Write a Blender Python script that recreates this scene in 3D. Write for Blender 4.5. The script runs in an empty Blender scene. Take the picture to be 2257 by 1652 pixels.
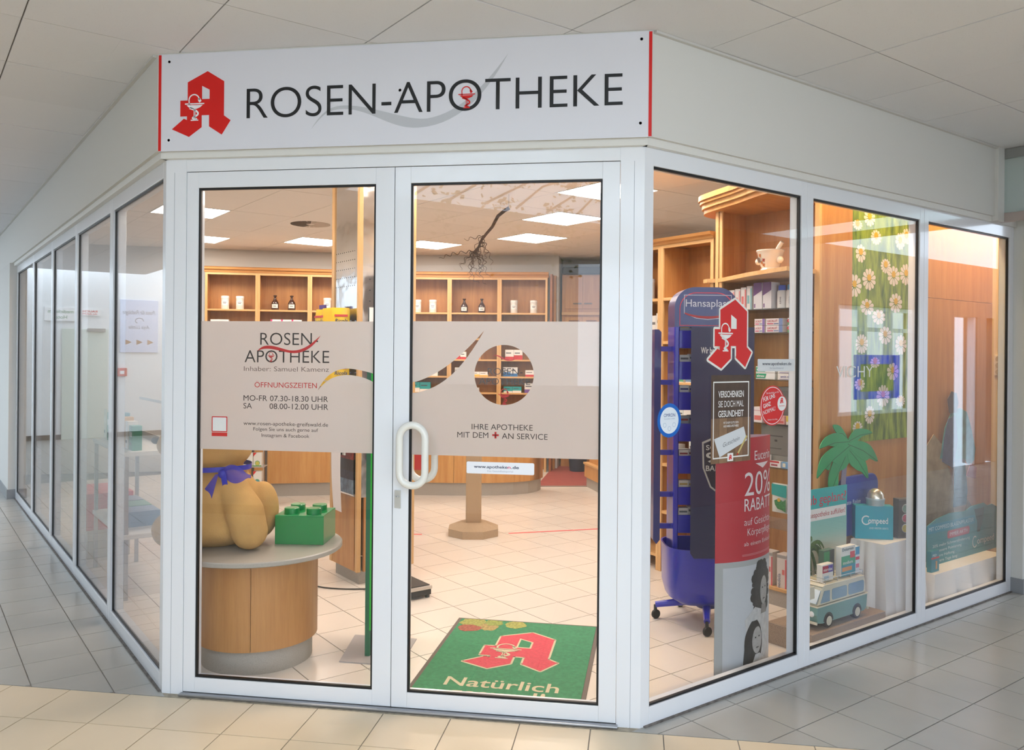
import bpy, bmesh, math, random
from mathutils import Vector, Matrix

random.seed(7)
SC = bpy.context.scene
COL = SC.collection
PI = math.pi
R = math.radians
S2 = math.sqrt(0.5)

# ------------------------------------------------------------------ camera
cam_d = bpy.data.cameras.new('camera')
cam = bpy.data.objects.new('camera', cam_d)
COL.objects.link(cam)
yaw, roll = R(8.5406), R(0.4836)
fw = Vector((-math.sin(yaw), math.cos(yaw), 0))
r0 = Vector((math.cos(yaw), math.sin(yaw), 0))
u0 = r0.cross(fw)
rr = math.cos(roll) * r0 + math.sin(roll) * u0
uu = -math.sin(roll) * r0 + math.cos(roll) * u0
M = Matrix((rr, uu, -fw)).transposed().to_4x4()
M.translation = Vector((1.0748, -3.5794, 1.6))
cam.matrix_world = M
cam_d.sensor_fit = 'HORIZONTAL'
cam_d.sensor_width = 36.0
cam_d.lens = 36.0 * 1820.6 / 2257
cam_d.shift_y = -47.4 / 2257
cam_d.clip_start = 0.05
SC.camera = cam

# ------------------------------------------------------------------ sky, exposure
world = bpy.data.worlds.new('sky')
SC.world = world
world.use_nodes = True
bg = world.node_tree.nodes['Background']
bg.inputs[0].default_value = (0.72, 0.85, 1.0, 1)
bg.inputs[1].default_value = 4.5
SC.view_settings.view_transform = 'Standard'
SC.view_settings.look = 'None'
SC.view_settings.gamma = 1.0
SC.view_settings.use_curve_mapping = False
SC.view_settings.exposure = 0.0
SC.cycles.transparent_max_bounces = 16
SC.cycles.max_bounces = 5
SC.cycles.use_light_tree = False
SC.cycles.diffuse_bounces = 3
SC.cycles.glossy_bounces = 3
SC.cycles.transmission_bounces = 3
SC.cycles.caustics_reflective = False
SC.cycles.caustics_refractive = True

PANEL_STRENGTH = 23.0
PANEL_COLOR = (1.0, 0.87, 0.76)

# ------------------------------------------------------------------ materials
MATS = {}


def srgb(h):
    h = h.lstrip('#')
    c = [int(h[i:i + 2], 16) / 255 for i in (0, 2, 4)]
    return tuple(x / 12.92 if x <= 0.04045 else ((x + 0.055) / 1.055) ** 2.4 for x in c) + (1,)


def _new(name):
    m = bpy.data.materials.new(name)
    m.use_nodes = True
    nt = m.node_tree
    return m, nt, nt.nodes['Principled BSDF']


def mat(col, rough=0.5, metal=0.0, spec=0.5, emit=None, es=1.0, bump=0.0, bscale=40.0, var=0.0, vscale=6.0, coat=0.0, alpha=None, trans=None):
    """plain procedural material: colour, optional noise variation and bump"""
    key = ('m', col, rough, metal, spec, emit, es, bump, bscale, var, vscale, coat, alpha, trans)
    if key in MATS:
        return MATS[key]
    m, nt, b = _new('paint_' + col.lstrip('#'))
    c = srgb(col)
    b.inputs['Base Color'].default_value = c
    b.inputs['Roughness'].default_value = rough
    b.inputs['Metallic'].default_value = metal
    b.inputs['Specular IOR Level'].default_value = spec
    b.inputs['Coat Weight'].default_value = coat
    if trans:
        b.inputs['Transmission Weight'].default_value = trans
    if alpha is not None:
        b.inputs['Alpha'].default_value = alpha
    if emit:
        b.inputs['Emission Color'].default_value = srgb(emit)
        b.inputs['Emission Strength'].default_value = es
    if var or bump:
        tc = nt.nodes.new('ShaderNodeTexCoord')
    if var:
        n = nt.nodes.new('ShaderNodeTexNoise')
        n.inputs['Scale'].default_value = vscale
        n.inputs['Detail'].default_value = 5
        nt.links.new(tc.outputs['Object'], n.inputs['Vector'])
        mr = nt.nodes.new('ShaderNodeMapRange')
        mr.inputs[1].default_value = 0.3
        mr.inputs[2].default_value = 0.7
        mr.inputs[3].default_value = 1 - var
        mr.inputs[4].default_value = 1 + var
        nt.links.new(n.outputs[0], mr.inputs[0])
        mx = nt.nodes.new('ShaderNodeMix')
        mx.data_type = 'RGBA'
        mx.blend_type = 'MULTIPLY'
        mx.inputs[0].default_value = 1
        mx.inputs[6].default_value = c
        nt.links.new(mr.outputs[0], mx.inputs[7])
        nt.links.new(mx.outputs[2], b.inputs['Base Color'])
    if bump:
        n2 = nt.nodes.new('ShaderNodeTexNoise')
        n2.inputs['Scale'].default_value = bscale
        n2.inputs['Detail'].default_value = 3
        nt.links.new(tc.outputs['Object'], n2.inputs['Vector'])
        bp = nt.nodes.new('ShaderNodeBump')
        bp.inputs['Strength'].default_value = bump
        bp.inputs['Distance'].default_value = 0.01
        nt.links.new(n2.outputs[0], bp.inputs['Height'])
        nt.links.new(bp.outputs[0], b.inputs['Normal'])
    MATS[key] = m
    return m


def speckle(col, dark, rough=0.6, scale=260.0, thr=0.62, amount=0.6, var=0.06):
    """speckled mineral board, terrazzo or acoustic panel"""
    key = ('s', col, dark, rough, scale, thr, amount)
    if key in MATS:
        return MATS[key]
    m, nt, b = _new('speckle_' + col.lstrip('#'))
    tc = nt.nodes.new('ShaderNodeTexCoord')
    oi = nt.nodes.new('ShaderNodeObjectInfo')
    ad = nt.nodes.new('ShaderNodeVectorMath')
    nt.links.new(tc.outputs['Object'], ad.inputs[0])
    nt.links.new(oi.outputs['Random'], ad.inputs[1])
    n = nt.nodes.new('ShaderNodeTexNoise')
    n.inputs['Scale'].default_value = scale
    n.inputs['Detail'].default_value = 2
    nt.links.new(ad.outputs[0], n.inputs['Vector'])
    mr = nt.nodes.new('ShaderNodeMapRange')
    mr.inputs[1].default_value = thr
    mr.inputs[2].default_value = thr + 0.06
    mr.inputs[3].default_value = 0
    mr.inputs[4].default_value = amount
    nt.links.new(n.outputs[0], mr.inputs[0])
    mx = nt.nodes.new('ShaderNodeMix')
    mx.data_type = 'RGBA'
    mx.inputs[6].default_value = srgb(col)
    mx.inputs[7].default_value = srgb(dark)
    nt.links.new(mr.outputs[0], mx.inputs[0])
    mr2 = nt.nodes.new('ShaderNodeMapRange')
    mr2.inputs[3].default_value = 1 - var
    mr2.inputs[4].default_value = 1 + var * 0.4
    nt.links.new(oi.outputs['Random'], mr2.inputs[0])
    mu = nt.nodes.new('ShaderNodeMix')
    mu.data_type = 'RGBA'
    mu.blend_type = 'MULTIPLY'
    mu.inputs[0].default_value = 1
    nt.links.new(mx.outputs[2], mu.inputs[6])
    nt.links.new(mr2.outputs[0], mu.inputs[7])
    nt.links.new(mu.outputs[2], b.inputs['Base Color'])
    b.inputs['Roughness'].default_value = rough
    MATS[key] = m
    return m


def wood(c1, c2, scale=1.0, rough=0.42, axis='Z'):
    """cherry and beech veneer: stretched noise grain running along an axis"""
    key = ('w', c1, c2, scale, rough, axis)
    if key in MATS:
        return MATS[key]
    m, nt, b = _new('wood_' + c1.lstrip('#'))
    tc = nt.nodes.new('ShaderNodeTexCoord')
    oi = nt.nodes.new('ShaderNodeObjectInfo')
    ad = nt.nodes.new('ShaderNodeVectorMath')
    ad.operation = 'MULTIPLY_ADD'
    nt.links.new(oi.outputs['Random'], ad.inputs[0])
    ad.inputs[1].default_value = (7.1, 3.3, 5.7)
    nt.links.new(tc.outputs['Object'], ad.inputs[2])
    mp = nt.nodes.new('ShaderNodeMapping')
    st = {'Z': (14, 14, 0.9), 'X': (0.9, 14, 14), 'Y': (14, 0.9, 14)}[axis]
    mp.inputs['Scale'].default_value = [x * scale for x in st]
    nt.links.new(ad.outputs[0], mp.inputs['Vector'])
    n = nt.nodes.new('ShaderNodeTexNoise')
    n.inputs['Scale'].default_value = 1.6
    n.inputs['Detail'].default_value = 8
    n.inputs['Roughness'].default_value = 0.62
    n.inputs['Distortion'].default_value = 0.4
    nt.links.new(mp.outputs[0], n.inputs['Vector'])
    n2 = nt.nodes.new('ShaderNodeTexNoise')
    n2.inputs['Scale'].default_value = 14
    n2.inputs['Detail'].default_value = 4
    nt.links.new(mp.outputs[0], n2.inputs['Vector'])
    av = nt.nodes.new('ShaderNodeMath')
    av.operation = 'MULTIPLY_ADD'
    nt.links.new(n2.outputs[0], av.inputs[0])
    av.inputs[1].default_value = 0.35
    nt.links.new(n.outputs[0], av.inputs[2])
    cr = nt.nodes.new('ShaderNodeMapRange')
    cr.inputs[1].default_value = 0.42
    cr.inputs[2].default_value = 0.92
    nt.links.new(av.outputs[0], cr.inputs[0])
    mx = nt.nodes.new('ShaderNodeMix')
    mx.data_type = 'RGBA'
    mx.inputs[6].default_value = srgb(c1)
    mx.inputs[7].default_value = srgb(c2)
    nt.links.new(cr.outputs[0], mx.inputs[0])
    nt.links.new(mx.outputs[2], b.inputs['Base Color'])
    b.inputs['Roughness'].default_value = rough
    MATS[key] = m
    return m


def glass_mat(name, f0=0.055, tint=(1, 1, 1), rough=0.0):
    """clear pane: transparent with a Schlick reflection"""
    if name in MATS:
        return MATS[name]
    m, nt, b = _new(name)
    nt.nodes.remove(b)
    out = nt.nodes['Material Output']
    lw = nt.nodes.new('ShaderNodeLayerWeight')
    lw.inputs[0].default_value = 0.5
    pw = nt.nodes.new('ShaderNodeMath')
    pw.operation = 'POWER'
    pw.inputs[1].default_value = 5
    nt.links.new(lw.outputs['Facing'], pw.inputs[0])
    ma = nt.nodes.new('ShaderNodeMath')
    ma.operation = 'MULTIPLY_ADD'
    ma.inputs[1].default_value = 1 - f0
    ma.inputs[2].default_value = f0
    nt.links.new(pw.outputs[0], ma.inputs[0])
    tr = nt.nodes.new('ShaderNodeBsdfTransparent')
    tr.inputs[0].default_value = (*tint, 1)
    gl = nt.nodes.new('ShaderNodeBsdfGlossy')
    gl.inputs['Roughness'].default_value = rough
    mx = nt.nodes.new('ShaderNodeMixShader')
    nt.links.new(ma.outputs[0], mx.inputs[0])
    nt.links.new(tr.outputs[0], mx.inputs[1])
    nt.links.new(gl.outputs[0], mx.inputs[2])
    nt.links.new(mx.outputs[0], out.inputs[0])
    MATS[name] = m
    return m


def frosted():
    if 'frosted' in MATS:
        return MATS['frosted']
    m, nt, b = _new('frosted_film')
    nt.nodes.remove(b)
    out = nt.nodes['Material Output']
    d = nt.nodes.new('ShaderNodeBsdfDiffuse')
    d.inputs[0].default_value = (0.80, 0.74, 0.72, 1)
    t = nt.nodes.new('ShaderNodeBsdfTranslucent')
    t.inputs[0].default_value = (0.80, 0.77, 0.75, 1)
    g = nt.nodes.new('ShaderNodeBsdfRefraction')
    g.inputs['IOR'].default_value = 1.12
    g.inputs['Roughness'].default_value = 0.6
    g.inputs[0].default_value = (0.9, 0.88, 0.86, 1)
    a = nt.nodes.new('ShaderNodeMixShader')
    a.inputs[0].default_value = 0.50
    nt.links.new(d.outputs[0], a.inputs[1])
    nt.links.new(t.outputs[0], a.inputs[2])
    c = nt.nodes.new('ShaderNodeMixShader')
    c.inputs[0].default_value = 0.26
    nt.links.new(a.outputs[0], c.inputs[1])
    nt.links.new(g.outputs[0], c.inputs[2])
    nt.links.new(c.outputs[0], out.inputs[0])
    MATS['frosted'] = m
    return m


def lamp_mat(name, col, strength):
    if name in MATS:
        return MATS[name]
    m, nt, b = _new(name)
    b.inputs['Base Color'].default_value = (0.9, 0.9, 0.9, 1)
    b.inputs['Emission Color'].default_value = (*col, 1)
    b.inputs['Emission Strength'].default_value = strength
    MATS[name] = m
    return m


WHITE = mat('#eceef2', 0.22, coat=0.35)
WALLW = mat('#dcdad4', 0.85, bump=0.04, bscale=300)
BLACK = mat('#0d0e10', 0.45)
CHERRY = wood('#b87a40', '#d29c5c')
CHERRYX = wood('#b87a40', '#d29c5c', axis='X')
BEECH = wood('#cf9c5e', '#e2b880')
BEECHX = wood('#cf9c5e', '#e2b880', axis='X')
COUNTER = wood('#c48743', '#daa560')
STONE = speckle('#b0a99e', '#8d8378', 0.55, 420, 0.5, 0.5)
GLASS = glass_mat('window_glass', 0.05)
GLASS_D = glass_mat('door_glass', 0.035)
GLASS_S = glass_mat('shelf_glass', 0.04, (0.90, 0.96, 0.93))
PLASTIC = glass_mat('clear_plastic', 0.05, (0.93, 0.93, 0.92), 0.15)
STEEL = mat('#b9bbbd', 0.28, metal=1.0)
RED = mat('#d9150e', 0.45)
INK = mat('#15171a', 0.5)
PAPER = mat('#f1efec', 0.6)


# ------------------------------------------------------------------ objects
def UV(U, V, z=0.0):
    return Vector((U * S2 - V * S2, U * S2 + V * S2, z))


def tag(o, label=None, cat=None, group=None, kind=None):
    if label:
        o['label'] = label
    if cat:
        o['category'] = cat
    if group:
        o['group'] = group
    if kind:
        o['kind'] = kind
    return o


def thing(name, label, cat, loc=(0, 0, 0), rz=0.0, group=None, kind=None):
    o = bpy.data.objects.new(name, None)
    o.empty_display_size = 0.1
    COL.objects.link(o)
    o.location = loc
    o.rotation_euler = (0, 0, rz)
    return tag(o, label, cat, group, kind)


def link(name, me, m, parent=None, loc=None, rz=0.0):
    o = bpy.data.objects.new(name, me)
    if m is not None and not me.materials:
        me.materials.append(m)
    COL.objects.link(o)
    if parent is not None:
        o.parent = parent
    if loc is not None:
        o.location = loc
    if rz:
        o.rotation_euler = (0, 0, rz)
    return o


def copy_tree(o, parent=None, **kw):
    c = o.copy()
    COL.objects.link(c)
    if parent is not None:
        c.parent = parent
    for ch in list(o.children):
        copy_tree(ch, c)
    return c


class MB:
    """collects shapes into ONE mesh"""

    def __init__(self):
        self.v, self.f = [], []

    def add(self, vs, fs):
        n = len(self.v)
        self.v += [tuple(p) for p in vs]
        self.f += [tuple(i + n for i in f) for f in fs]
        return self

    def box(self, x0, x1, y0, y1, z0, z1):
        vs = [(x, y, z) for z in (z0, z1) for y in (y0, y1) for x in (x0, x1)]
        return self.add(vs, [(0, 2, 3, 1), (4, 5, 7, 6), (0, 1, 5, 4), (1, 3, 7, 5), (3, 2, 6, 7), (2, 0, 4, 6)])

    def prism(self, poly, z0, z1):
        n = len(poly)
        vs = [(x, y, z0) for x, y in poly] + [(x, y, z1) for x, y in poly]
        fs = [tuple(reversed(range(n))), tuple(range(n, 2 * n))]
        fs += [(i, (i + 1) % n, n + (i + 1) % n, n + i) for i in range(n)]
        return self.add(vs, fs)

    def plate(self, poly, y0, y1):
        """outline in x,z extruded along y (front = y0)"""
        n = len(poly)
        vs = [(x, y0, z) for x, z in poly] + [(x, y1, z) for x, z in poly]
        fs = [tuple(range(n)), tuple(reversed(range(n, 2 * n)))]
        fs += [(n + i, n + (i + 1) % n, (i + 1) % n, i) for i in range(n)]
        return self.add(vs, fs)

    def xprism(self, poly, x0, x1):
        """outline in y,z extruded along x"""
        n = len(poly)
        vs = [(x0, y, z) for y, z in poly] + [(x1, y, z) for y, z in poly]
        fs = [tuple(reversed(range(n))), tuple(range(n, 2 * n))]
        fs += [(i, (i + 1) % n, n + (i + 1) % n, n + i) for i in range(n)]
        return self.add(vs, fs)

    def lathe(self, prof, seg=24, cx=0, cy=0, sx=1, sy=1):
        n = len(prof)
        vs = []
        for k in range(seg):
            a = 2 * PI * k / seg
            vs += [(cx + r * sx * math.cos(a), cy + r * sy * math.sin(a), z) for r, z in prof]
        fs = []
        for k in range(seg):
            k2 = (k + 1) % seg
            for i in range(n - 1):
                fs.append((k * n + i, k2 * n + i, k2 * n + i + 1, k * n + i + 1))
        if prof[0][0] > 1e-6:
            fs.append(tuple(k * n for k in reversed(range(seg))))
        if prof[-1][0] > 1e-6:
            fs.append(tuple(k * n + n - 1 for k in range(seg)))
        return self.add(vs, fs)

    def cyl(self, cx, cy, z0, z1, r, seg=20):
        return self.lathe([(r, z0), (r, z1)], seg, cx, cy)

    def tube(self, pts, r, seg=8, closed=False, taper=None):
        pts = [Vector(p) for p in pts]
        n = len(pts)
        vs, fs = [], []
        up = None
        for i, p in enumerate(pts):
            if closed:
                t = pts[(i + 1) % n] - pts[i - 1]
            else:
                t = pts[min(i + 1, n - 1)] - pts[max(i - 1, 0)]
            t.normalize()
            if up is None:
                up = Vector((0, 0, 1)) if abs(t.z) < 0.9 else Vector((1, 0, 0))
            a = t.cross(up)
            if a.length < 1e-6:
                a = t.cross(Vector((0, 1, 0)))
            a.normalize()
            b = a.cross(t)
            up = b
            q = r if taper is None else r * (1 + (taper - 1) * i / max(1, n - 1))
            for k in range(seg):
                an = 2 * PI * k / seg
                vs.append(p + (a * math.cos(an) + b * math.sin(an)) * q)
        m = n if closed else n - 1
        for i in range(m):
            j = (i + 1) % n
            for k in range(seg):
                k2 = (k + 1) % seg
                fs.append((i * seg + k, i * seg + k2, j * seg + k2, j * seg + k))
        if not closed:
            fs.append(tuple(range(seg)))
            fs.append(tuple(reversed(range((n - 1) * seg, n * seg))))
        return self.add(vs, fs)

    def ball(self, c, rx, ry, rz, seg=20, rings=12):
        prof = [(math.sin(PI * i / rings), -math.cos(PI * i / rings)) for i in range(rings + 1)]
        vs, fs = [], []
        for k in range(seg):
            a = 2 * PI * k / seg
            vs += [(c[0] + rx * s_ * math.cos(a), c[1] + ry * s_ * math.sin(a), c[2] + rz * z) for s_, z in prof]
        n = rings + 1
        for k in range(seg):
            k2 = (k + 1) % seg
            for i in range(rings):
                fs.append((k * n + i, k2 * n + i, k2 * n + i + 1, k * n + i + 1))
        return self.add(vs, fs)

    def grid(self, fn, nu, nv, thick=0.0):
        """surface from fn(u,v)->(x,y,z), optionally given thickness along -y"""
        vs = [fn(i / nu, j / nv) for j in range(nv + 1) for i in range(nu + 1)]
        w = nu + 1
        fs = [(j * w + i, j * w + i + 1, (j + 1) * w + i + 1, (j + 1) * w + i) for j in range(nv) for i in range(nu)]
        return self.add(vs, fs)

    def mesh(self, name, smooth=False):
        me = bpy.data.meshes.new(name)
        me.from_pydata(self.v, [], self.f)
        bm = bmesh.new()
        bm.from_mesh(me)
        bmesh.ops.remove_doubles(bm, verts=bm.verts, dist=1e-6)
        bmesh.ops.recalc_face_normals(bm, faces=bm.faces)
        bm.to_mesh(me)
        bm.free()
        if smooth:
            me.polygons.foreach_set('use_smooth', [True] * len(me.polygons))
            if smooth != 'all':
                me.set_sharp_from_angle(angle=R(40))
        return me

    def build(self, name, m, parent=None, bevel=0.0, smooth=False, loc=None, rz=0.0, segs=2, label=None):
        o = link(name, self.mesh(name, smooth), m, parent, loc, rz)
        if bevel:
            bv = o.modifiers.new('bevel', 'BEVEL')
            bv.width = bevel
            bv.segments = segs
            bv.limit_method = 'ANGLE'
        if label:
            o['label'] = label
        return o


def box(name, m, parent, x0, x1, y0, y1, z0, z1, bevel=0.0, **kw):
    return MB().box(x0, x1, y0, y1, z0, z1).build(name, m, parent, bevel, **kw)


# ---- flat print: text and outlines, drawn in local x,z, facing -y
def _curve_mesh(cu, name):
    o = bpy.data.objects.new('tmp', cu)
    me = bpy.data.meshes.new_from_object(o)
    me.name = name
    bpy.data.objects.remove(o)
    bpy.data.curves.remove(cu)
    return me


def _lay(me, x, y, z, sx=1.0, sz=1.0, rot=0.0, shear=0.0, wrap=None):
    """curve-plane mesh (x,y) -> local (x, -y facing, z)"""
    c, s_ = math.cos(rot), math.sin(rot)
    if wrap and me.vertices:
        xs = [v.co.x for v in me.vertices]
        x0, x1 = min(xs), max(xs)
        n = max(2, int(abs(x1 - x0) * sx / 0.012))
        bm = bmesh.new()
        bm.from_mesh(me)
        for i in range(1, n):
            bmesh.ops.bisect_plane(bm, geom=bm.verts[:] + bm.edges[:] + bm.faces[:], plane_co=(x0 + (x1 - x0) * i / n, 0, 0), plane_no=(1, 0, 0))
        bm.to_mesh(me)
        bm.free()
    for v in me.vertices:
        a, b_, d = v.co.x * sx, v.co.y * sz, v.co.z
        a += shear * b_
        X, Z, Y = x + a * c - b_ * s_, z + a * s_ + b_ * c, y - d
        v.co = wrap(X, Y, Z) if wrap else (X, Y, Z)
    return me


def _cap():
    cu = bpy.data.curves.new('t', 'FONT')
    cu.body = 'H'
    me = _curve_mesh(cu, 'h')
    c = max(v.co.y for v in me.vertices)
    bpy.data.meshes.remove(me)
    return c


CAP = _cap()


def text(name, s, m, parent, x, z, h, y=0.0, w=None, align='C', weight=0.0, rot=0.0, shear=0.0, depth=0.0004, wrap=None, spacing=1.0, tessel=4):
    """letters with cap height h; w fits the width"""
    cu = bpy.data.curves.new('t', 'FONT')
    cu.body = s
    cu.size = 1.0
    cu.offset = min(weight, 0.0) if 'M' in s else weight
    cu.space_character = spacing
    cu.resolution_u = tessel
    cu.extrude = 0.0
    me = _curve_mesh(cu, name)
    if not me.vertices:
        return None
    xs = [v.co.x for v in me.vertices]
    x0, x1 = min(xs), max(xs)
    k = h / CAP
    sx = k if w is None else w / max(1e-6, (x1 - x0))
    off = {'C': (x0 + x1) / 2, 'L': x0, 'R': x1}[align]
    for v in me.vertices:
        v.co.x -= off
        v.co.z += depth
    _lay(me, x, y, z, sx, k, rot, shear, wrap)
    o = link(name, me, m, parent)
    return o


def shape(name, loops, m, parent, x=0, z=0, k=1.0, y=0.0, depth=0.0005, rot=0.0, kz=None, wrap=None, flip=False, nofill=False):
    """filled outline with holes; loops = lists of (x,z); first outer, even-odd fill"""
    cu = bpy.data.curves.new('s', 'CURVE')
    cu.dimensions = '2D'
    cu.fill_mode = 'BOTH'
    cu.extrude = depth / 2
    for lp in loops:
        sp = cu.splines.new('POLY')
        sp.points.add(len(lp) - 1)
        for i, p in enumerate(lp):
            sp.points[i].co = ((-p[0] if flip else p[0]), p[1], 0, 1)
        sp.use_cyclic_u = True
    me = _curve_mesh(cu, name)
    for v in me.vertices:
        v.co.z += depth / 2
    _lay(me, x, y, z, k, k if kz is None else kz, rot, 0, wrap)
    return link(name, me, m, parent)


def circle(cx, cz, r, n=48, rz_=None):
    return [(cx + r * math.cos(2 * PI * i / n), cz + (rz_ or r) * math.sin(2 * PI * i / n)) for i in range(n)]


def rect(x0, x1, z0, z1):
    return [(x0, z0), (x1, z0), (x1, z1), (x0, z1)]


def rrect(x0, x1, z0, z1, r, n=5):
    p = []
    for cx, cz, a in ((x1 - r, z0 + r, -PI / 2), (x1 - r, z1 - r, 0), (x0 + r, z1 - r, PI / 2), (x0 + r, z0 + r, PI)):
        p += [(cx + r * math.cos(a + PI / 2 * i / n), cz + r * math.sin(a + PI / 2 * i / n)) for i in range(n + 1)]
    return p


def bez(p0, p1, p2, p3, n=14):
    return [tuple((1 - t) ** 3 * a + 3 * (1 - t) ** 2 * t * b + 3 * (1 - t) * t * t * c + t ** 3 * d for a, b, c, d in zip(p0, p1, p2, p3)) for t in [i / n for i in range(n + 1)]]


# the pharmacy emblem: gothic A in a unit frame about 1 wide, 1.1 tall (origin bottom left)
GOTHIC_A = [(0.586, 1.0), (0.8564, 0.836), (0.8564, 0.3124), (0.966, 0.2356), (0.8223, 0.0192), (0.6144, 0.1518), (0.6144, 0.3264), (0.4915, 0.3264), (0.4915, 0.1431), (0.2836, 0.0), (0.0, 0.1257), (0.1985, 0.2827), (0.2495, 0.2618), (0.2495, 0.3176), (0.138, 0.3176), (0.138, 0.562), (0.259, 0.562), (0.259, 0.8412)]
GOTHIC_HOLE = [(0.4953, 0.7784), (0.6201, 0.7155), (0.6201, 0.5742), (0.4953, 0.5742)]


def outline_poly(poly, d):
    """push a polygon outwards by d"""
    n = len(poly)
    area = sum(poly[i][0] * poly[(i + 1) % n][1] - poly[(i + 1) % n][0] * poly[i][1] for i in range(n))
    sg = 1 if area > 0 else -1
    out = []
    for i in range(n):
        a, b_, c = Vector(poly[i - 1]), Vector(poly[i]), Vector(poly[(i + 1) % n])
        e1, e2 = (b_ - a).normalized(), (c - b_).normalized()
        n1, n2 = Vector((e1.y, -e1.x)) * sg, Vector((e2.y, -e2.x)) * sg
        h = n1 + n2
        q = max(0.45, h.dot(n1))
        out.append(tuple(b_ + h * (d / q)))
    return out


def stroke(pts, w0, w1=None):
    """polyline to a ribbon outline; width from w0 to w1"""
    L, Rr = [], []
    n = len(pts)
    for i, p in enumerate(pts):
        t = Vector(pts[min(i + 1, n - 1)]) - Vector(pts[max(i - 1, 0)])
        t.normalize()
        nn = Vector((-t.y, t.x))
        w = w0 if w1 is None else w0 + (w1 - w0) * i / (n - 1)
        L.append(tuple(Vector(p) + nn * w / 2))
        Rr.append(tuple(Vector(p) - nn * w / 2))
    return L + Rr[::-1]


def chalice(m, parent, x, z, k, y, wrap=None, hollow=None, name='chalice_emblem'):
    """cup with snake, one small print; unit height 1, centred at x"""
    arc = [(-0.21 + 0.0, 0.57)] + [(-0.02 + 0.2 * math.cos(a), 0.76 + 0.2 * math.sin(a)) for a in [PI - PI * i / 10 for i in range(11)]]
    head = [(0.13, 0.80), (0.20, 0.84), (0.27, 0.72), (0.20, 0.66), (0.15, 0.70)]
    body = bez((-0.20, 0.47), (0.05, 0.40), (0.28, 0.26), (0.02, 0.16)) + bez((0.02, 0.16), (-0.10, 0.10), (-0.12, 0.08), (0.10, 0.06))[1:]
    loops = [stroke(arc, 0.045), head, rect(-0.38, 0.38, 0.60, 0.645),
             [(-0.32, 0.575), (0.32, 0.575), (0.22, 0.49), (0.08, 0.435), (-0.08, 0.435), (-0.22, 0.49)],
             stroke(body, 0.07), rect(-0.035, -0.01, 0.08, 0.43), rect(0.01, 0.035, 0.08, 0.43), rect(-0.15, 0.15, 0.0, 0.04)]
    mb = None
    cu_loops = loops
    mesh = MB()
    for lp in cu_loops:
        cu = bpy.data.curves.new('s', 'CURVE')
        cu.dimensions = '2D'
        cu.fill_mode = 'BOTH'
        sp = cu.splines.new('POLY')
        sp.points.add(len(lp) - 1)
        for i, p in enumerate(lp):
            sp.points[i].co = (p[0], p[1], 0, 1)
        sp.use_cyclic_u = True
        me = _curve_mesh(cu, 's')
        mesh.add([v.co[:] for v in me.vertices], [tuple(p.vertices) for p in me.polygons])
        bpy.data.meshes.remove(me)
    me = bpy.data.meshes.new(name)
    me.from_pydata(mesh.v, [], mesh.f)
    for v in me.vertices:
        v.co.z += 0.0004
    _lay(me, x, y, z, k, k, 0, 0, wrap)
    return link(name, me, m, parent)


def border_shape(name, poly, bw, m, parent, x, z, kx, kz, y):
    """flat rim around a polygon: a band along every edge with round corners"""
    mb = MB()
    n = len(poly)
    for i in range(n):
        p, q = Vector(poly[i]), Vector(poly[(i + 1) % n])
        d = (q - p).normalized()
        nn = Vector((-d.y, d.x)) * bw
        mb.add([(c.x, 0.0, c.y) for c in (p + nn, p - nn, q - nn, q + nn)], [(0, 1, 2, 3)])
        mb.add([(p.x + bw * math.cos(2 * PI * j / 10), 0.0, p.y + bw * math.sin(2 * PI * j / 10)) for j in range(10)], [tuple(range(10))])
    me = bpy.data.meshes.new(name)
    me.from_pydata([(x + vx * kx, y, z + vz * kz) for vx, vy, vz in mb.v], [], mb.f)
    return link(name, me, m, parent)


def emblem(parent, x, z, k, y, col, cup, border=None, bw=0.03, wrap=None, depth=0.0008):
    """A with chalice; x,z is the lower left of the unit frame"""
    if border:
        border_shape('emblem_border', GOTHIC_A, bw, border, parent, x, z, k, k, y - depth)
        y -= depth
    a = shape('emblem_letter', [GOTHIC_A, GOTHIC_HOLE], col, parent, x, z, k, y, depth, wrap=wrap)
    chalice(cup, parent, x + 0.375 * k, z + 0.245 * k, 0.42 * k, y - depth, wrap=wrap)
    return a


SWOOSH = bez((0, 0), (0.12, 0.34), (0.22, 0.27), (0.42, 0.13)) + bez((0.42, 0.13), (0.66, -0.03), (0.80, 0.12), (1.0, 0.62))[1:]
SWOOSH_LOW = bez((1.0, 0.62), (0.82, 0.02), (0.62, -0.17), (0.40, 0.03)) + bez((0.40, 0.03), (0.22, 0.19), (0.10, 0.22), (0, 0))[1:]
SWOOSH_LOOP = SWOOSH + SWOOSH_LOW[1:-1]

# =================================================================== the shell
A = 1.1046            # half width of the door front
WV = A * S2           # 0.781: left wall U=-WV, right wall V=-WV
CEIL = 2.97
RZ = PI / 4           # things laid out in U,V


def clip(poly, planes):
    for nx, ny, c in planes:
        out = []
        for i in range(len(poly)):
            p, q = poly[i], poly[(i + 1) % len(poly)]
            dp, dq = nx * p[0] + ny * p[1] - c, nx * q[0] + ny * q[1] - c
            if dp >= 0:
                out.append(p)
            if (dp >= 0) != (dq >= 0):
                t = dp / (dp - dq)
                out.append((p[0] + (q[0] - p[0]) * t, p[1] + (q[1] - p[1]) * t))
        poly = out
        if len(poly) < 3:
            return []
    return poly


def parea(p):
    return abs(sum(p[i][0] * p[(i + 1) % len(p)][1] - p[(i + 1) % len(p)][0] * p[i][1] for i in range(len(p)))) / 2


CW = M.inverted()


def pix(P):
    q = CW @ Vector(P)
    if q.z > -0.05:
        return None
    return (1128.5 - 1820.6 * q.x / q.z, 826 - 47.4 + 1820.6 * q.y / q.z)


def in_view(P, mg=90):
    q = pix(P)
    return q is not None and -mg < q[0] < 2257 + mg and -mg < q[1] < 1652 + mg


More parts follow.
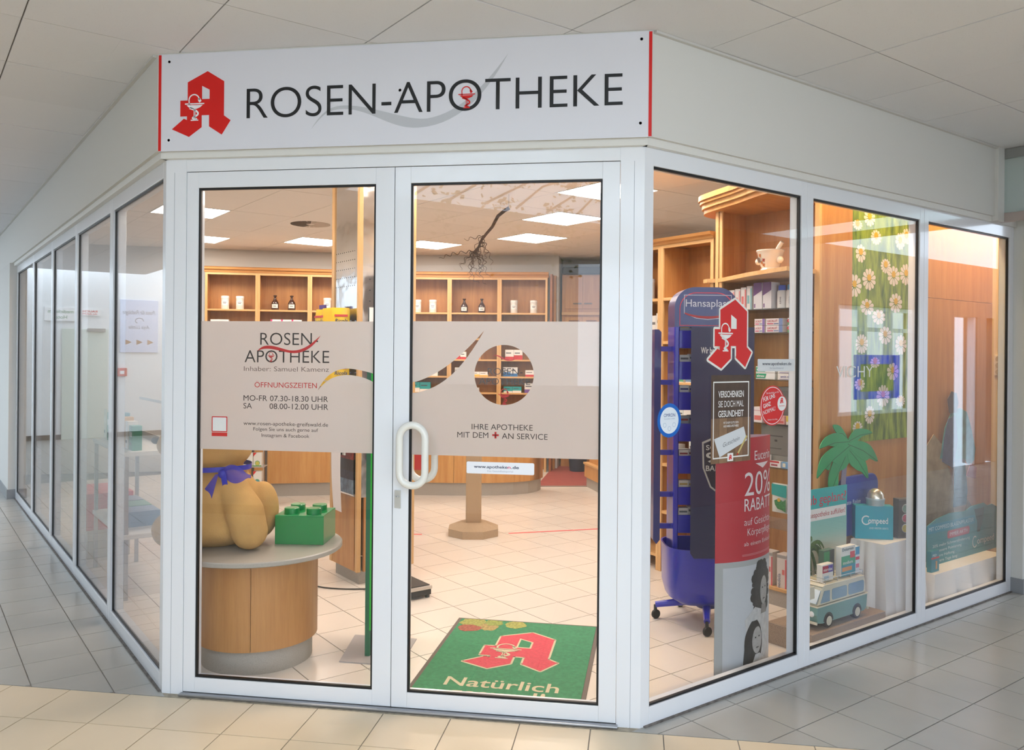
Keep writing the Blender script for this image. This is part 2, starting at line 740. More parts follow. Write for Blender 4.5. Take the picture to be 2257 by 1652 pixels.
def tiling(parent, name, m, org, ax, pu, pv, ru, rv, gap, regions, z0, z1, skip=(), limit=290, rough_z=0.0, whole=None):
    """lay tiles on a grid: org point, ax unit vector of u; regions = convex clip lists; each tile near the camera its own object"""
    ay = (-ax[1], ax[0])
    full = None
    items = []
    ang = math.atan2(ax[1], ax[0])
    for i in range(*ru):
        for j in range(*rv):
            if (i, j) in skip:
                continue
            u0, v0 = i * pu + gap / 2, j * pv + gap / 2
            u1, v1 = (i + 1) * pu - gap / 2, (j + 1) * pv - gap / 2
            q = [(u0, v0), (u1, v0), (u1, v1), (u0, v1)]
            w = [(org[0] + a * ax[0] + b * ay[0], org[1] + a * ax[1] + b * ay[1]) for a, b in q]
            pieces = [c for c in (clip(w, rg) for rg in regions) if c and parea(c) > 4e-4]
            if not pieces:
                continue
            if sum(map(parea, pieces)) > parea(w) * 0.999:
                pieces = [w]
            for pc in pieces:
                items.append((pc, len(pieces) == 1 and parea(pc) > parea(w) * 0.999, w))

    def key(it):
        cx = sum(p[0] for p in it[0]) / len(it[0])
        cy = sum(p[1] for p in it[0]) / len(it[0])
        vis = any(in_view((p[0], p[1], z1)) for p in it[0])
        return (0 if vis else 1, (cx - 1.07) ** 2 + (cy + 3.58) ** 2)
    items.sort(key=key)
    rest = MB()
    for n, it in enumerate(items):
        pc, isfull, w = it
        vis, _ = key(it)
        dz = random.uniform(-rough_z, rough_z)
        if n < limit and vis == 0:
            if isfull:
                if full is None:
                    full = MB().prism([(0, 0), (pu - gap, 0), (pu - gap, pv - gap), (0, pv - gap)], 0, z1 - z0).mesh(name)
                    full.materials.append(m)
                o = link(name, full, None, parent, (w[0][0], w[0][1], z0 + dz), ang)
            else:
                cx, cy = pc[0]
                o = MB().prism([(p[0] - cx, p[1] - cy) for p in pc], 0, z1 - z0).build(name, m, parent, loc=(cx, cy, z0 + dz))
        else:
            rest.prism(pc, z0, z1)
    if rest.v:
        tag(rest.build(name + '_field', m, parent), kind='stuff')


SHOP = [(0, 1, 0.0), (S2, S2, -WV), (-S2, S2, -WV)]           # y>0, U>-WV, V>-WV
OUT_A1 = [(0, -1, 0.0), (0, 1, -9.0), (-S2, -S2, 3.6)]          # beyond the skylight
OUT_A2 = [(0, -1, 0.0), (0, 1, -9.0), (S2, S2, -1.0)]
OUT_A3 = [(0, -1, 0.0), (S2, S2, -3.6), (-S2, -S2, 1.0), (-S2, S2, -1.2)]
OUT_B = [(0, 1, 0.0), (-S2, -S2, WV), (S2, -S2, -12.7), (S2, S2, -3.3)]       # left corridor, V < 12.7
OUT_B2 = [(0, 1, 0.0), (-S2, -S2, 3.3), (S2, -S2, -2.0)]        # stops short of an unseen roof opening, added to brighten the left corridor
OUT_C = [(0, 1, 0.0), (S2, -S2, WV), (-S2, -S2, -6.0)]
OUT_C2 = [(0, 1, 0.0), (S2, -S2, WV), (S2, S2, 6.0), (-S2, S2, -1.6)]  # leaves an unseen ceiling opening, added to bring daylight into the right corridor

# ---- floors
TILE_IN = mat('#e8ded2', 0.22, var=0.03, vscale=2.0)
TILE_BEIGE = mat('#dbc8aa', 0.30, var=0.04, vscale=2.5, bump=0.02, bscale=120)
TILE_GREY = mat('#a9a69f', 0.22, var=0.05, vscale=2.5)
GROUT = mat('#8f8880', 0.9)
GROUT_IN = mat('#776e66', 0.9)


def slab(name, pts, z0, z1, m, label=None, parent=None):
    o = MB().prism([(p[0], p[1]) for p in pts], z0, z1).build(name, m, parent)
    if parent is None:
        tag(o, label, None, None, 'structure')
    return o


def uvpoly(*ps):
    return [tuple(UV(u, v)[:2]) for u, v in ps]


floor_in = slab('floor', clip([(-14, 0.0), (14, 0.0), (14, 14), (-14, 14)], SHOP + [(-S2, -S2, -6.7), (S2, -S2, -9.2)]), -0.05, -0.004, GROUT_IN, 'cream tiled floor inside the pharmacy')
floor_out = slab('floor', [(-14, -16), (14, -16), (14, -0.035), (-14, -0.035)], -0.05, -0.004, GROUT, 'beige tiled floor in front of the door')
floor_l = slab('floor', clip([(-16, -0.035), (0, -0.035), (0, 14), (-16, 14)], [(-S2, -S2, WV), (S2, -S2, -13.3), (S2, S2, -6.5)]), -0.05, -0.004, GROUT, 'grey tiled corridor floor along the left windows')
floor_r = slab('floor', clip([(0, -0.035), (20, -0.035), (20, 20), (0, 20)], [(S2, -S2, WV), (-S2, S2, -4.1), (-S2, -S2, -16)]), -0.05, -0.004, GROUT, 'grey tiled corridor floor along the right windows')
UX = (S2, S2)
box('joint_strip', mat('#a39886', 0.8, var=0.3, vscale=30), floor_out, -1.13, 1.13, -0.0375, 0.02, -0.05, -0.0005)
tiling(floor_in, 'tile', TILE_IN, UV(1.345 - 10 * 0.302, 0.497 - 10 * 0.3117)[:2], UX, 0.302, 0.3117, (1, 26), (4, 34), 0.0055, [[(0, 1, 0.0), (S2, S2, -WV), (-S2, S2, -WV), (-S2, -S2, -6.7), (S2, -S2, -9.2)]], -0.02, 0.0)
tiling(floor_out, 'tile', TILE_BEIGE, (-1.544 - 20 * 0.305, -0.040 - 13 * 0.305), (1, 0), 0.305, 0.305, (0, 48), (0, 13), 0.005, [[(0, -1, 0.035), (0, 1, -4.5)]], -0.02, 0.0)
slab('tile_field', [(-14, -16), (14, -16), (14, -4.5), (-14, -4.5)], -0.02, 0.0, TILE_BEIGE, parent=floor_out)['kind'] = 'stuff'
tiling(floor_l, 'tile', TILE_GREY, UV(-0.96 - 12 * 0.305, 1.55 - 6 * 0.31)[:2], UX, 0.305, 0.31, (0, 13), (0, 45), 0.005, [[(0, 1, -0.035), (-S2, -S2, WV), (S2, -S2, -13.3), (S2, S2, -6.0)]], -0.02, 0.0)
tiling(floor_r, 'tile', TILE_GREY, UV(1.32 - 8 * 0.301, -0.86 - 12 * 0.318)[:2], UX, 0.301, 0.318, (0, 40), (0, 13), 0.005, [[(0, 1, -0.035), (S2, -S2, WV), (-S2, S2, -4.1)]], -0.02, 0.0)

# ---- ceilings
CT = speckle('#e6e5e6', '#9b958d', 0.95, 210, 0.68, 0.35, 0.03)
CTI = speckle('#fbf5ee', '#b3a596', 0.95, 210, 0.70, 0.25, 0.03)
SEAM = mat('#aaa49c', 0.9)
lights = [(3.0025, 1.84), (3.6275, 3.16), (4.2525, 4.48), (3.6275, 5.80), (0.5025, 5.14), (1.1275, 7.12), (2.3775, 6.46), (2.3775, 0.52), (1.1275, 0.52), (1.1275, 1.84), (-0.1225, 1.84)]  # last four panels are out of sight, added to brighten the shop
gi = {(round((u - 0.19 - 0.3125) / 0.625) + 3, round((v - 2.83 - 0.33) / 0.66) + 6) for u, v in lights}
vent_cell = (1.7525, 5.14)
gi.add((round((vent_cell[0] - 0.5025) / 0.625) + 3, round((vent_cell[1] - 3.16) / 0.66) + 6))
ceil_in = slab('ceiling', clip([(-14, -0.06), (14, -0.06), (14, 14), (-14, 14)], [(0, 1, -0.06), (S2, S2, -WV - 0.1), (-S2, S2, -WV - 0.1), (-S2, -S2, -6.9), (S2, -S2, -9.4)]), CEIL + 0.012, CEIL + 0.1, SEAM, 'suspended panel ceiling inside the pharmacy')
tiling(ceil_in, 'ceiling_panel', CTI, UV(0.19 - 3 * 0.625, 2.83 - 6 * 0.66)[:2], UX, 0.625, 0.66, (0, 15), (0, 17), 0.006, [[(0, 1, 0.0), (S2, S2, -WV), (-S2, S2, -WV), (-S2, -S2, -6.8), (S2, -S2, -9.3)]], CEIL, CEIL + 0.014, skip=gi, rough_z=0.0006)
ceil_out = slab('ceiling', clip([(-18, -9), (18, -9), (18, 0.0), (-18, 0.0)], OUT_A2), CEIL + 0.012, CEIL + 0.1, SEAM, 'suspended panel ceiling over the entrance')
for rg_ in (OUT_A1, OUT_A3, OUT_B2, OUT_C2):
    slab('ceiling_slab', clip([(-18, -9), (18, -9), (18, 18), (-18, 18)], rg_), CEIL + 0.012, CEIL + 0.1, SEAM, parent=ceil_out)
slab('ceiling_slab', clip([(-18, 0), (18, 0), (18, 14), (-18, 14)], OUT_B), CEIL + 0.012, CEIL + 0.1, SEAM, parent=ceil_out)
slab('ceiling_slab', clip([(-18, 0), (18, 0), (18, 18), (-18, 18)], OUT_C), CEIL + 0.012, CEIL + 0.1, SEAM, parent=ceil_out)
tiling(ceil_out, 'ceiling_panel', CT, UV(-0.753 - 14 * 0.627, 0.02 - 10 * 0.645)[:2], UX, 0.627, 0.645, (0, 40), (-8, 31), 0.006, [OUT_A1, OUT_A2, OUT_A3, OUT_B, OUT_B2, OUT_C, OUT_C2], CEIL, CEIL + 0.014, rough_z=0.0012)

# ---- ceiling lights and the round air outlet
pan = MB().box(-0.297, 0.297, -0.297, 0.297, 0.0, 0.006).mesh('diffuser')
pan.materials.append(lamp_mat('lamp_panel', PANEL_COLOR, PANEL_STRENGTH))
fr = MB()
for a in (-1, 1):
    fr.box(min(a * 0.297, a * 0.311), max(a * 0.297, a * 0.311), -0.328, 0.328, -0.002, 0.02)
    fr.box(-0.297, 0.297, min(a * 0.297, a * 0.328), max(a * 0.297, a * 0.328), -0.002, 0.02)
frm = fr.mesh('frame')
frm.materials.append(mat('#f0eeea', 0.5))
LL = ['above the right door leaf, nearest the doorway', 'second in from the doorway on the right', 'third in from the doorway on the right', 'far one over the back shelves', 'seen high in the left door leaf beside its edge', 'lower one in the left door leaf above the shelf', 'half hidden by the mirrored pillar',
      'unseen, added to light the shop near the blue plaster rack', 'unseen, added to light the shop inside the right door leaf', 'unseen, added to light the shop before the mirrored pillar', 'unseen, added to light the shop over the low round table']
for (u, v), lb in zip(lights, LL):
    t = thing('ceiling_light', 'square glowing ceiling panel, ' + lb, 'light', UV(u, v, CEIL), RZ, 'square ceiling light panels')
    link('frame', frm, None, t)
    link('diffuser', pan, None, t)
t = thing('air_vent', 'round swirl air outlet in the ceiling behind the left door leaf', 'vent', UV(*vent_cell, CEIL), RZ)
MB().box(-0.3115, 0.3115, -0.329, 0.329, 0, 0.012).build('plate', CTI, t)
for k in range(24):
    a = 2 * PI * k / 24
    ca, sa = math.cos(a), math.sin(a)
    MB().prism([(0.05 * ca + 0.004 * sa, 0.05 * sa - 0.004 * ca), (0.21 * ca + 0.009 * sa, 0.21 * sa - 0.009 * ca), (0.21 * math.cos(a + 0.17), 0.21 * math.sin(a + 0.17)), (0.05 * math.cos(a + 0.14), 0.05 * math.sin(a + 0.14))], -0.004, 0.0).build('blade', mat('#4c423a', 0.6) if 5 < k < 17 else mat('#c9bcae', 0.6), t)

# ---- shop walls behind
ARC = [(-4.65, 6.74), (-3.90, 7.04), (-3.10, 7.34), (-2.06, 7.68), (-1.1, 7.84), (-0.22, 7.88)]


def strip(name, pts, th, z0, z1, m, label, side=1):
    mb = MB()
    P = [Vector(p[:2]) for p in pts]
    off = []
    for i in range(len(P)):
        d = (P[min(i + 1, len(P) - 1)] - P[max(i - 1, 0)]).normalized()
        off.append(P[i] + Vector((-d.y, d.x)) * th * side)
    for i in range(len(P) - 1):
        mb.prism([P[i][:], P[i + 1][:], off[i + 1][:], off[i][:]], z0, z1)
    return tag(mb.build(name, m), label, kind='structure')


strip('wall_back', [(-6.95, 5.78)] + ARC + [(0.0, 7.9), (0.0, 8.55), (1.7, 8.75)], 0.1, 0, CEIL + 0.012, WALLW, 'pale curved back wall above the shelves')
tag(MB().box(6.65, 6.75, -0.30, 7.6, 0, CEIL + 0.012).build('wall_right', WALLW, None, rz=RZ), 'pale inner side wall of the shop', kind='structure')

# ---- left and right fronts
END_L, END_R = 6.22, 3.565


def front_bays(side):
    """frame coordinates: local x along the wall, local y into the shop, z up, origin at the door corner"""
    if side == 'L':
        # local x runs away from the door (V), outside is -U
        return UV(-WV, WV), RZ + PI / 2
    return UV(WV, -WV), RZ


bays_r = [(0.0, 1.18), (1.18, 2.36), (2.36, END_R)]
bays_l = [(0.0, 1.245), (1.245, 2.47), (2.47, 3.64), (3.64, 4.84), (4.84, END_L)]


def glazing(parent, x0, x1, z0, z1, sgn, mg, yg=0.03):
    """gasket ring and pane inside an opening; sgn -1 when the outside is +y"""
    g = 0.009
    mb = MB()
    ya, yb = sorted((sgn * 0.009, sgn * 0.024))
    mb.box(x0, x0 + g, ya, yb, z0, z1)
    mb.box(x1 - g, x1, ya, yb, z0, z1)
    mb.box(x0 + g, x1 - g, ya, yb, z0, z0 + g)
    mb.box(x0 + g, x1 - g, ya, yb, z1 - g, z1)
    mb.build('gasket', BLACK, parent)
    ya, yb = sorted((sgn * 0.014, sgn * 0.020))
    return MB().box(x0 + g * 0.5, x1 - g * 0.5, ya, yb, z0 + g * 0.5, z1 - g * 0.5).build('pane', mg, parent)


def window(n, side, x0, x1, first, last, label):
    """one bay of the aluminium front"""
    sgn = 1 if side == 'R' else -1
    loc, rz = front_bays(side)
    t = thing('window_%d' % n, label, None, loc, rz, kind='structure')
    ya, yb = sorted((0.0, sgn * 0.07))
    a = x0 + (0.055 if first else 0.05)
    b = x1 - (0.06 if last else 0.05)
    mb = MB()
    mb.box(x0, a, ya, yb, 0.0, 2.49)
    mb.box(b, x1 - 0.0008, ya, yb, 0.0, 2.49)
    mb.box(a, b, ya, yb, 0.0, 0.078)
    mb.box(a, b, ya, yb, 2.415, 2.49)
    mb.build('frame', WHITE, t, bevel=0.002)
    glazing(t, a, b, 0.078, 2.415, sgn, GLASS)
    return t


WIN = {}
names_l = ['beside the door post', 'second from the door', 'third from the door', 'fourth from the door', 'at the far end of the corridor']
for i, (x0, x1) in enumerate(bays_l):
    WIN['L%d' % i] = window(i + 1, 'L', x0, x1, i == 0, i == 4, 'tall left shop window ' + names_l[i])
for i, (x0, x1) in enumerate(bays_r):
    WIN['R%d' % i] = window(i + 6, 'R', x0, x1, i == 0, i == 2, 'tall right shop window ' + ['beside the door, with the emblem sticker', 'with the palm tree display', 'at the end, with the hiking display'][i])

# dirty joint line under the fronts
for side, ln in (('L', END_L), ('R', END_R)):
    loc, rz = front_bays(side)
    s_ = -1 if side == 'R' else 1
    ya, yb = sorted((s_ * 0.012, 0.0))
    tag(MB().box(0.02, ln, ya, yb, 0.0, 0.006).build('trim_%s' % ('left' if side == 'L' else 'right'), mat('#6d6660', 0.9, var=0.4, vscale=40), None, loc=loc, rz=rz), 'dark sealing strip under the %s shop windows' % ('left' if side == 'L' else 'right'), kind='structure')

# ---- fascia above
PR = 0.046
e = PR * math.tan(PI / 8)
fas = thing('wall_front', 'white fascia wall above the shop windows', None, kind='structure')
MB().prism([(-A - e, -PR), (A + e, -PR), (A, 0.1), (-A, 0.1)], 2.522, CEIL + 0.012).build('fascia_panel', WALLW, fas)
for side, ln in (('L', 9.6), ('R', 3.17)):
    loc, rz = front_bays(side)
    s_ = -1 if side == 'R' else 1
    ya, yb = s_ * PR, -s_ * 0.1
    MB().prism([(-e, ya), (ln, ya), (ln, yb), (0.0, yb)], 2.522, CEIL + 0.012).build('fascia_panel', WALLW, fas, loc=loc, rz=rz)
    # moulding under it
    MB().prism([(-e * 0.6, ya * 0.6), (ln, ya * 0.6), (ln, yb), (0.0, yb)], 2.49, 2.522).build('moulding', mat('#e4e2dc', 0.6), fas, loc=loc, rz=rz)
    # cornice angle at the ceiling
    y2 = s_ * (PR + 0.018)
    MB().box(0.0, ln, min(ya, y2), max(ya, y2), CEIL - 0.012, CEIL - 0.001).build('edge_angle', mat('#cfccc6', 0.6), fas, loc=loc, rz=rz)
MB().prism([(-A - e * 0.6, -PR * 0.6), (A + e * 0.6, -PR * 0.6), (A, 0.1), (-A, 0.1)], 2.49, 2.522).build('moulding', mat('#e4e2dc', 0.6), fas)

# walls past the glazing on both sides
loc, rz = front_bays('L')
WALLP = mat('#d9d7d1', 0.85, bump=0.03, bscale=250)
SKIRT = mat('#8f9092', 0.35, var=0.05)
wl = tag(MB().box(END_L, 7.6, -0.06, 0.068, 0.0, 2.522).box(7.6, 13.0, -0.1, 0.02, 0, 2.522).build('wall_left', WALLP, None, loc=loc, rz=rz), 'white wall beyond the last left window', kind='structure')
tag(MB().box(END_L, 7.6, 0.068, 0.078, 0.0, 0.1).box(END_L - 0.008, END_L, 0.0, 0.078, 0.0, 0.1).build('baseboard_left', SKIRT, None, loc=loc, rz=rz), 'grey tile skirting at the end of the left windows', kind='structure')
loc, rz = front_bays('R')
tag(MB().box(END_R, 9.0, -0.072, 0.045, 0.0, 2.60).box(3.26, 9.0, -0.02, 0.1, 2.49, CEIL + 0.012).build('wall_end', WALLP, None, loc=loc, rz=rz), 'white wall pillar beyond the last right window', kind='structure')
tag(MB().box(END_R, 9.0, -0.082, -0.072, 0.0, 0.1).box(END_R - 0.008, END_R, -0.082, 0.0, 0.0, 0.1).build('baseboard_right', SKIRT, None, loc=loc, rz=rz), 'grey tile skirting on the right wall pillar', kind='structure')
# boxed end of the fascia and the hanging smoke curtain of glass
tag(MB().box(3.17, 3.262, -0.066, 0.1, 2.49, CEIL + 0.012).build('trim_3', WALLP, None, bevel=0.003, loc=loc, rz=rz), 'white boxed upright at the end of the right fascia', kind='structure')
t = thing('smoke_curtain', 'hanging glass smoke curtain with metal rails at the upper right', 'glass screen', loc, rz)
box('top_rail', mat('#9a9b98', 0.4, metal=0.4), t, 3.266, 3.292, -2.9, -0.03, 2.905, 2.968, 0.002)
box('pane', glass_mat('screen_glass', 0.10, (0.86, 0.92, 0.90)), t, 3.276, 3.282, -2.9, -0.03, 2.545, 2.905)
box('bottom_rail', mat('#b7aaa4', 0.4, metal=0.3), t, 3.258, 3.30, -2.9, -0.03, 2.49, 2.548, 0.002)

# ---- door front
dframe = thing('door_frame', 'white aluminium frame around the double glass door', 'door frame', (0, 0, 0), 0, kind='structure')
g = 0.0015
pl = [(-A, 0.0), (-1.003, 0.0), (-1.003, 0.07), (-A + 0.0, 0.07)]
for s_ in (-1, 1):
    lab = 'left' if s_ < 0 else 'right'
    MB().prism([(s_ * A, 0.0), (s_ * 1.0025, 0.0), (s_ * 1.0025, 0.07), (s_ * (A - 0.02), 0.07), (s_ * (A - 0.0005), 0.0006)], 0.0, 2.49).build('post', WHITE, dframe, bevel=0.0015)
    box('post_groove', mat('#a9adb4', 0.5), dframe, s_ * 1.062 - 0.001, s_ * 1.062 + 0.001, -0.0006, 0.001, 0.0, 2.43)
box('header', WHITE, dframe, -1.0025, 1.0025, 0.0, 0.07, 2.433, 2.49, 0.0015)
box('threshold', mat('#a8a9ac', 0.3, metal=0.8), dframe, -1.01, 1.01, -0.028, 0.06, 0.0, 0.012, 0.004)


def leaf(n, x0, x1, gx0, gx1, label):
    t = thing('door_%d' % n, label, None, (0, 0, 0), 0, kind='structure')
    z0, z1, gz0, gz1 = 0.014, 2.430, 0.082, 2.357
    box('stile', WHITE, t, x0, gx0, 0.002, 0.062, z0, z1, 0.0015)
    box('stile', WHITE, t, gx1, x1, 0.002, 0.062, z0, z1, 0.0015)
    box('rail', WHITE, t, gx0, gx1, 0.002, 0.062, z0, gz0, 0.0015)
    box('rail', WHITE, t, gx0, gx1, 0.002, 0.062, gz1, z1, 0.0015)
    glazing(t, gx0, gx1, gz0, gz1, 1, GLASS_D)
    return t


DOOR_L = leaf(1, -1.001, -0.0015, -0.944, -0.088, 'left leaf of the white glass door with opening hours on its film')
DOOR_R = leaf(2, 0.0015, 1.001, 0.074, 0.926, 'right leaf of the white glass door with a round cut-out in its film')
box('lock_plate', mat('#c9c8c4', 0.35, metal=0.6), DOOR_R, 0.012, 0.040, -0.004, 0.002, 0.905, 0.985, 0.001)
MB().lathe([(0.0, 0.0), (0.009, 0.0), (0.009, 0.004), (0.0, 0.004)], 16).build('lock_cylinder', STEEL, DOOR_R, loc=(0.026, -0.005, 0.955))


def pull(y_bar, yo, nm, lab):
    """white stadium-shaped pull handle"""
    n = 14
    cx, r, zc, hh = 0.107, 0.058, 1.149, 0.075
    path = [(cx + r * math.cos(a), y_bar, zc + hh + r * math.sin(a)) for a in [PI * i / n for i in range(n + 1)]]
    path += [(cx + r * math.cos(a), y_bar, zc - hh + r * math.sin(a)) for a in [PI + PI * i / n for i in range(n + 1)]]
    mb = MB().tube(path, 0.0165, 12, closed=True)
    for dz in (-0.05, 0.05):
        mb.tube([(cx - r, y_bar, zc + dz), (0.042, (y_bar + yo) / 2, zc + dz), (0.036, yo, zc + dz)], 0.011, 8)
    return mb.build('handle', mat('#eceae2', 0.25, coat=0.4), DOOR_R, smooth=True, label=lab)


pull(-0.06, 0.004, 'handle', 'white oval pull handle on the outside')
pull(0.115, 0.058, 'handle', 'white oval pull handle on the inside')

# ---- surroundings that the panes mirror
WALL_L = mat('#e6e6e4', 0.8)
o = MB().box(-6.0, 0.2, 0.0, 0.1, 0.0, 4.4).build('wall_corridor', WALL_L, None, loc=UV(-WV, 13.3), rz=RZ)
tag(o, 'white wall closing the far end of the left corridor', kind='structure')
o = MB().box(-0.1, 0.0, 0.6, 13.3, 0.0, CEIL + 0.02).build('wall_opposite', WALL_L, None, loc=UV(-5.9, 0), rz=RZ)
tag(o, 'white wall on the other side of the left corridor', kind='structure')

# outer wall across the right corridor with a few windows
fo = thing('wall_outer', 'outer wall with windows across the right corridor, mirrored in the right windows', None, UV(0, -4.06), RZ, kind='structure')
OW = mat('#a98f80', 0.8)
for x0, x1, z0, z1 in ((2.6, 7.55, 0, CEIL), (7.55, 9.45, 0, 0.85), (7.55, 9.45, 2.25, CEIL), (9.45, 10.5, 0, CEIL), (10.5, 11.2, 2.2, CEIL), (11.2, 11.5, 0, CEIL), (11.5, 11.75, 2.2, CEIL), (11.75, 16, 0, CEIL)):
    box('wall_piece', OW, fo, x0, x1, -0.2, 0.0, z0, z1)
for x in (7.58, 8.2, 8.82, 9.42, 10.52, 11.18):
    box('window_post', WHITE, fo, x - 0.03, x + 0.03, -0.12, -0.02, 0.0 if x > 10 else 0.85, 2.25)
for z in (0.87, 1.95, 2.22):
    box('window_rail', WHITE, fo, 7.55, 9.45, -0.11, -0.03, z - 0.025, z + 0.025)
sg2 = thing('framed_picture', 'blue framed picture hanging across the corridor, mirrored in the daisy window', 'picture', UV(8.45, -4.06), RZ)
trb, ntb, bb = _new('backlit_print')
ntb.nodes.remove(bb)
tl_ = ntb.nodes.new('ShaderNodeBsdfTranslucent')
tl_.inputs[0].default_value = (0.03, 0.10, 0.95, 1)
ntb.links.new(tl_.outputs[0], ntb.nodes['Material Output'].inputs[0])
for nm_, x0, x1, z0, z1 in (('frame_side', -0.55, -0.40, 1.05, 1.62), ('frame_side', 0.40, 0.55, 1.05, 1.62), ('frame_top', -0.40, 0.40, 1.50, 1.62), ('frame_bottom', -0.40, 0.40, 1.05, 1.15)):
    box(nm_, trb, sg2, x0, x1, -0.004, 0.0, z0, z1)
box('print', mat('#6d7f55', 0.6, var=0.4, vscale=8), sg2, -0.40, 0.40, -0.004, 0.0, 1.15, 1.50)
# far rear walls of the hall
o = MB().box(-9, 12, -9.4, -9.3, 0, 1.1).build('wall_rear', mat('#c9c7c0', 0.8), None)
tag(o, 'low wall at the rear of the hall, behind the viewer', kind='structure')
o = MB().box(-9.2, -9.1, -9.0, 3.2, 0, 3.4).build('wall_hall', mat('#d4d2cc', 0.8), None, loc=(0, 0, 0), rz=RZ)
tag(o, 'pale wall of the hall behind the viewer to the left', kind='structure')

# glazing bars of the skylight behind the viewer
sk_ = thing('skylight', 'glazed roof opening above the entrance hall', None, (0, 0, CEIL), RZ, kind='structure')
for u in (-3.6, -2.3, -1.0):
    box('bar', WHITE, sk_, u - 0.03, u + 0.03, -9.0, -1.2, 1.25, 1.33)
for v in (-7.6, -6.0, -4.4, -2.8, -1.2):
    box('cross_bar', WHITE, sk_, -3.6, -1.0, v - 0.025, v + 0.025, 1.26, 1.32)
for a4 in ((-3.62, -3.6, -9.0, -1.2), (-1.0, -0.98, -9.0, -1.2), (-3.6, -1.0, -1.2, -1.18)):
    box('upstand', WALLW, sk_, *a4, 0.0, 0.05 if a4[0] < -3.5 and a4[1] < -3.5 else 0.43)
# signs and fittings on the far corridor wall (read the right way round there, mirrored in the left panes)
wz = UV(0, 13.298)
t = thing('practice_sign', 'pale blue practice sign with three arrows, mirrored in the nearest left window', 'sign', wz, RZ)
box('board', mat('#c3cbe0', 0.4), t, -3.66, -3.0, -0.03, 0.0, 1.56, 2.54, 0.004)
text('lettering', 'Praxis für Podologie', mat('#4a5060', 0.5), t, -3.33, 2.27, 0.075, -0.031, w=0.56, shear=0.25)
text('lettering', 'Anja Lüttke', mat('#4a5060', 0.5), t, -3.33, 2.00, 0.065, -0.031, w=0.36, shear=0.25)
shape('foot_print', [stroke([(-3.33 + 0.07 * math.cos(a), 2.15 + 0.05 * math.sin(a)) for a in [R(-60) + R(250) * i / 14 for i in range(15)]], 0.012)], mat('#4a5060', 0.5), t, y=-0.031)
for x in (-3.52, -3.33, -3.14):
    shape('arrow', [[(x + 0.05, 1.80), (x + 0.05, 1.70), (x - 0.06, 1.75)]], mat('#8a5a2a', 0.5), t, y=-0.031)
t = thing('alarm_sign', 'small white smoke alarm sign with red letters, mirrored in the left windows', 'sign', wz, RZ)
box('board', PAPER, t, -2.66, -2.34, -0.02, 0.0, 2.22, 2.33)
text('lettering', 'RAUCH', RED, t, -2.5, 2.28, 0.035, -0.021, w=0.24, weight=0.02)
text('lettering', 'ALARM', RED, t, -2.5, 2.232, 0.035, -0.021, w=0.24, weight=0.02)
t = thing('direction_sign', 'white direction sign with green letters, mirrored in the far left windows', 'sign', wz, RZ)
box('board', PAPER, t, -2.28, -1.78, -0.02, 0.0, 2.11, 2.35)
text('lettering', 'mediclinum', mat('#4a8a5a', 0.5), t, -2.03, 2.25, 0.06, -0.021, w=0.40)
text('lettering', 'Hotel', mat('#4a8a5a', 0.5), t, -2.03, 2.15, 0.06, -0.021, w=0.2)
t = thing('fire_alarm', 'red fire alarm call point, mirrored in the nearest left window', 'fire alarm', wz, RZ)
box('case', mat('#c8281e', 0.4), t, -3.12, -2.95, -0.05, 0.0, 1.12, 1.27, 0.006)
box('glass_field', PAPER, t, -3.07, -3.0, -0.052, -0.05, 1.16, 1.22)
t = thing('door_3', 'pale green door in the far corridor wall', None, wz, RZ, kind='structure')
box('leaf', mat('#cfd8cc', 0.4), t, -2.80, -2.05, -0.03, 0.0, 0.0, 1.98, 0.004)
box('closer', mat('#9a9a96', 0.4), t, -2.75, -2.45, -0.07, -0.03, 1.93, 1.99)
tag(MB().box(-6, 0.1, -0.012, 0.0, 0.0, 0.09).build('baseboard_corridor', mat('#4a4640', 0.5), None, loc=UV(-WV, 13.3), rz=RZ), 'dark skirting of the far corridor wall', kind='structure')

# trailing plants along the skylight edge, mirrored in the right door leaf
pt = thing('hanging_plants', 'trailing green plants along the skylight edge, mirrored in the right door leaf', 'plants', UV(-3.55, -3.4, CEIL + 0.1), RZ)
box('pot', mat('#8a8a84', 0.6), pt, -0.25, -0.02, 1.5, 1.75, -0.03, 0.2)
rl = random.Random(12)
lm = MB()
for k in range(1500):
    if k % 3 == 0:
        c = Vector((rl.uniform(-0.02, 0.16), rl.choice([-1.3, -0.6, -0.35, 0.3, 1.0]) + rl.gauss(0, 0.12), 0.1 - abs(rl.gauss(0, 0.30))))
    else:
        q_ = rl.choice([(-0.1, -1.1), (0.3, -0.5), (-0.1, 0.2), (0.5, 0.6), (0.0, 1.1), (0.8, -0.2)])
        c = Vector((q_[0] + rl.gauss(0, 0.2), q_[1] + rl.gauss(0, 0.22), 0.28 + abs(rl.gauss(0, 0.2))))
    a, b_ = rl.uniform(0, 2 * PI), rl.uniform(-0.7, 0.7)
    d = Vector((math.cos(a) * math.cos(b_), math.sin(a) * math.cos(b_), math.sin(b_))) * rl.uniform(0.04, 0.075)
    n = d.cross(Vector((rl.uniform(-1, 1), rl.uniform(-1, 1), rl.uniform(-1, 1)))).normalized() * d.length * 0.33
    lm.add([c, c + d * 0.5 + n, c + d, c + d * 0.5 - n], [(0, 1, 2, 3)])
me_ = bpy.data.meshes.new('leaves')
me_.from_pydata(lm.v, [], lm.f)
tag(link('leaves', me_, mat('#5a7a3a', 0.6), pt), kind='stuff')
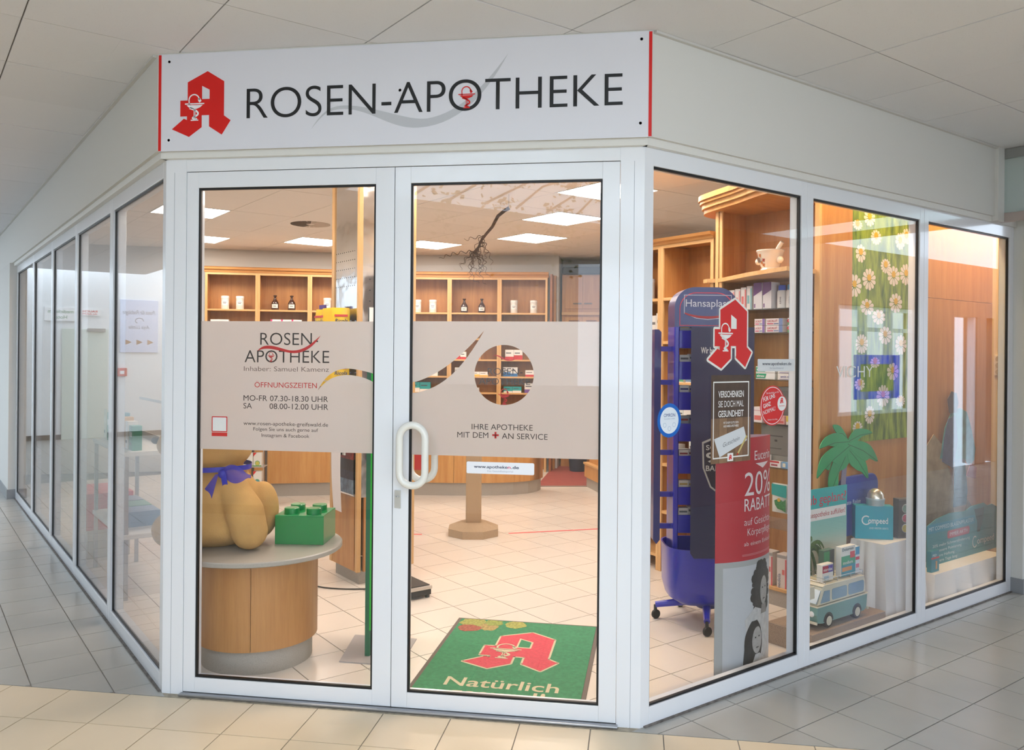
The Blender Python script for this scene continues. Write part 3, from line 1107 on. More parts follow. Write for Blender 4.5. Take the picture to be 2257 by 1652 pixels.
for k in range(7):
    y = -1.4 + k * 0.42
    MB().tube([(-0.3, y, 0.1), (0.2, y + rl.uniform(-0.2, 0.2), 0.25), (0.8, y + rl.uniform(-0.4, 0.4), 0.4), (1.3, y + rl.uniform(-0.6, 0.6), 0.42)], 0.014, 6, taper=0.3).build('stem', mat('#6a5a44', 0.8), pt)

# =================================================================== sign and film
GREYSW = mat('#c3c5ca', 0.45)
sg = thing('shop_sign', 'long white shop sign with black lettering and red emblem above the door', 'sign', (0, -PR, 2.518))
box('panel', mat('#e3e3ea', 0.38), sg, -1.116, 1.132, -0.004, 0.0, 0.0, 0.446)
box('edge_strip', RED, sg, -1.116, -1.1025, -0.0052, -0.004, 0.002, 0.444)
box('edge_strip', RED, sg, 1.1185, 1.132, -0.0052, -0.004, 0.002, 0.444)
emblem(sg, -1.048, 0.063, 0.298, -0.0045, RED, mat('#f4f4f6', 0.45))
Z0 = 2.518
top = bez((-0.374, 2.599), (-0.31, 2.70), (-0.26, 2.705), (-0.17, 2.695)) + bez((-0.17, 2.695), (-0.02, 2.67), (0.08, 2.62), (0.16, 2.628))[1:] + bez((0.16, 2.628), (0.29, 2.645), (0.40, 2.74), (0.518, 2.898))[1:]
low = bez((0.518, 2.898), (0.42, 2.72), (0.30, 2.595), (0.12, 2.589)) + bez((0.12, 2.589), (0.0, 2.585), (-0.08, 2.665), (-0.20, 2.682))[1:] + bez((-0.20, 2.682), (-0.30, 2.69), (-0.32, 2.66), (-0.374, 2.599))[1:]
shape('swoosh', [[(x, z - Z0) for x, z in top + low[1:-1]]], GREYSW, sg, y=-0.0042, depth=0.0004)
text('lettering', 'ROSEN-APOTHEKE', INK, sg, -0.683, 2.655 - Z0, 0.137, -0.0050, w=1.693, align='L', weight=-0.009, tessel=16)
chalice(RED, sg, 0.336, 0.148, 0.098, -0.0056)
for x, z in ((-1.064, 2.93), (-1.064, 2.569), (1.087, 2.932), (1.085, 2.577), (0.035, 2.757)):
    MB().lathe([(0.0, -0.003), (0.0055, -0.003), (0.0065, 0.0), (0.0, 0.0)], 12).build('screw', mat('#70685e', 0.4, metal=0.8), sg, loc=(x, -0.004, z - Z0)).rotation_euler = (PI / 2, 0, 0)

YF, YT = 0.0214, 0.0208
cutL = bez((-0.362, 1.424), (-0.33, 1.49), (-0.28, 1.527), (-0.215, 1.525)) + bez((-0.215, 1.525), (-0.17, 1.523), (-0.12, 1.510), (-0.088, 1.500))[1:]
cutL += bez((-0.088, 1.462), (-0.12, 1.478), (-0.17, 1.497), (-0.225, 1.496)) + bez((-0.225, 1.496), (-0.30, 1.492), (-0.33, 1.46), (-0.362, 1.424))[1:-1]
cutL = [(min(x, -0.0885), z) for x, z in cutL]
filmL = [(-0.938, 1.143), (-0.0945, 1.143), (-0.0945, 1.739), (-0.938, 1.739)]
# the film is cut open where the swoosh reaches its edge
fl_loop = [(-0.938, 1.143), (-0.0945, 1.143), (-0.0945, 1.463)] + [p for p in bez((-0.0945, 1.463), (-0.12, 1.478), (-0.17, 1.497), (-0.225, 1.496))[1:]] + bez((-0.225, 1.496), (-0.30, 1.492), (-0.33, 1.46), (-0.362, 1.424))[1:]
fl_loop += bez((-0.362, 1.424), (-0.33, 1.49), (-0.28, 1.527), (-0.215, 1.525))[1:] + bez((-0.215, 1.525), (-0.17, 1.523), (-0.12, 1.510), (-0.0945, 1.502))[1:] + [(-0.0945, 1.739), (-0.938, 1.739)]
FL = shape('film', [fl_loop], frosted(), DOOR_L, y=YF, depth=0.0003)
FL['label'] = 'frosted film band with black and red print on the left door leaf'
DK = mat('#2a221f', 0.5)
DR = mat('#c9181a', 0.5)


def ft(s, x, z, h, x1, m=DK, weight=0.0, par=FL):
    return text('lettering', s, m, par, x, z, h, YT, w=x1 - x, align='L', weight=weight)


ft('ROSEN-', -0.642, 1.630, 0.056, -0.362, weight=-0.006)
ft('APOTHEKE', -0.718, 1.549, 0.056, -0.308, weight=-0.006)
ft('Inhaber: Samuel Kamenz', -0.721, 1.509, 0.0215, -0.309, mat('#5c4d46', 0.5), -0.008)
ft('ÖFFNUNGSZEITEN', -0.668, 1.434, 0.0235, -0.366, DR)
ft('MO-FR', -0.722, 1.3715, 0.025, -0.606)
ft('07.30-18.30 UHR', -0.592, 1.3715, 0.025, -0.312)
ft('SA', -0.722, 1.3355, 0.025, -0.680)
ft('08.00-12.00 UHR', -0.594, 1.3355, 0.025, -0.311)
ft('www.rosen-apotheke-greifswald.de', -0.721, 1.259, 0.017, -0.311)
ft('Folgen Sie uns auch gerne auf', -0.672, 1.234, 0.0155, -0.359)
ft('Instagram & Facebook', -0.632, 1.206, 0.0155, -0.400)
shape('swoosh', [bez((-0.657, 1.600), (-0.62, 1.65), (-0.56, 1.618), (-0.50, 1.606)) + bez((-0.50, 1.606), (-0.44, 1.600), (-0.40, 1.63), (-0.35, 1.675))[1:] + bez((-0.35, 1.675), (-0.39, 1.61), (-0.44, 1.592), (-0.483, 1.593))[1:] + bez((-0.483, 1.593), (-0.54, 1.597), (-0.61, 1.63), (-0.657, 1.600))[1:-1]], DR, FL, y=YT - 0.0003, depth=0.0002)
chalice(DR, FL, -0.588, 1.553, 0.045, YT - 0.0003)
cd = shape('link_card', [rrect(-0.878, -0.801, 1.2235, 1.296, 0.003)], RED, FL, y=YT, depth=0.0003)
shape('card_field', [rect(-0.8735, -0.8055, 1.228, 1.2915)], PAPER, FL, y=YT - 0.0004, depth=0.0002)
shape('card_strip', [rect(-0.878, -0.801, 1.204, 1.221)], RED, FL, y=YT, depth=0.0003)

fr_loop = [(0.081, 1.143), (0.919, 1.143), (0.919, 1.741), (0.081, 1.741)]
up = [(0.081, 1.468)] + bez((0.10, 1.470), (0.20, 1.500), (0.30, 1.575), (0.409, 1.701)) + bez((0.409, 1.701), (0.33, 1.56), (0.24, 1.445), (0.10, 1.421))[1:] + [(0.081, 1.420)]
fr_loop = [(0.081, 1.143), (0.919, 1.143), (0.919, 1.741), (0.081, 1.741)] + up
FR = shape('film', [fr_loop, circle(0.499, 1.505, 0.1325, 64)], frosted(), DOOR_R, y=YF, depth=0.0003)
FR['label'] = 'frosted film band with round window on the right door leaf'
ft('ROSEN-', 0.426, 1.506, 0.029, 0.582, weight=-0.008, par=FR)
ft('APOTHEKE', 0.387, 1.462, 0.029, 0.616, weight=-0.008, par=FR)
shape('swoosh', [bez((0.449, 1.588), (0.47, 1.605), (0.50, 1.570), (0.53, 1.572)) + bez((0.53, 1.572), (0.555, 1.575), (0.57, 1.592), (0.579, 1.606))[1:] + bez((0.579, 1.606), (0.562, 1.578), (0.545, 1.567), (0.52, 1.567))[1:] + bez((0.52, 1.567), (0.49, 1.568), (0.47, 1.597), (0.449, 1.588))[1:-1]], DR, FR, y=YT - 0.0003, depth=0.0002)
chalice(DR, FR, 0.502, 1.374, 0.072, YT)
ft('IHRE APOTHEKE', 0.356, 1.262, 0.0245, 0.629, par=FR, weight=-0.002)
ft('MIT DEM', 0.291, 1.225, 0.0245, 0.431, par=FR, weight=-0.002)
ft('AN SERVICE', 0.492, 1.2235, 0.0245, 0.695, par=FR, weight=-0.002)
for w, h in ((0.029, 0.0085), (0.0085, 0.029)):
    shape('plus_mark', [rect(0.4635 - w / 2, 0.4635 + w / 2, 1.2385 - h / 2, 1.2385 + h / 2)], DR, FR, y=YT, depth=0.0003)

# web address sticker on the right leaf
st = thing('web_sticker', 'white rounded web address sticker under the film of the right door leaf', 'sticker', (0.487, 0.0132, 1.068))
shape('label_sheet', [rrect(-0.151, 0.151, 0.0, 0.052, 0.006)], mat('#f2f3f8', 0.35), st, depth=0.0004)
text('lettering', 'www.apotheke', mat('#2c3350', 0.5), st, -0.118, 0.025, 0.0125, -0.0006, w=0.150, align='L', weight=0.012)
text('lettering', 'n', mat('#e0406a', 0.5), st, 0.0335, 0.025, 0.0125, -0.0006, w=0.0125, align='L', weight=0.012)
text('lettering', '.de', mat('#2c3350', 0.5), st, 0.0495, 0.025, 0.0125, -0.0006, w=0.034, align='L', weight=0.012)
text('lettering', 'Das Gesundheitsportal', mat('#b9bcc9', 0.5), st, 0, 0.009, 0.0075, -0.0006, w=0.115)
# right rail: black lower rim of the leaf glass is the gasket itself

# =================================================================== stickers on the right front
WL, WR = front_bays('R')


def onwin(name, label, cat, t_, z_, y_=0.0130):
    p = Vector(WL) + Matrix.Rotation(WR, 3, 'Z') @ Vector((t_ + 0.014, y_, z_))
    return thing(name, label, cat, p, WR)


s1 = onwin('emblem_sticker', 'large red A emblem sticker with white border on the right window', 'sticker', 0.408, 1.525)
emblem(s1, 0.012, 0.013, 0.326, 0, RED, mat('#f2f2ee', 0.4), border=mat('#eef0ea', 0.4), bw=0.032)
shape('emblem_counter', [GOTHIC_HOLE], mat('#eef0ea', 0.4), s1, 0.012, 0.013, 0.326, -0.0010, 0.0003)

s2 = onwin('round_sticker', 'round white sticker with blue rim low on the right window beside the door', 'sticker', 0.166, 1.310)
shape('rim', [circle(0, 0, 0.0755, 56)], mat('#1167c4', 0.35), s2, depth=0.0004)
shape('disc', [circle(0, 0.0, 0.0585, 56)], mat('#e6eef6', 0.35), s2, y=-0.0005, depth=0.0003)
text('lettering', 'OMRON', mat('#15458f', 0.4), s2, 0.0, 0.016, 0.0145, -0.0009, w=0.072, weight=0.012)
text('lettering', 'Gesundheit im Blick', mat('#8ea2bd', 0.4), s2, 0.0, 0.005, 0.005, -0.0009, w=0.07)
for x, z in ((-0.03, -0.02), (0.03, -0.02), (0, -0.036)):
    shape('pictogram', [circle(x, z, 0.010, 20), circle(x, z, 0.0085, 20)], mat('#9db4cf', 0.4), s2, y=-0.0008, depth=0.0002)

s3 = onwin('gift_poster', 'brown wood-look gift voucher poster on the right window under the emblem', 'poster', 0.444, 1.095)
PW, PH = 0.29, 0.412
shape('sheet', [rect(0, PW, 0, PH)], mat('#4e3b2c', 0.5, var=0.25, vscale=14), s3, depth=0.0004)
for i, c in enumerate(('#7d6045', '#8c6d4f', '#74583e', '#86674a', '#7a5c42')):
    shape('board_print', [rect(i * PW / 5 + 0.001, (i + 1) * PW / 5 - 0.001, 0.0, 0.21)], mat(c, 0.5, var=0.15, vscale=20), s3, y=-0.0005, depth=0.0002)
shape('border_line', [rect(0.014, PW - 0.014, 0.022, PH - 0.03), rect(0.020, PW - 0.020, 0.028, PH - 0.036)], mat('#efeee8', 0.5), s3, y=-0.0008, depth=0.0002)
for i, (s_, w_) in enumerate((('VERSCHENKEN', 0.185), ('SIE DOCH MAL', 0.185), ('GESUNDHEIT', 0.185))):
    text('lettering', s_, PAPER, s3, 0.143, 0.308 - i * 0.046, 0.029, -0.0010, w=w_, weight=0.014)
text('lettering', 'MIT EINEM GUTSCHEIN', PAPER, s3, 0.143, 0.183, 0.010, -0.0010, w=0.11, weight=0.01)
text('lettering', 'AUS IHRER APOTHEKE', PAPER, s3, 0.143, 0.167, 0.010, -0.0010, w=0.11, weight=0.01)
shape('voucher_print', [[(0.022, 0.115), (0.238, 0.165), (0.262, 0.098), (0.062, 0.028)]], mat('#d7dbde', 0.5), s3, y=-0.0010, depth=0.0002)
text('lettering', 'Gutschein', mat('#4a4a4d', 0.5), s3, 0.145, 0.088, 0.020, -0.0013, w=0.125, rot=0.24, shear=0.35, weight=-0.012)
shape('pencil_print', [stroke([(0.262, 0.120), (0.196, 0.040)], 0.010)], mat('#cdbb74', 0.5), s3, y=-0.0013, depth=0.0002)
shape('pencil_print', [stroke([(0.196, 0.040), (0.186, 0.028)], 0.008, 0.001)], RED, s3, y=-0.0013, depth=0.0002)
shape('logo_field', [rect(0.118, 0.160, 0.006, 0.044)], PAPER, s3, y=-0.0012, depth=0.0002)
shape('logo_letter', [GOTHIC_A, GOTHIC_HOLE], RED, s3, 0.127, 0.012, 0.025, -0.0015, 0.0002)

s4 = onwin('slogan_sticker', 'round red slogan sticker with small white disc on the right window', 'sticker', 0.905, 1.353)
shape('disc', [circle(0, 0, 0.099, 56)], RED, s4, depth=0.0004)
shape('ring_line', [circle(0, 0, 0.093, 56), circle(0, 0, 0.0895, 56)], PAPER, s4, y=-0.0005, depth=0.0002)
for i, s_ in enumerate(('FÜR UNS', 'GANZ', 'NORMAL!')):
    text('lettering', s_, PAPER, s4, -0.072, 0.020 - i * 0.032, 0.020, -0.0006, w=(0.094, 0.06, 0.098)[i], align='L', rot=0.22, weight=0.018)
text('lettering', 'Die Apotheke vor Ort', PAPER, s4, 0.0, 0.060, 0.009, -0.0006, w=0.10, rot=0.05)
text('lettering', 'Qualität in Ihrer Nähe', PAPER, s4, 0.0, -0.072, 0.007, -0.0006, w=0.08)
shape('small_disc', [circle(0.075, 0.008, 0.040, 40)], RED, s4, y=-0.0006, depth=0.0002)
shape('small_disc', [circle(0.075, 0.008, 0.036, 40)], PAPER, s4, y=-0.0009, depth=0.0002)
shape('logo_letter', [GOTHIC_A, GOTHIC_HOLE], RED, s4, 0.058, 0.008, 0.030, -0.0012, 0.0002)
text('lettering', 'Apotheken', RED, s4, 0.075, -0.006, 0.007, -0.0012, w=0.045)

s5 = onwin('web_sticker', 'white web address sticker on the right window above the toothpaste', 'sticker', 0.785, 1.523)
shape('label_sheet', [rrect(0, 0.300, 0.0, 0.06, 0.006)], mat('#dcdfe0', 0.35), s5, depth=0.0004)
text('lettering', 'www.apotheken.de', mat('#3a3f50', 0.5), s5, 0.035, 0.030, 0.0155, -0.0006, w=0.235, align='L', weight=0.008)
text('lettering', 'Das Gesundheitsportal', mat('#a5a9b0', 0.5), s5, 0.15, 0.012, 0.008, -0.0006, w=0.11)

s6 = onwin('glass_lettering', 'pale letters on the glass over the chamomile poster', 'lettering', 1.457, 1.485)
text('lettering', 'VICHY', mat('#dfe2da', 0.4), s6, 0.0, 0.0, 0.062, 0, w=0.36, align='L', shear=0.0, weight=-0.006)

# =================================================================== shop fittings
RU = -PI / 4          # things facing -U: local x = -V, local y = +U


def uvl(U, V, z=0.0):
    return UV(U, V, z)


# ---- back shelves: seven bays along the curve
POSTS = [(-4.475, 6.452), (-3.857, 6.677), (-3.23, 6.905), (-2.602, 7.127), (-2.04, 7.322), (-1.443, 7.42), (-0.767, 7.498), (-0.116, 7.55)]
SHELF_Z = [0.62, 0.86, 1.065, 1.285, 1.515, 1.80, 2.150]
BAY = []
bay_lab = ['at the far left, holding two white jars', 'with two brown bottles, in the left door leaf', 'partly hidden by the pillar', 'behind the pillar', 'behind the door stile, holding two white jars', 'with two brown bottles, in the right door leaf', 'at the right end, holding two wide-set white jars']
BACKW = wood('#a56e3a', '#c48e52')
for k in range(7):
    p, q = Vector(POSTS[k]), Vector(POSTS[k + 1])
    L = (q - p).length
    rz = math.atan2(q.y - p.y, q.x - p.x)
    t = thing('wall_shelf', 'cherry wood wall shelf bay ' + bay_lab[k], 'shelf', (p.x, p.y, 0), rz, 'curved row of wall shelves at the back')
    box('back_panel', BACKW, t, 0.0, L, 0.255, 0.27, 0.0, 2.63)
    box('side_panel', CHERRY, t, 0.002, 0.022, 0.012, 0.255, 0.0, 2.62)
    box('side_panel', CHERRY, t, L - 0.022, L - 0.002, 0.012, 0.255, 0.0, 2.62)
    box('front_edge', BEECH, t, 0.0, 0.030, -0.006, 0.012, 0.0, 2.62, 0.003)
    box('front_edge', BEECH, t, L - 0.030, L, -0.006, 0.012, 0.0, 2.62, 0.003)
    for z in SHELF_Z:
        box('shelf_board', BEECHX, t, 0.022, L - 0.022, 0.0, 0.255, z - 0.022, z, 0.002)
    box('header', BEECHX, t, 0.0, L, -0.004, 0.02, 2.60, 2.63)
    MB().xprism([(0.27, 2.63), (-0.012, 2.63), (-0.018, 2.655), (-0.045, 2.668), (-0.05, 2.69), (-0.06, 2.70), (0.27, 2.70)], -0.012, L + 0.012).build('cornice', CHERRYX, t)
    BAY.append((t, p, q, rz, L))


def on_bay(px_pt, back=0.10):
    """point on the shelf front line moved back into the bay"""
    best = min(BAY, key=lambda b: abs((Vector(px_pt) - b[1]).dot((b[2] - b[1]).normalized()) - b[4] / 2) + 5 * abs((Vector(px_pt) - b[1]).cross((b[2] - b[1]).normalized()) if False else 0) if 0 <= (Vector(px_pt) - b[1]).dot((b[2] - b[1]).normalized()) <= b[4] else 9)
    d = (best[2] - best[1]).normalized()
    n = Vector((-d.y, d.x))
    return Vector(px_pt) + n * back, best[3]


JARW = mat('#e7e3dd', 0.35)


def jar(x, y, z, rz, label):
    t = thing('apothecary_jar', label, 'jar', (x, y, z), rz, 'white jars on the back shelves')
    MB().lathe([(0.0, 0), (0.048, 0), (0.05, 0.004), (0.05, 0.138), (0.046, 0.142), (0.0, 0.142)], 24).build('body', JARW, t, smooth=True)
    MB().lathe([(0.0, 0.142), (0.051, 0.142), (0.052, 0.146), (0.052, 0.168), (0.049, 0.176), (0.0, 0.178)], 24).build('lid', mat('#efece7', 0.35), t, smooth=True)
    MB().grid(lambda u, v: (0.0508 * math.sin((u - 0.5) * 1.9), -0.0508 * math.cos((u - 0.5) * 1.9), 0.055 + v * 0.055), 8, 1).build('label', mat('#f5f3ef', 0.5), t)
    for zz, w in ((0.09, 0.045), (0.074, 0.035)):
        MB().grid(lambda u, v: (0.0514 * math.sin((u - 0.5) * w / 0.05), -0.0514 * math.cos((u - 0.5) * w / 0.05), zz + v * 0.006), 4, 1).build('print_line', INK, t)


def bottle(x, y, z, rz, label):
    t = thing('brown_bottle', label, 'bottle', (x, y, z), rz, 'brown apothecary bottles on the back shelves')
    br = mat('#3a1a0c', 0.12, coat=0.5)
    MB().lathe([(0.0, 0), (0.047, 0), (0.05, 0.006), (0.05, 0.085), (0.044, 0.105), (0.022, 0.140), (0.017, 0.148), (0.017, 0.165), (0.0, 0.166)], 24).build('body', br, t, smooth=True)
    MB().lathe([(0.0, 0.166), (0.012, 0.166), (0.013, 0.172), (0.023, 0.184), (0.023, 0.197), (0.0, 0.199)], 20).build('stopper', br, t, smooth=True)
    MB().grid(lambda u, v: (0.0508 * math.sin((u - 0.5) * 1.7), -0.0508 * math.cos((u - 0.5) * 1.7), 0.028 + v * 0.05), 8, 1).build('label', mat('#ece8e0', 0.5), t)
    MB().grid(lambda u, v: (0.0514 * math.sin((u - 0.5) * 0.8), -0.0514 * math.cos((u - 0.5) * 0.8), 0.048 + v * 0.008), 4, 1).build('print_line', INK, t)


jl = [((-4.253, 6.533), 'white lidded jar, leftmost of the pair in the left-most shelf bay'), ((-4.077, 6.597), 'white lidded jar, right one of the pair in the left-most shelf bay'), ((-3.019, 6.982), 'single white lidded jar next to the mirrored pillar'),
      ((-1.885, 7.36), 'white lidded jar partly behind the hanging cellophane bag'), ((-1.676, 7.388), 'white lidded jar just left of the brown bottles in the right leaf'), ((-0.576, 7.513), 'white lidded jar left of two in the right-most shelf bay'), ((-0.306, 7.535), 'white lidded jar at the right end of the back shelves')]
for p, lb in jl:
    q, rz = on_bay(p)
    jar(q.x, q.y, 2.150, rz, lb)
bl = [((-3.657, 6.75), 'brown bottle, left of the pair in the left door leaf'), ((-3.455, 6.823), 'brown bottle, right of the pair in the left door leaf'), ((-1.253, 7.446), 'brown bottle, left of the pair in the right door leaf'), ((-1.014, 7.478), 'brown bottle, right of the pair in the right door leaf')]
for p, lb in bl:
    q, rz = on_bay(p)
    bottle(q.x, q.y, 2.150, rz, lb)


# ---- cartons: a box with printed face bands
def carton(label, loc, rz, w, d, h, base, bands=(), words=(), group=None, name='medicine_carton', par=None, tilt=0.0, cat='box'):
    """front is local -y; bands = (x0,x1,z0,z1,colour) as fractions; words = (text,x,z,h,colour,w)"""
    t = thing(name, label, cat, loc, rz, group)
    if tilt:
        t.rotation_euler = (tilt, 0, rz)
    box('carton_body', mat(base, 0.45), t, -w / 2, w / 2, 0, d, 0, h, 0.0008, segs=1)
    for i, (x0, x1, z0, z1, c) in enumerate(bands):
        box('print_band', mat(c, 0.45), t, -w / 2 + x0 * w, -w / 2 + x1 * w, -0.0004 - 0.0002 * i, 0.0, z0 * h, z1 * h)
    for s_, x, z, hh, c, ww in words:
        text('lettering', s_, mat(c, 0.5), t, -w / 2 + x * w, z * h, hh, -0.0012, w=ww * w, weight=0.012, tessel=2)
    return t


# rows of packs on the back shelves (seen above the film and through its cut-outs)
rng = random.Random(3)
PAL = [('#ece8e2', '#d9792b'), ('#efece6', '#c8343a'), ('#e9e6e0', '#3f8f5a'), ('#e6e4e0', '#2b6fae'), ('#f0ede8', '#e0b23a'), ('#3aa6a6', '#ece8e2'), ('#d8c3a0', '#8a4a2a'), ('#ebe7e2', '#7a5aa0')]
SHN = {1.80: 'third', 1.515: 'fourth', 1.285: 'fifth', 1.065: 'sixth'}
for b in (0, 1, 4, 5, 6):
    t0, p, q, rz, L = BAY[b]
    d = (q - p).normalized()
    n = Vector((-d.y, d.x))
    for zi, z in enumerate((1.80, 1.515, 1.285, 1.065)):
        if b in (0, 1) and z < 1.7:
            continue
        x = 0.05 + rng.uniform(0, 0.04)
        while x < L - 0.12:
            c1, c2 = rng.choice(PAL)
            w = rng.uniform(0.075, 0.15)
            h = rng.uniform(0.06, 0.14) if z < 1.7 else rng.uniform(0.17, 0.24)
            cnt = 1 if rng.random() < 0.4 else 2
            if b == 1 and z == 1.80:
                c1, c2, w, h, cnt = '#efe9ea', '#e8407a', 0.135, 0.225, 3
                x = 0.16 if x < 0.15 else x
            if b == 0 and z == 1.80:
                c1, c2, w, h, cnt = '#efece6', '#a8b0b8', 0.115, 0.215, 2
            if b in (4, 5, 6) and z == 1.80:
                h = rng.uniform(0.15, 0.19)
            for c in range(cnt):
                if x + w > L - 0.05:
                    break
                pt = p + d * (x + w / 2) + n * 0.055
                if b == 1 and z == 1.80:
                    bands = [(0, 0.16, 0, 1, c2)]
                elif b == 0 and z == 1.80:
                    bands = [(0.1, 0.8, 0.82, 0.86, c2), (0.55, 0.85, 0.62, 0.72, '#9aa070')]
                else:
                    bands = [(0, 1, 0.0, rng.uniform(0.25, 0.5), c2), (0.1, 0.7, 0.62, 0.72, '#55585e')]
                carton('small %s carton on the back shelves, %s board' % ({'#ece8e2': 'white and orange', '#efece6': 'white and red', '#e9e6e0': 'white and green', '#e6e4e0': 'white and blue', '#f0ede8': 'white and yellow', '#3aa6a6': 'teal', '#d8c3a0': 'tan', '#ebe7e2': 'white and violet', '#efe9ea': 'pink edged white'}[c1], SHN[z]), (pt.x, pt.y, z), rz, w - 0.003, 0.10, h, c1, bands, group='cartons on the back shelves: %s %s' % (c1.lstrip('#'), SHN[z]))
                x += w
            x += rng.uniform(0.02, 0.12)
            if b in (0,) or (b == 1 and x > 0.5):
                break

# ---- curved sales counter
CP = [(-3.9, 4.66), (-2.935, 5.055), (-2.319, 5.268), (-1.43, 5.459), (-0.94, 5.515), (-0.52, 5.60), (-0.30, 5.70), (-0.15, 5.82), (-0.07, 5.97), (-0.045, 6.11)]


def offset_line(P, dist):
    out = []
    P = [Vector(p) for p in P]
    for i in range(len(P)):
        d = (P[min(i + 1, len(P) - 1)] - P[max(i - 1, 0)]).normalized()
        out.append(P[i] + Vector((d.y, -d.x)) * dist)
    return out


def ribbon(P, th, z0, z1):
    """wall along the line P with thickness th to its right-hand side (towards the viewer)"""
    mb = MB()
    a, b_ = [Vector(p) for p in P], offset_line(P, th)
    for i in range(len(a) - 1):
        mb.prism([a[i][:], a[i + 1][:], b_[i + 1][:], b_[i][:]], z0, z1)
    return mb


ctr = thing('sales_counter', 'long curved wooden sales counter with grey stone plinth at the back', 'counter')
ribbon(CP, 0.02, 0.0, 0.145).build('plinth', STONE, ctr, smooth=True)
for i in range(len(CP) - 1):
    if i < 4:
        ribbon(CP[i:i + 2], 0.045, 0.145, 0.93).build('front_panel', COUNTER, ctr)
ribbon(CP[4:], 0.045, 0.145, 0.93).build('front_panel', COUNTER, ctr, smooth=True)
back = [tuple(p) for p in offset_line(CP, -0.55)]
mb = MB()
f_ = offset_line(CP, 0.07)
for i in range(len(CP) - 1):
    mb.prism([f_[i][:], f_[i + 1][:], back[i + 1], back[i]], 0.93, 0.965)
mb.build('worktop', STONE, ctr)

bag = thing('gift_bag', 'red paper bag with white cords hanging at the counter beside the door handle', 'bag', (-1.32, 5.415, 0.30), R(8))
MB().prism([(-0.09, -0.09), (0.09, -0.09), (0.09, 0.0), (-0.09, 0.0)], 0.0, 0.24).build('bag_body', mat('#b3161c', 0.4, bump=0.2, bscale=25), bag)
for dx in (-0.03, 0.03):
    MB().tube([(dx - 0.02, -0.045, 0.24), (dx + 0.05, -0.04, 0.30), (dx + 0.10, -0.02, 0.32)], 0.003, 5).build('cord', PAPER, bag)

# ---- base cabinet on the right, tall cabinet in the back room, red floor
a, b_ = Vector((0.469, 6.451)), Vector((0.655, 5.96))
d = (b_ - a).normalized()
bc = thing('base_cabinet', 'low wooden cabinet with ledge and grey plinth seen at the right edge of the door', 'cabinet', (a.x, a.y, 0), math.atan2(d.y, d.x))
box('plinth', STONE, bc, 0.02, 1.5, 0.02, 0.5, 0.0, 0.12)
box('body', COUNTER, bc, 0.0, 1.5, 0.0, 0.52, 0.12, 0.27)
box('ledge', BEECHX, bc, -0.01, 1.5, -0.015, 0.52, 0.27, 0.295, 0.003)
box('upper_body', COUNTER, bc, 0.03, 1.5, 0.05, 0.5, 0.295, 0.92)
box('top', STONE, bc, -0.02, 1.5, 0.0, 0.52, 0.92, 0.955, 0.003)
box('shelf_side', CHERRY, bc, 0.22, 0.245, 0.18, 0.5, 0.955, 2.62)
box('shelf_back', BACKW, bc, 0.245, 1.5, 0.48, 0.5, 0.955, 2.62)
for z in (1.35, 1.75, 2.15):
    box('shelf_board', BEECHX, bc, 0.245, 1.5, 0.18, 0.48, z - 0.022, z)
MB().xprism([(0.5, 2.62), (0.17, 2.62), (0.16, 2.65), (0.13, 2.67), (0.12, 2.70), (0.5, 2.70)], 0.19, 1.5).build('cornice', CHERRYX, bc)
tag(MB().prism([(-0.10, 6.33), (0.50, 6.45), (0.95, 8.5), (0.0, 8.5), (-0.08, 7.5)], 0.0, 0.006).build('floor_red', mat('#a8504a', 0.6, var=0.1, vscale=12)), 'red floor covering behind the counter', kind='structure')
tag(MB().prism([(-0.11, 6.30), (0.51, 6.42), (0.505, 6.45), (-0.105, 6.33)], 0.0, 0.008).build('trim_4', mat('#8d8378', 0.5)), 'grey edge strip of the red floor', kind='structure')

tc_ = thing('tall_cabinet', 'tall wooden cabinet with double doors and drawers in the back room', 'cabinet', (0.03, 8.10, 0))
box('body', CHERRY, tc_, 0.0, 0.82, 0.02, 0.40, 0.0, 2.72)
for i in range(3):
    x = 0.05 + i * 0.245
    dd = box('door', CHERRY, tc_, x, x + 0.242, 0.0, 0.02, 2.24, 2.70, 0.002)
    box('pull', mat('#5a4a3a', 0.4, metal=0.6), dd, x + (0.11 if i % 2 == 0 else 0.02), x + (0.23 if i % 2 == 0 else 0.13), -0.02, 0.0, 2.305, 2.320)
for i in range(3):
    for j in range(6):
        x, z = 0.05 + i * 0.245, 2.13 - (j + 1) * 0.16
        dd = box('drawer', COUNTER, tc_, x, x + 0.235, 0.0, 0.02, z, z + 0.15, 0.003)
        box('pull', mat('#7a4a22', 0.5), dd, x + 0.05, x + 0.2, -0.015, 0.0, z + 0.09, z + 0.105)
box('ledge', BEECHX, tc_, 0.0, 0.82, -0.03, 0.02, 2.15, 2.19)
box('roller', mat('#2c2620', 0.5), tc_, 0.0, 0.82, -0.02, 0.06, 2.73, 2.83, 0.02)
rp = thing('side_panel', 'dark wooden end panel to the right of the back shelves', 'panel', (-0.085, 7.565, 0))
box('panel_board', wood('#8a4f26', '#a8683a'), rp, 0.0, 0.03, 0.0, 0.30, 0.0, 2.68)
box('post_board', CHERRY, rp, 0.03, 0.06, 0.22, 0.30, 0.0, 2.68)
bin_ = thing('waste_bin', 'dark blue bin standing on the red floor behind the counter', 'bin', (0.30, 7.72, 0.006))
MB().lathe([(0.0, 0.0), (0.11, 0.0), (0.14, 0.30), (0.125, 0.30), (0.10, 0.02), (0.0, 0.02)], 20).build('shell', mat('#262f45', 0.4), bin_, smooth=True)
MB().tube([(0.14 * math.cos(x), 0.14 * math.sin(x), 0.30) for x in [2 * PI * i / 20 for i in range(20)]], 0.008, 6, closed=True).build('rim', mat('#1a2133', 0.4), bin_)

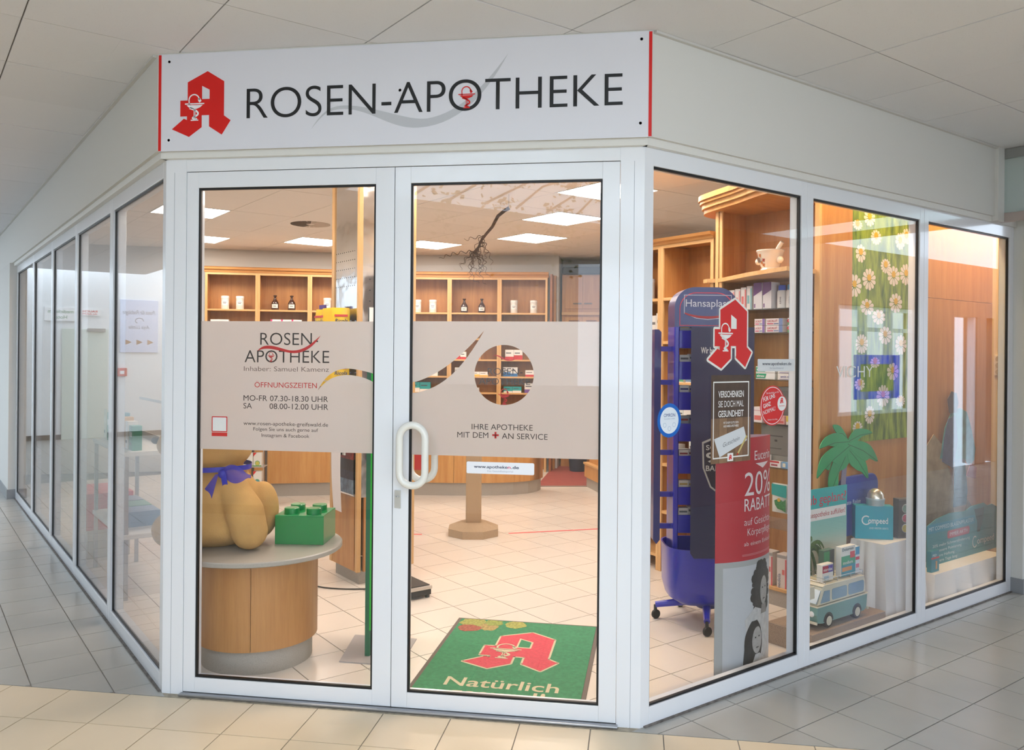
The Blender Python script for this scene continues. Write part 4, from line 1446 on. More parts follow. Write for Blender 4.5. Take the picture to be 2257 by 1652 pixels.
# ---- square pillar with mirror cladding
P0U, P0V, PS = 0.745, 1.88, 0.436
pil = thing('mirror_pillar', 'square pillar clad in mirror steel and wood behind the left door leaf', 'pillar', UV(P0U, P0V), RZ)


def mirror_mat():
    m, nt, b = _new('mirror_steel')
    b.inputs['Base Color'].default_value = (0.78, 0.76, 0.74, 1)
    b.inputs['Metallic'].default_value = 1
    b.inputs['Roughness'].default_value = 0.10
    tc = nt.nodes.new('ShaderNodeTexCoord')
    n = nt.nodes.new('ShaderNodeTexNoise')
    n.inputs['Scale'].default_value = 5.0
    nt.links.new(tc.outputs['Object'], n.inputs['Vector'])
    bp = nt.nodes.new('ShaderNodeBump')
    bp.inputs['Strength'].default_value = 0.25
    bp.inputs['Distance'].default_value = 0.02
    nt.links.new(n.outputs[0], bp.inputs['Height'])
    nt.links.new(bp.outputs[0], b.inputs['Normal'])
    return m


MIR = mirror_mat()
MB().box(0.03, PS - 0.03, 0.03, PS - 0.03, 0.0, 0.09).build('plinth', STONE, pil)
MB().box(0.004, PS - 0.004, 0.004, PS - 0.004, 0.60, CEIL).build('mirror_panel', MIR, pil)
for nm, a4 in (('wood_panel', (0.0, 0.02, 0.05, PS - 0.03)), ('wood_panel', (0.05, PS - 0.03, 0.0, 0.02)), ('wood_panel', (PS - 0.02, PS, 0.05, PS - 0.03)), ('wood_panel', (0.05, PS - 0.03, PS - 0.02, PS))):
    MB().box(*a4, 0.09, 0.60).build(nm, CHERRY, pil)
for x, y in ((0, 0), (PS - 0.02, 0), (0, PS - 0.03), (PS - 0.02, PS - 0.03)):
    MB().box(x - 0.006, x + 0.026, y - 0.006, y + (0.026 if y == 0 else 0.036), 0.09, CEIL).build('corner_post', BEECH, pil, bevel=0.004)
holes = MB()
for r_ in range(5):
    for c_ in range(10):
        holes.box(0.003, 0.0042, 0.08 + c_ * 0.033, 0.086 + c_ * 0.033, 2.06 - 0.0 + r_ * 0.06, 2.066 + r_ * 0.06)
        holes.box(0.08 + c_ * 0.033, 0.086 + c_ * 0.033, 0.003, 0.0042, 1.80 + r_ * 0.075, 1.806 + r_ * 0.075)
holes.build('perforation', BLACK, pil)

# notice on the right face of the pillar
no = thing('paper_notice', 'white printed notice on the mirrored pillar beside the door stile', 'notice', UV(P0U + 0.075, P0V - 0.004, 1.60), RZ)
box('sheet', PAPER, no, 0.0, 0.21, -0.001, 0.0, 0.0, 0.31)
text('lettering', 'bitte', mat('#8a8a8a', 0.5), no, 0.11, 0.22, 0.03, -0.0015, w=0.10)
text('lettering', 'melden', INK, no, 0.11, 0.16, 0.03, -0.0015, w=0.14)
# leaflets, magazines and the hanging sheet on the left face
ml = thing('leaflet_rack', 'wire rack of leaflets hanging on the pillar below the film', 'rack', UV(P0U - 0.008, P0V + 0.24, 0.60), RU)
MB().tube([(-0.16, -0.02, 0.36), (-0.16, -0.06, 0.34), (0.16, -0.06, 0.34), (0.16, -0.02, 0.36)], 0.004, 6).build('wire_frame', mat('#6a5d52', 0.4, metal=0.5), ml)
for i in range(9):
    MB().box(-0.16 + i * 0.036, -0.16 + i * 0.036 + 0.03, -0.055, -0.045, 0.29, 0.43).build('leaflet', mat(('#f0eeea', '#2a2a2c', '#e8e4de')[i % 3], 0.5), ml)
mz = thing('magazine_panel', 'colourful magazine covers on the pillar behind the hanging white sheet', 'magazines', UV(P0U - 0.002, P0V + 0.055, 0.615), RU)
for i, (z0, z1, c) in enumerate(((0.0, 0.10, '#7d93a8'), (0.10, 0.16, '#3a3346'), (0.16, 0.24, '#3b2a2c'), (0.24, 0.38, '#a03c38'))):
    box('cover', mat(c, 0.4, var=0.4, vscale=30), mz, -0.33, 0.0, -0.004 - i * 0.0005, -0.001, z0, z1)
hs = thing('paper_sheet', 'long blank white sheet hanging from the leaflet rack on the pillar', 'paper', UV(P0U - 0.07, P0V + 0.20, 0.50), RU)
MB().grid(lambda u, v: (-0.055 + 0.155 * u + 0.02 * (1 - v), -0.012 * math.sin(v * 2.2) - 0.01 * u * (1 - v), 0.44 * v), 4, 8).build('sheet', mat('#f1e9e6', 0.6), hs)

# yellow sweet bags in front of the pillar
YEL = mat('#eec21a', 0.35, bump=0.3, bscale=30)
cr = thing('sweets_rack', 'wire rack carrying yellow sweet bags on the mirrored pillar', 'rack', UV(P0U - 0.01, P0V + 0.25, 1.36), RU)
for z in (0.0, 0.36):
    MB().tube([(-0.19, 0.0, z), (-0.19, -0.15, z - 0.01), (0.15, -0.15, z - 0.01), (0.15, 0.0, z), (0.15, 0.0, z + 0.1), (0.15, -0.15, z + 0.04), (-0.19, -0.15, z + 0.04), (-0.19, 0.0, z + 0.1)], 0.003, 5).build('wire_tray', STEEL, cr)
bagm = MB().grid(lambda u, v: (-0.06 + 0.12 * u, -0.014 * math.sin(PI * u) * math.sin(PI * v) ** 0.5, 0.19 * v), 8, 8).grid(lambda u, v: (0.06 - 0.12 * u, 0.014 * math.sin(PI * u) * math.sin(PI * v) ** 0.5, 0.19 * v), 8, 8)
bagme = bagm.mesh('bag_body', True)
bagme.materials.append(YEL)
lblme = None
k = 0
for z in (0.0, 0.36):
    for i in range(8):
        flat_ = i < 2
        ux = (-0.165, -0.055)[i] if flat_ else 0.0 + (i - 2) * 0.030
        lab = 'yellow sweet bag in the %s tray on the pillar, %s' % ('upper' if z else 'lower', ('lying across at the far left', 'facing the door', 'first of the upright row', 'second of the upright row', 'third of the upright row', 'fourth of the upright row', 'fifth of the upright row', 'last of the upright row')[i])
        t = thing('sweet_bag', lab, 'bag', UV(P0U - 0.01, P0V + 0.25, 1.36 + z) + Matrix.Rotation(RU, 3, 'Z') @ Vector((ux, -0.075 if not flat_ else -0.115, -0.002)), RU + (0.12 if flat_ else 1.25), 'yellow sweet bags %s' % ('above' if z else 'below'))
        t.rotation_euler = (R(-8), 0, t.rotation_euler.z)
        link('bag_body', bagme, None, t)
        box('print_band', mat('#c7302a', 0.4), t, -0.045, 0.045, -0.0155, -0.0125, 0.125, 0.14)
        text('lettering', 'Ricola', mat('#20304f', 0.5), t, 0.0, 0.085, 0.024, -0.016, w=0.085, shear=0.2, weight=0.02, tessel=2)
t = thing('flower_label', 'purple card on top of the yellow sweet bags', 'card', UV(P0U - 0.09, P0V + 0.385, 1.905), RU)
box('card', mat('#5a3a8a', 0.5), t, -0.05, 0.05, -0.012, 0.0, 0.0, 0.03)

# ---- gondola with diet cartons
gd = thing('product_stand', 'grey metal product stand with white fruit cartons beside the teddy bear', 'shelf', (-2.86, 4.55, 0.0), R(12))
for x in (-0.26, -0.02, 0.115):
    box('upright', mat('#6f655b', 0.4, metal=0.4), gd, x - 0.012, x + 0.012, 0.02, 0.05, 0.0, 1.35)
for z in (0.03, 0.225, 0.415, 0.63, 0.85):
    box('shelf_board', mat('#b9aea6', 0.4, metal=0.3), gd, -0.27, 0.13, -0.12, 0.05, z - 0.012, z, 0.002)
for x in (-0.268, 0.124):
    MB().tube([(x, -0.115, 0.0), (x, -0.115, 1.3)], 0.004, 6).build('rod', STEEL, gd)
for zi, z in enumerate((0.03, 0.225, 0.415, 0.63)):
    for c in range(4):
        if (zi, c) in ((1, 2),):
            continue
        fruit = ('#e2b53a', '#4f9fae', '#c9c050', '#d58a3a')[zi]
        x = -0.205 + c * 0.089
        t = carton('white fruit carton with red corner on the grey product stand, %s shelf' % ('lowest', 'second', 'third', 'fourth')[zi], Vector(gd.location) + Matrix.Rotation(R(12), 3, 'Z') @ Vector((x, -0.112, z)), R(12), 0.083, 0.05, 0.140, '#ebe8e0', [(0.0, 1.0, 0.0, 0.08, '#6fae5a')], group='fruit cartons, shelf %d' % zi)
        shape('corner_print', [[(-0.041, 0.14), (-0.041, 0.10), (-0.008, 0.14)]], RED, t, y=-0.0006, depth=0.0002)
        shape('fruit_print', [circle(0.0, 0.034, 0.026, 20)], mat('#7fae7a', 0.5), t, y=-0.0010, depth=0.0002)
        shape('fruit_print', [circle(0.0, 0.032, 0.019, 20)], mat(fruit, 0.5), t, y=-0.0014, depth=0.0002)

# ---- low display and sale box along the left windows
ws = thing('window_shelf', 'white metal display shelf with packs seen through the nearest left window', 'shelf', UV(-0.47, 2.40), RZ + PI / 2)
for z in (0.42, 0.95):
    box('shelf_board', mat('#d9d5cd', 0.4), ws, 0.0, 1.05, -0.16, 0.16, z - 0.03, z, 0.003)
for x in (0.02, 1.03):
    for y in (-0.14, 0.14):
        box('leg', STEEL, ws, x - 0.012, x + 0.012, y - 0.012, y + 0.012, 0.0, 0.95)
box('wire_back', mat('#c9c6be', 0.4), ws, 0.0, 1.05, -0.16, -0.15, 0.95, 1.00)
box('wire_back', mat('#c9c6be', 0.4), ws, 0.0, 1.05, -0.16, -0.155, 1.23, 1.25)
RL = RZ + PI / 2
cols = [('#3f8a6a', 'green'), ('#e6dccc', 'cream'), ('#d8a23a', 'amber'), ('#5a90a0', 'grey blue'), ('#e8e2da', 'white'), ('#c85a50', 'red'), ('#4a9a80', 'sea green'), ('#ddd6c8', 'pale')]
for i, (c, nm) in enumerate(cols):
    p_ = UV(-0.47, 2.40, 0.95) + Matrix.Rotation(RL, 3, 'Z') @ Vector((0.10 + i * 0.12, 0.10, 0.0))
    carton('%s pack on the display shelf at the nearest left window' % nm, p_, RL + PI, 0.09, 0.06, 0.16 + 0.02 * (i % 4), c, [(0.1, 0.9, 0.55, 0.75, '#ece8e0'), (0.1, 0.6, 0.2, 0.3, '#5a5a5a')])
for i, (c, nm) in enumerate((('#6a86a8', 'blue grey'), ('#5f9a88', 'green grey'), ('#8a96a8', 'silver grey'))):
    p_ = UV(-0.47, 2.40, 0.42) + Matrix.Rotation(RL, 3, 'Z') @ Vector((0.35 + i * 0.24, 0.08, 0.0))
    carton('%s carton on the low board at the nearest left window' % nm, p_, RL + PI, 0.22, 0.2, 0.10, c, [(0.1, 0.9, 0.4, 0.7, '#b8c8c8')])
sb2 = thing('sale_box', 'red sale box on a pale stand seen through the second left window', 'box', UV(-0.47, 3.70), RL)
box('stand', mat('#cfc8bc', 0.5), sb2, 0.0, 0.5, -0.15, 0.15, 0.0, 0.22)
box('crate', mat('#c03a44', 0.4), sb2, -0.02, 0.52, -0.17, 0.17, 0.22, 0.50, 0.004)
box('print_field', PAPER, sb2, 0.05, 0.40, 0.17, 0.171, 0.36, 0.42)

# =================================================================== behind the left leaf
TX, TY, TZ = -0.885, 0.53, 0.592
tb = thing('round_table', 'low round wooden table with grey top and plinth under the teddy bear', 'table', (TX, TY, 0))
MB().cyl(0, 0, 0.0, 0.12, 0.280, 48).build('plinth', STONE, tb, smooth=True)
TWOOD = wood('#b27843', '#cc9459', 0.8)
for i in range(4):
    a0, a1 = R(-71 + i * 90) + 0.004, R(19 + i * 90) - 0.004
    arc = [(0.306 * math.cos(a0 + (a1 - a0) * k / 14), 0.306 * math.sin(a0 + (a1 - a0) * k / 14)) for k in range(15)]
    arc += [(0.286 * math.cos(a1 + (a0 - a1) * k / 14), 0.286 * math.sin(a1 + (a0 - a1) * k / 14)) for k in range(15)]
    MB().prism(arc, 0.12, 0.565).build('curved_panel', TWOOD, tb, smooth=True)
MB().lathe([(0.0, 0.565), (0.428, 0.565), (0.434, 0.570), (0.434, 0.587), (0.429, 0.592), (0.0, 0.592)], 64).build('table_top', speckle('#b3aca2', '#8f877c', 0.35, 500, 0.5, 0.4), tb, smooth=True)

FUR = mat('#c99c5c', 0.95, bump=0.3, bscale=260, var=0.12, vscale=7)
bear = thing('teddy_bear', 'large tan plush teddy bear with blue ribbon sitting on the round table', 'plush toy', (-1.12, 0.50, TZ))
b_ = MB()
b_.ball((0.0, 0.0, 0.20), 0.245, 0.215, 0.235, 28, 18)       # belly
b_.ball((0.0, 0.0, 0.10), 0.265, 0.235, 0.115, 28, 12)       # seat
b_.ball((0.0, 0.0, 0.33), 0.185, 0.165, 0.12, 24, 12)        # chest
b_.ball((-0.01, 0.0, 0.57), 0.215, 0.205, 0.20, 28, 18)      # head
b_.ball((-0.01, 0.0, 0.50), 0.205, 0.195, 0.13, 24, 12)      # cheeks
b_.ball((-0.17, -0.09, 0.52), 0.095, 0.09, 0.075, 18, 12)    # muzzle
b_.ball((0.02, -0.17, 0.74), 0.075, 0.05, 0.075, 16, 10)     # ears
b_.ball((-0.01, 0.17, 0.74), 0.075, 0.05, 0.075, 16, 10)


def limb(mb, pts):
    """tapering limb as overlapping balls"""
    for (p, r), (q, s_) in zip(pts[:-1], pts[1:]):
        for i in range(9):
            t_ = i / 8
            c = [a + (b - a) * t_ for a, b in zip(p, q)]
            rr_ = r + (s_ - r) * t_
            mb.ball(c, rr_, rr_, rr_, 14, 10)


arm = [((0.13, -0.09, 0.34), 0.07), ((0.235, -0.13, 0.19), 0.098), ((0.262, -0.13, 0.095), 0.092)]
limb(b_, [((-0.15, 0.10, 0.32), 0.07), ((-0.20, 0.15, 0.20), 0.08), ((-0.21, 0.12, 0.11), 0.075)])
limb(b_, [((-0.08, -0.13, 0.09), 0.10), ((-0.15, -0.17, 0.095), 0.09)])
limb(b_, [((-0.12, 0.14, 0.10), 0.10), ((-0.20, 0.19, 0.095), 0.09)])
b_.ball((0.235, 0.07, 0.17), 0.085, 0.10, 0.15, 18, 12)      # far paw


def plush(mb, name, parent, vox=0.012, it=5):
    o = mb.build(name, FUR, parent, smooth='all')
    rm = o.modifiers.new('skin', 'REMESH')
    rm.mode = 'VOXEL'
    rm.voxel_size = vox
    rm.use_smooth_shade = True
    sm = o.modifiers.new('soft', 'SMOOTH')
    sm.iterations = it
    sm.factor = 0.5
    return o


limb(b_, arm)
plush(b_, 'body', bear, 0.011, 4)
for yy in (-0.13, -0.03):
    MB().ball((-0.19, yy - 0.02, 0.62), 0.015, 0.015, 0.018, 12, 8).build('eye', BLACK, bear, smooth=True)
MB().ball((-0.255, -0.13, 0.545), 0.022, 0.028, 0.02, 12, 8).build('nose', mat('#3a2416', 0.4), bear, smooth=True)
RIB = mat('#2a2fb4', 0.35)
MB().grid(lambda u, v: (0.19 * math.cos(u * 2 * PI), 0.18 * math.sin(u * 2 * PI), 0.388 + 0.026 * v + 0.004 * math.sin(u * 9)), 40, 2).build('ribbon', RIB, bear, smooth='all')
SHEER = mat('#3c36b8', 0.4, alpha=0.8)
kx, ky, kz = 0.125, -0.155, 0.385
MB().ball((kx, ky, kz), 0.022, 0.02, 0.022, 12, 8).build('knot', RIB, bear, smooth=True)
MB().grid(lambda u, v: (kx + 0.155 * u, ky - 0.012 * math.sin(PI * u), kz + 0.012 + (v - 0.5) * (0.018 + 0.075 * math.sin(PI * min(1, u * 1.15)) ** 0.8) - 0.02 * u), 12, 5).build('bow_loop', SHEER, bear, smooth='all')
MB().grid(lambda u, v: (kx - 0.02 - 0.05 * u + (v - 0.5) * (0.016 + 0.05 * u), ky - 0.015 - 0.02 * u, kz - 0.12 * u + (0.012 if v < 0.3 else 0) * u), 8, 4).build('bow_tail', SHEER, bear, smooth='all')
MB().grid(lambda u, v: (kx + 0.012 + 0.012 * u + (v - 0.5) * 0.03, ky - 0.012, kz - 0.065 * u), 5, 3).build('bow_tail', RIB, bear, smooth='all')

BRK = mat('#0c8a45', 0.28, coat=0.2)
bk = thing('storage_brick', 'big green plastic toy brick with four round studs on the round table', 'toy brick', (-0.787, 0.512, TZ), R(6))
w, dp, h = 0.258, 0.24, 0.152
box('brick_body', BRK, bk, 0.0, w, 0.0, dp, 0.0, h, 0.003)
for i in range(2):
    for j in range(2):
        MB().lathe([(0.0, h), (0.039, h), (0.039, h + 0.027), (0.036, h + 0.030), (0.0, h + 0.030)], 28, w * (0.27 + 0.46 * i), dp * (0.27 + 0.46 * j)).build('stud', BRK, bk, smooth=True)

# ---- green poster board on a grey foot
gs = thing('poster_stand', 'tall green board on a flat grey foot seen edge-on beside the door stile', 'stand', (-0.322, 0.60, 0.0), 0)
MB().prism([(-0.105, -0.095), (0.22, -0.10), (0.20, 0.30), (-0.16, 0.305)], 0.0, 0.006).build('foot_plate', mat('#aaa6a6', 0.4), gs)
MB().prism([(0.0, 0.0), (0.024, -0.002), (0.135, 0.34), (0.111, 0.345)], 0.006, 1.50).build('board', mat('#0d6a4c', 0.35), gs)
MB().prism([(0.024, -0.002), (0.029, -0.003), (0.140, 0.339), (0.135, 0.34)], 0.14, 1.50).build('edge_strip', mat('#10c83a', 0.3), gs)

cb = MB().tube([(-1.22, 2.16, 0.006)] + [(x, y, 0.006) for x, y in bez((-1.20, 2.10), (-1.22, 1.80), (-1.02, 1.70), (-0.72, 1.78))] + [(-0.60, 1.83, 0.006)], 0.0045, 6).build('power_cable', BLACK, smooth=True)
tag(cb, 'thin black cable lying on the tiles beside the pillar base', 'cable')

sc_ = thing('platform_scale', 'black platform scale with metal rim on the floor beside the door stile', 'scale', UV(1.032, 1.37), RZ)
box('base', mat('#1d1a1a', 0.5), sc_, -0.25, 0.0, 0.0, 0.30, 0.018, 0.055, 0.004)
box('rim', mat('#cfc7bd', 0.3, metal=0.7), sc_, -0.255, 0.005, -0.005, 0.305, 0.055, 0.078, 0.004)
box('mat_top', mat('#2e2724', 0.6, bump=0.2, bscale=200), sc_, -0.243, -0.008, 0.008, 0.293, 0.078, 0.084, 0.002)
for x, y in ((-0.23, 0.02), (-0.02, 0.02), (-0.23, 0.28), (-0.02, 0.28)):
    MB().cyl(x, y, 0.0, 0.018, 0.016, 12).build('foot', BLACK, sc_)

# ---- door mat
dm = thing('door_mat', 'green door mat with red emblem and pale lettering inside the right leaf', 'mat', (0.008, 0.135, 0.0), R(-1.2))
box('mat_border', mat('#6d6058', 0.8), dm, 0.0, 0.848, 0.0, 1.168, 0.0, 0.006, 0.002)
MG = mat('#459366', 0.95, var=0.16, vscale=60, bump=0.6, bscale=400)
flat = thing('print', None, None)
del flat
tuf = box('mat_pile', MG, dm, 0.022, 0.826, 0.022, 1.146, 0.006, 0.009)
pr = bpy.data.objects.new('print_layer', None)


def lie(o):
    """turn an upright flat print so that it lies on the mat"""
    o.rotation_euler = (-PI / 2, 0, 0)
    o.location = (0, 0, 0.0092)
    return o


CREAM = mat('#dccdaa', 0.9, bump=0.5, bscale=300)
MRED = mat('#de4f5c', 0.9, var=0.12, vscale=60, bump=0.5, bscale=300)
lie(border_shape('emblem_border', GOTHIC_A, 0.022, CREAM, dm, 0.185, 0.405, 0.50, 0.565, -0.0004))
lie(shape('emblem_letter', [GOTHIC_A], MRED, dm, 0.185, 0.405, 0.50, -0.0005, 0.0004, kz=0.565))
lie(shape('emblem_border', [outline_poly(GOTHIC_HOLE, 0.02)], CREAM, dm, 0.185, 0.405, 0.50, -0.0010, 0.0003, kz=0.565))
lie(shape('emblem_counter', [GOTHIC_HOLE], MG, dm, 0.185, 0.405, 0.50, -0.0014, 0.0003, kz=0.565))
lie(chalice(CREAM, dm, 0.373, 0.545, 0.225, -0.0020))
lie(text('lettering', 'Natürlich', CREAM, dm, 0.160, 0.165, 0.100, -0.0003, w=0.555, align='L', weight=0.012))
lie(text('lettering', 'gesund!', CREAM, dm, 0.20, 0.042, 0.100, -0.0003, w=0.46, align='L', weight=0.012))
rq = random.Random(5)
for cx, cz, r_, c in ((0.10, 1.09, 0.085, '#9c9c52'), (0.10, 0.985, 0.075, '#a05a48'), (0.21, 1.02, 0.07, '#a8925a'), (0.23, 1.10, 0.06, '#8f9a4c'), (0.36, 1.09, 0.07, '#a4a254')):
    pts = [(cx + r_ * (0.72 + 0.3 * rq.random()) * math.cos(2 * PI * i / 18), min(1.144, cz + r_ * (0.72 + 0.3 * rq.random()) * math.sin(2 * PI * i / 18))) for i in range(18)]
    pts = [(max(0.024, x), z) for x, z in pts]
    lie(shape('leaf_print', [pts], mat(c, 0.9, var=0.4, vscale=70), dm, 0, 0, 1, -0.0002 - 0.0002 * rq.random(), 0.0003))

# ---- stone stele on an octagonal foot
SAND = speckle('#b69a78', '#8d7353', 0.75, 330, 0.5, 0.5)
sl = thing('stone_stele', 'sandstone pedestal column with octagonal foot in the middle of the shop', 'pedestal', (-0.335, 3.60, 0), R(10))
oc = [(0.235 * math.cos(R(22.5 + 45 * i)), 0.235 * math.sin(R(22.5 + 45 * i))) for i in range(8)]
oi_ = [(0.115 * math.cos(R(22.5 + 45 * i)), 0.115 * math.sin(R(22.5 + 45 * i))) for i in range(8)]
mb = MB().prism(oc, 0.0, 0.065)
n0 = len(mb.v)
mb.add([(x, y, 0.065) for x, y in oc] + [(x, y, 0.115) for x, y in oi_], [(i, (i + 1) % 8, 8 + (i + 1) % 8, 8 + i) for i in range(8)] + [tuple(range(8, 16))])
mb.build('foot', SAND, sl)
box('column', SAND, sl, -0.068, 0.068, -0.068, 0.068, 0.10, 1.02, 0.012)
box('cap', SAND, sl, -0.11, 0.11, -0.11, 0.11, 1.02, 1.07, 0.01)

# ---- red tape on the floor
for a, b2, lb in (((-0.033, 3.685), (0.90, 4.09), 'red tape line on the floor to the right of the stone pedestal'), ((-1.7, 3.33), (-0.778, 3.505), 'red tape line on the floor to the left of the stone pedestal')):
    a, b2 = Vector(a), Vector(b2)
    n = (b2 - a).normalized()
    n = Vector((-n.y, n.x)) * 0.018
    tag(MB().prism([(a - n)[:], (b2 - n)[:], (b2 + n)[:], (a + n)[:]], 0.0003, 0.001).build('floor_tape', mat('#d85a58', 0.6)), lb, 'tape')

# ---- corkscrew branch hanging from the ceiling
br = thing('hanging_branch', 'dark twisted corkscrew branch hanging from the ceiling behind the right leaf', 'branch', (-0.02, 3.45, CEIL - 0.10))
BK = mat('#4a3426', 0.8, var=0.3, vscale=40)
MB().tube([(0.0, 0.0, 0.10), (0.0, 0.0, -0.02)], 0.002, 5).build('cord', mat('#8a8a8a', 0.5), br)
main = [(0.003, 0.0, -0.018), (-0.04, 0.01, -0.04), (-0.096, 0.02, -0.082), (-0.12, 0.01, -0.13), (-0.143, 0.0, -0.18), (-0.19, -0.02, -0.24), (-0.233, -0.02, -0.296), (-0.26, 0.0, -0.35), (-0.30, 0.0, -0.394)]
MB().tube(main, 0.017, 8, taper=0.6).build('limb', BK, br, smooth=True)
rg = random.Random(11)
for k in range(20):
    i = rg.choice([5, 6, 7, 7, 8, 8, 8, 8])
    p = Vector(main[i])
    d = Vector((rg.uniform(-0.8, 0.8), rg.uniform(-0.5, 0.5), rg.uniform(-1.0, 0.1))).normalized()
    pts = [p.copy()]
    ph = rg.uniform(0, 6)
    for s_ in range(rg.randint(14, 26)):
        side = d.cross(Vector((0, 1, 0))).normalized()
        p = p + d * 0.013 + side * 0.014 * math.sin(ph + s_ * 1.1) + Vector((0, 0.006 * math.cos(ph + s_), 0))
        d = (d + Vector((rg.uniform(-0.25, 0.25), rg.uniform(-0.2, 0.2), rg.uniform(-0.28, 0.18)))).normalized()
        pts.append(p.copy())
    MB().tube(pts, 0.0042, 5, taper=0.35).build('twig', BK, br, smooth=True)

# =================================================================== right of the door: shelves behind the windows
# ---- tall curved shelf, laid out in U,V (local x = U, y = V)
ts = thing('curved_shelf', 'tall wooden display shelf with bulging cornice behind the right window', 'shelf', (0, 0, 0), RZ)
box('back_panel', BACKW, ts, 3.03, 3.05, -0.35, 0.46, 0.10, 2.60)
box('end_panel', CHERRY, ts, 2.70, 3.05, -0.372, -0.35, 0.0, 2.66)
box('side_panel', CHERRY, ts, 2.75, 3.03, 0.435, 0.455, 0.0, 2.62)
box('front_edge', BEECH, ts, 2.735, 2.752, 0.40, 0.425, 0.10, 2.62, 0.003)
box('front_edge', BEECH, ts, 2.735, 2.752, 0.432, 0.460, 0.10, 2.62, 0.003)
box('front_edge', BEECH, ts, 2.69, 2.71, -0.378, -0.34, 0.0, 2.66, 0.003)
curve = [(2.74, 0.44), (2.63, 0.22), (2.53, 0.02), (2.45, -0.20), (2.40, -0.35)]


def smooth_pts(P, n=6):
    out = []
    for i in range(len(P) - 1):
        p0, p1, p2, p3 = P[max(i - 1, 0)], P[i], P[i + 1], P[min(i + 2, len(P) - 1)]
        for k in range(n):
            t = k / n
            out.append(tuple(0.5 * ((2 * b) + (-a + c) * t + (2 * a - 5 * b + 4 * c - d) * t * t + (-a + 3 * b - 3 * c + d) * t ** 3) for a, b, c, d in zip(p0, p1, p2, p3)))
    return out + [P[-1]]


fc = smooth_pts(curve)
MB().prism(fc + [(3.03, -0.35), (3.03, 0.435)], 2.100, 2.126).build('jutting_board', BEECHX, ts, smooth=True)
MB().prism([(2.74, 0.455), (2.70, 0.50), (2.72, 0.55), (2.80, 0.57), (2.80, 0.455)], 2.100, 2.126).build('corner_board', BEECHX, ts)
cc = smooth_pts([(3.05, 0.66), (2.86, 0.64), (2.74, 0.56), (2.66, 0.38), (2.58, 0.15), (2.48, -0.08), (2.40, -0.35)])
for k, (off, z0, z1) in enumerate(((0.0, 2.585, 2.615), (0.022, 2.615, 2.645), (0.045, 2.645, 2.665), (0.060, 2.665, 2.70))):
    MB().prism([(u - off, v) for u, v in cc] + [(3.05, -0.35)], z0, z1).build('cornice_layer', CHERRYX if k != 1 else BEECHX, ts, smooth=True)
for z in (1.905, 1.750, 1.447, 1.163, 0.884):
    box('glass_shelf', GLASS_S, ts, 2.735, 3.03, -0.35, 0.43, z - 0.008, z)
box('clear_tray', PLASTIC, ts, 2.72, 2.725, -0.35, 0.10, 0.50, 0.57)
box('clear_tray', PLASTIC, ts, 2.72, 3.03, -0.35, 0.10, 0.495, 0.50)
box('base_board', BEECHX, ts, 2.73, 3.03, -0.35, 0.43, 0.098, 0.121, 0.003)
box('plinth', STONE, ts, 2.745, 3.03, -0.35, 0.455, 0.0, 0.098)

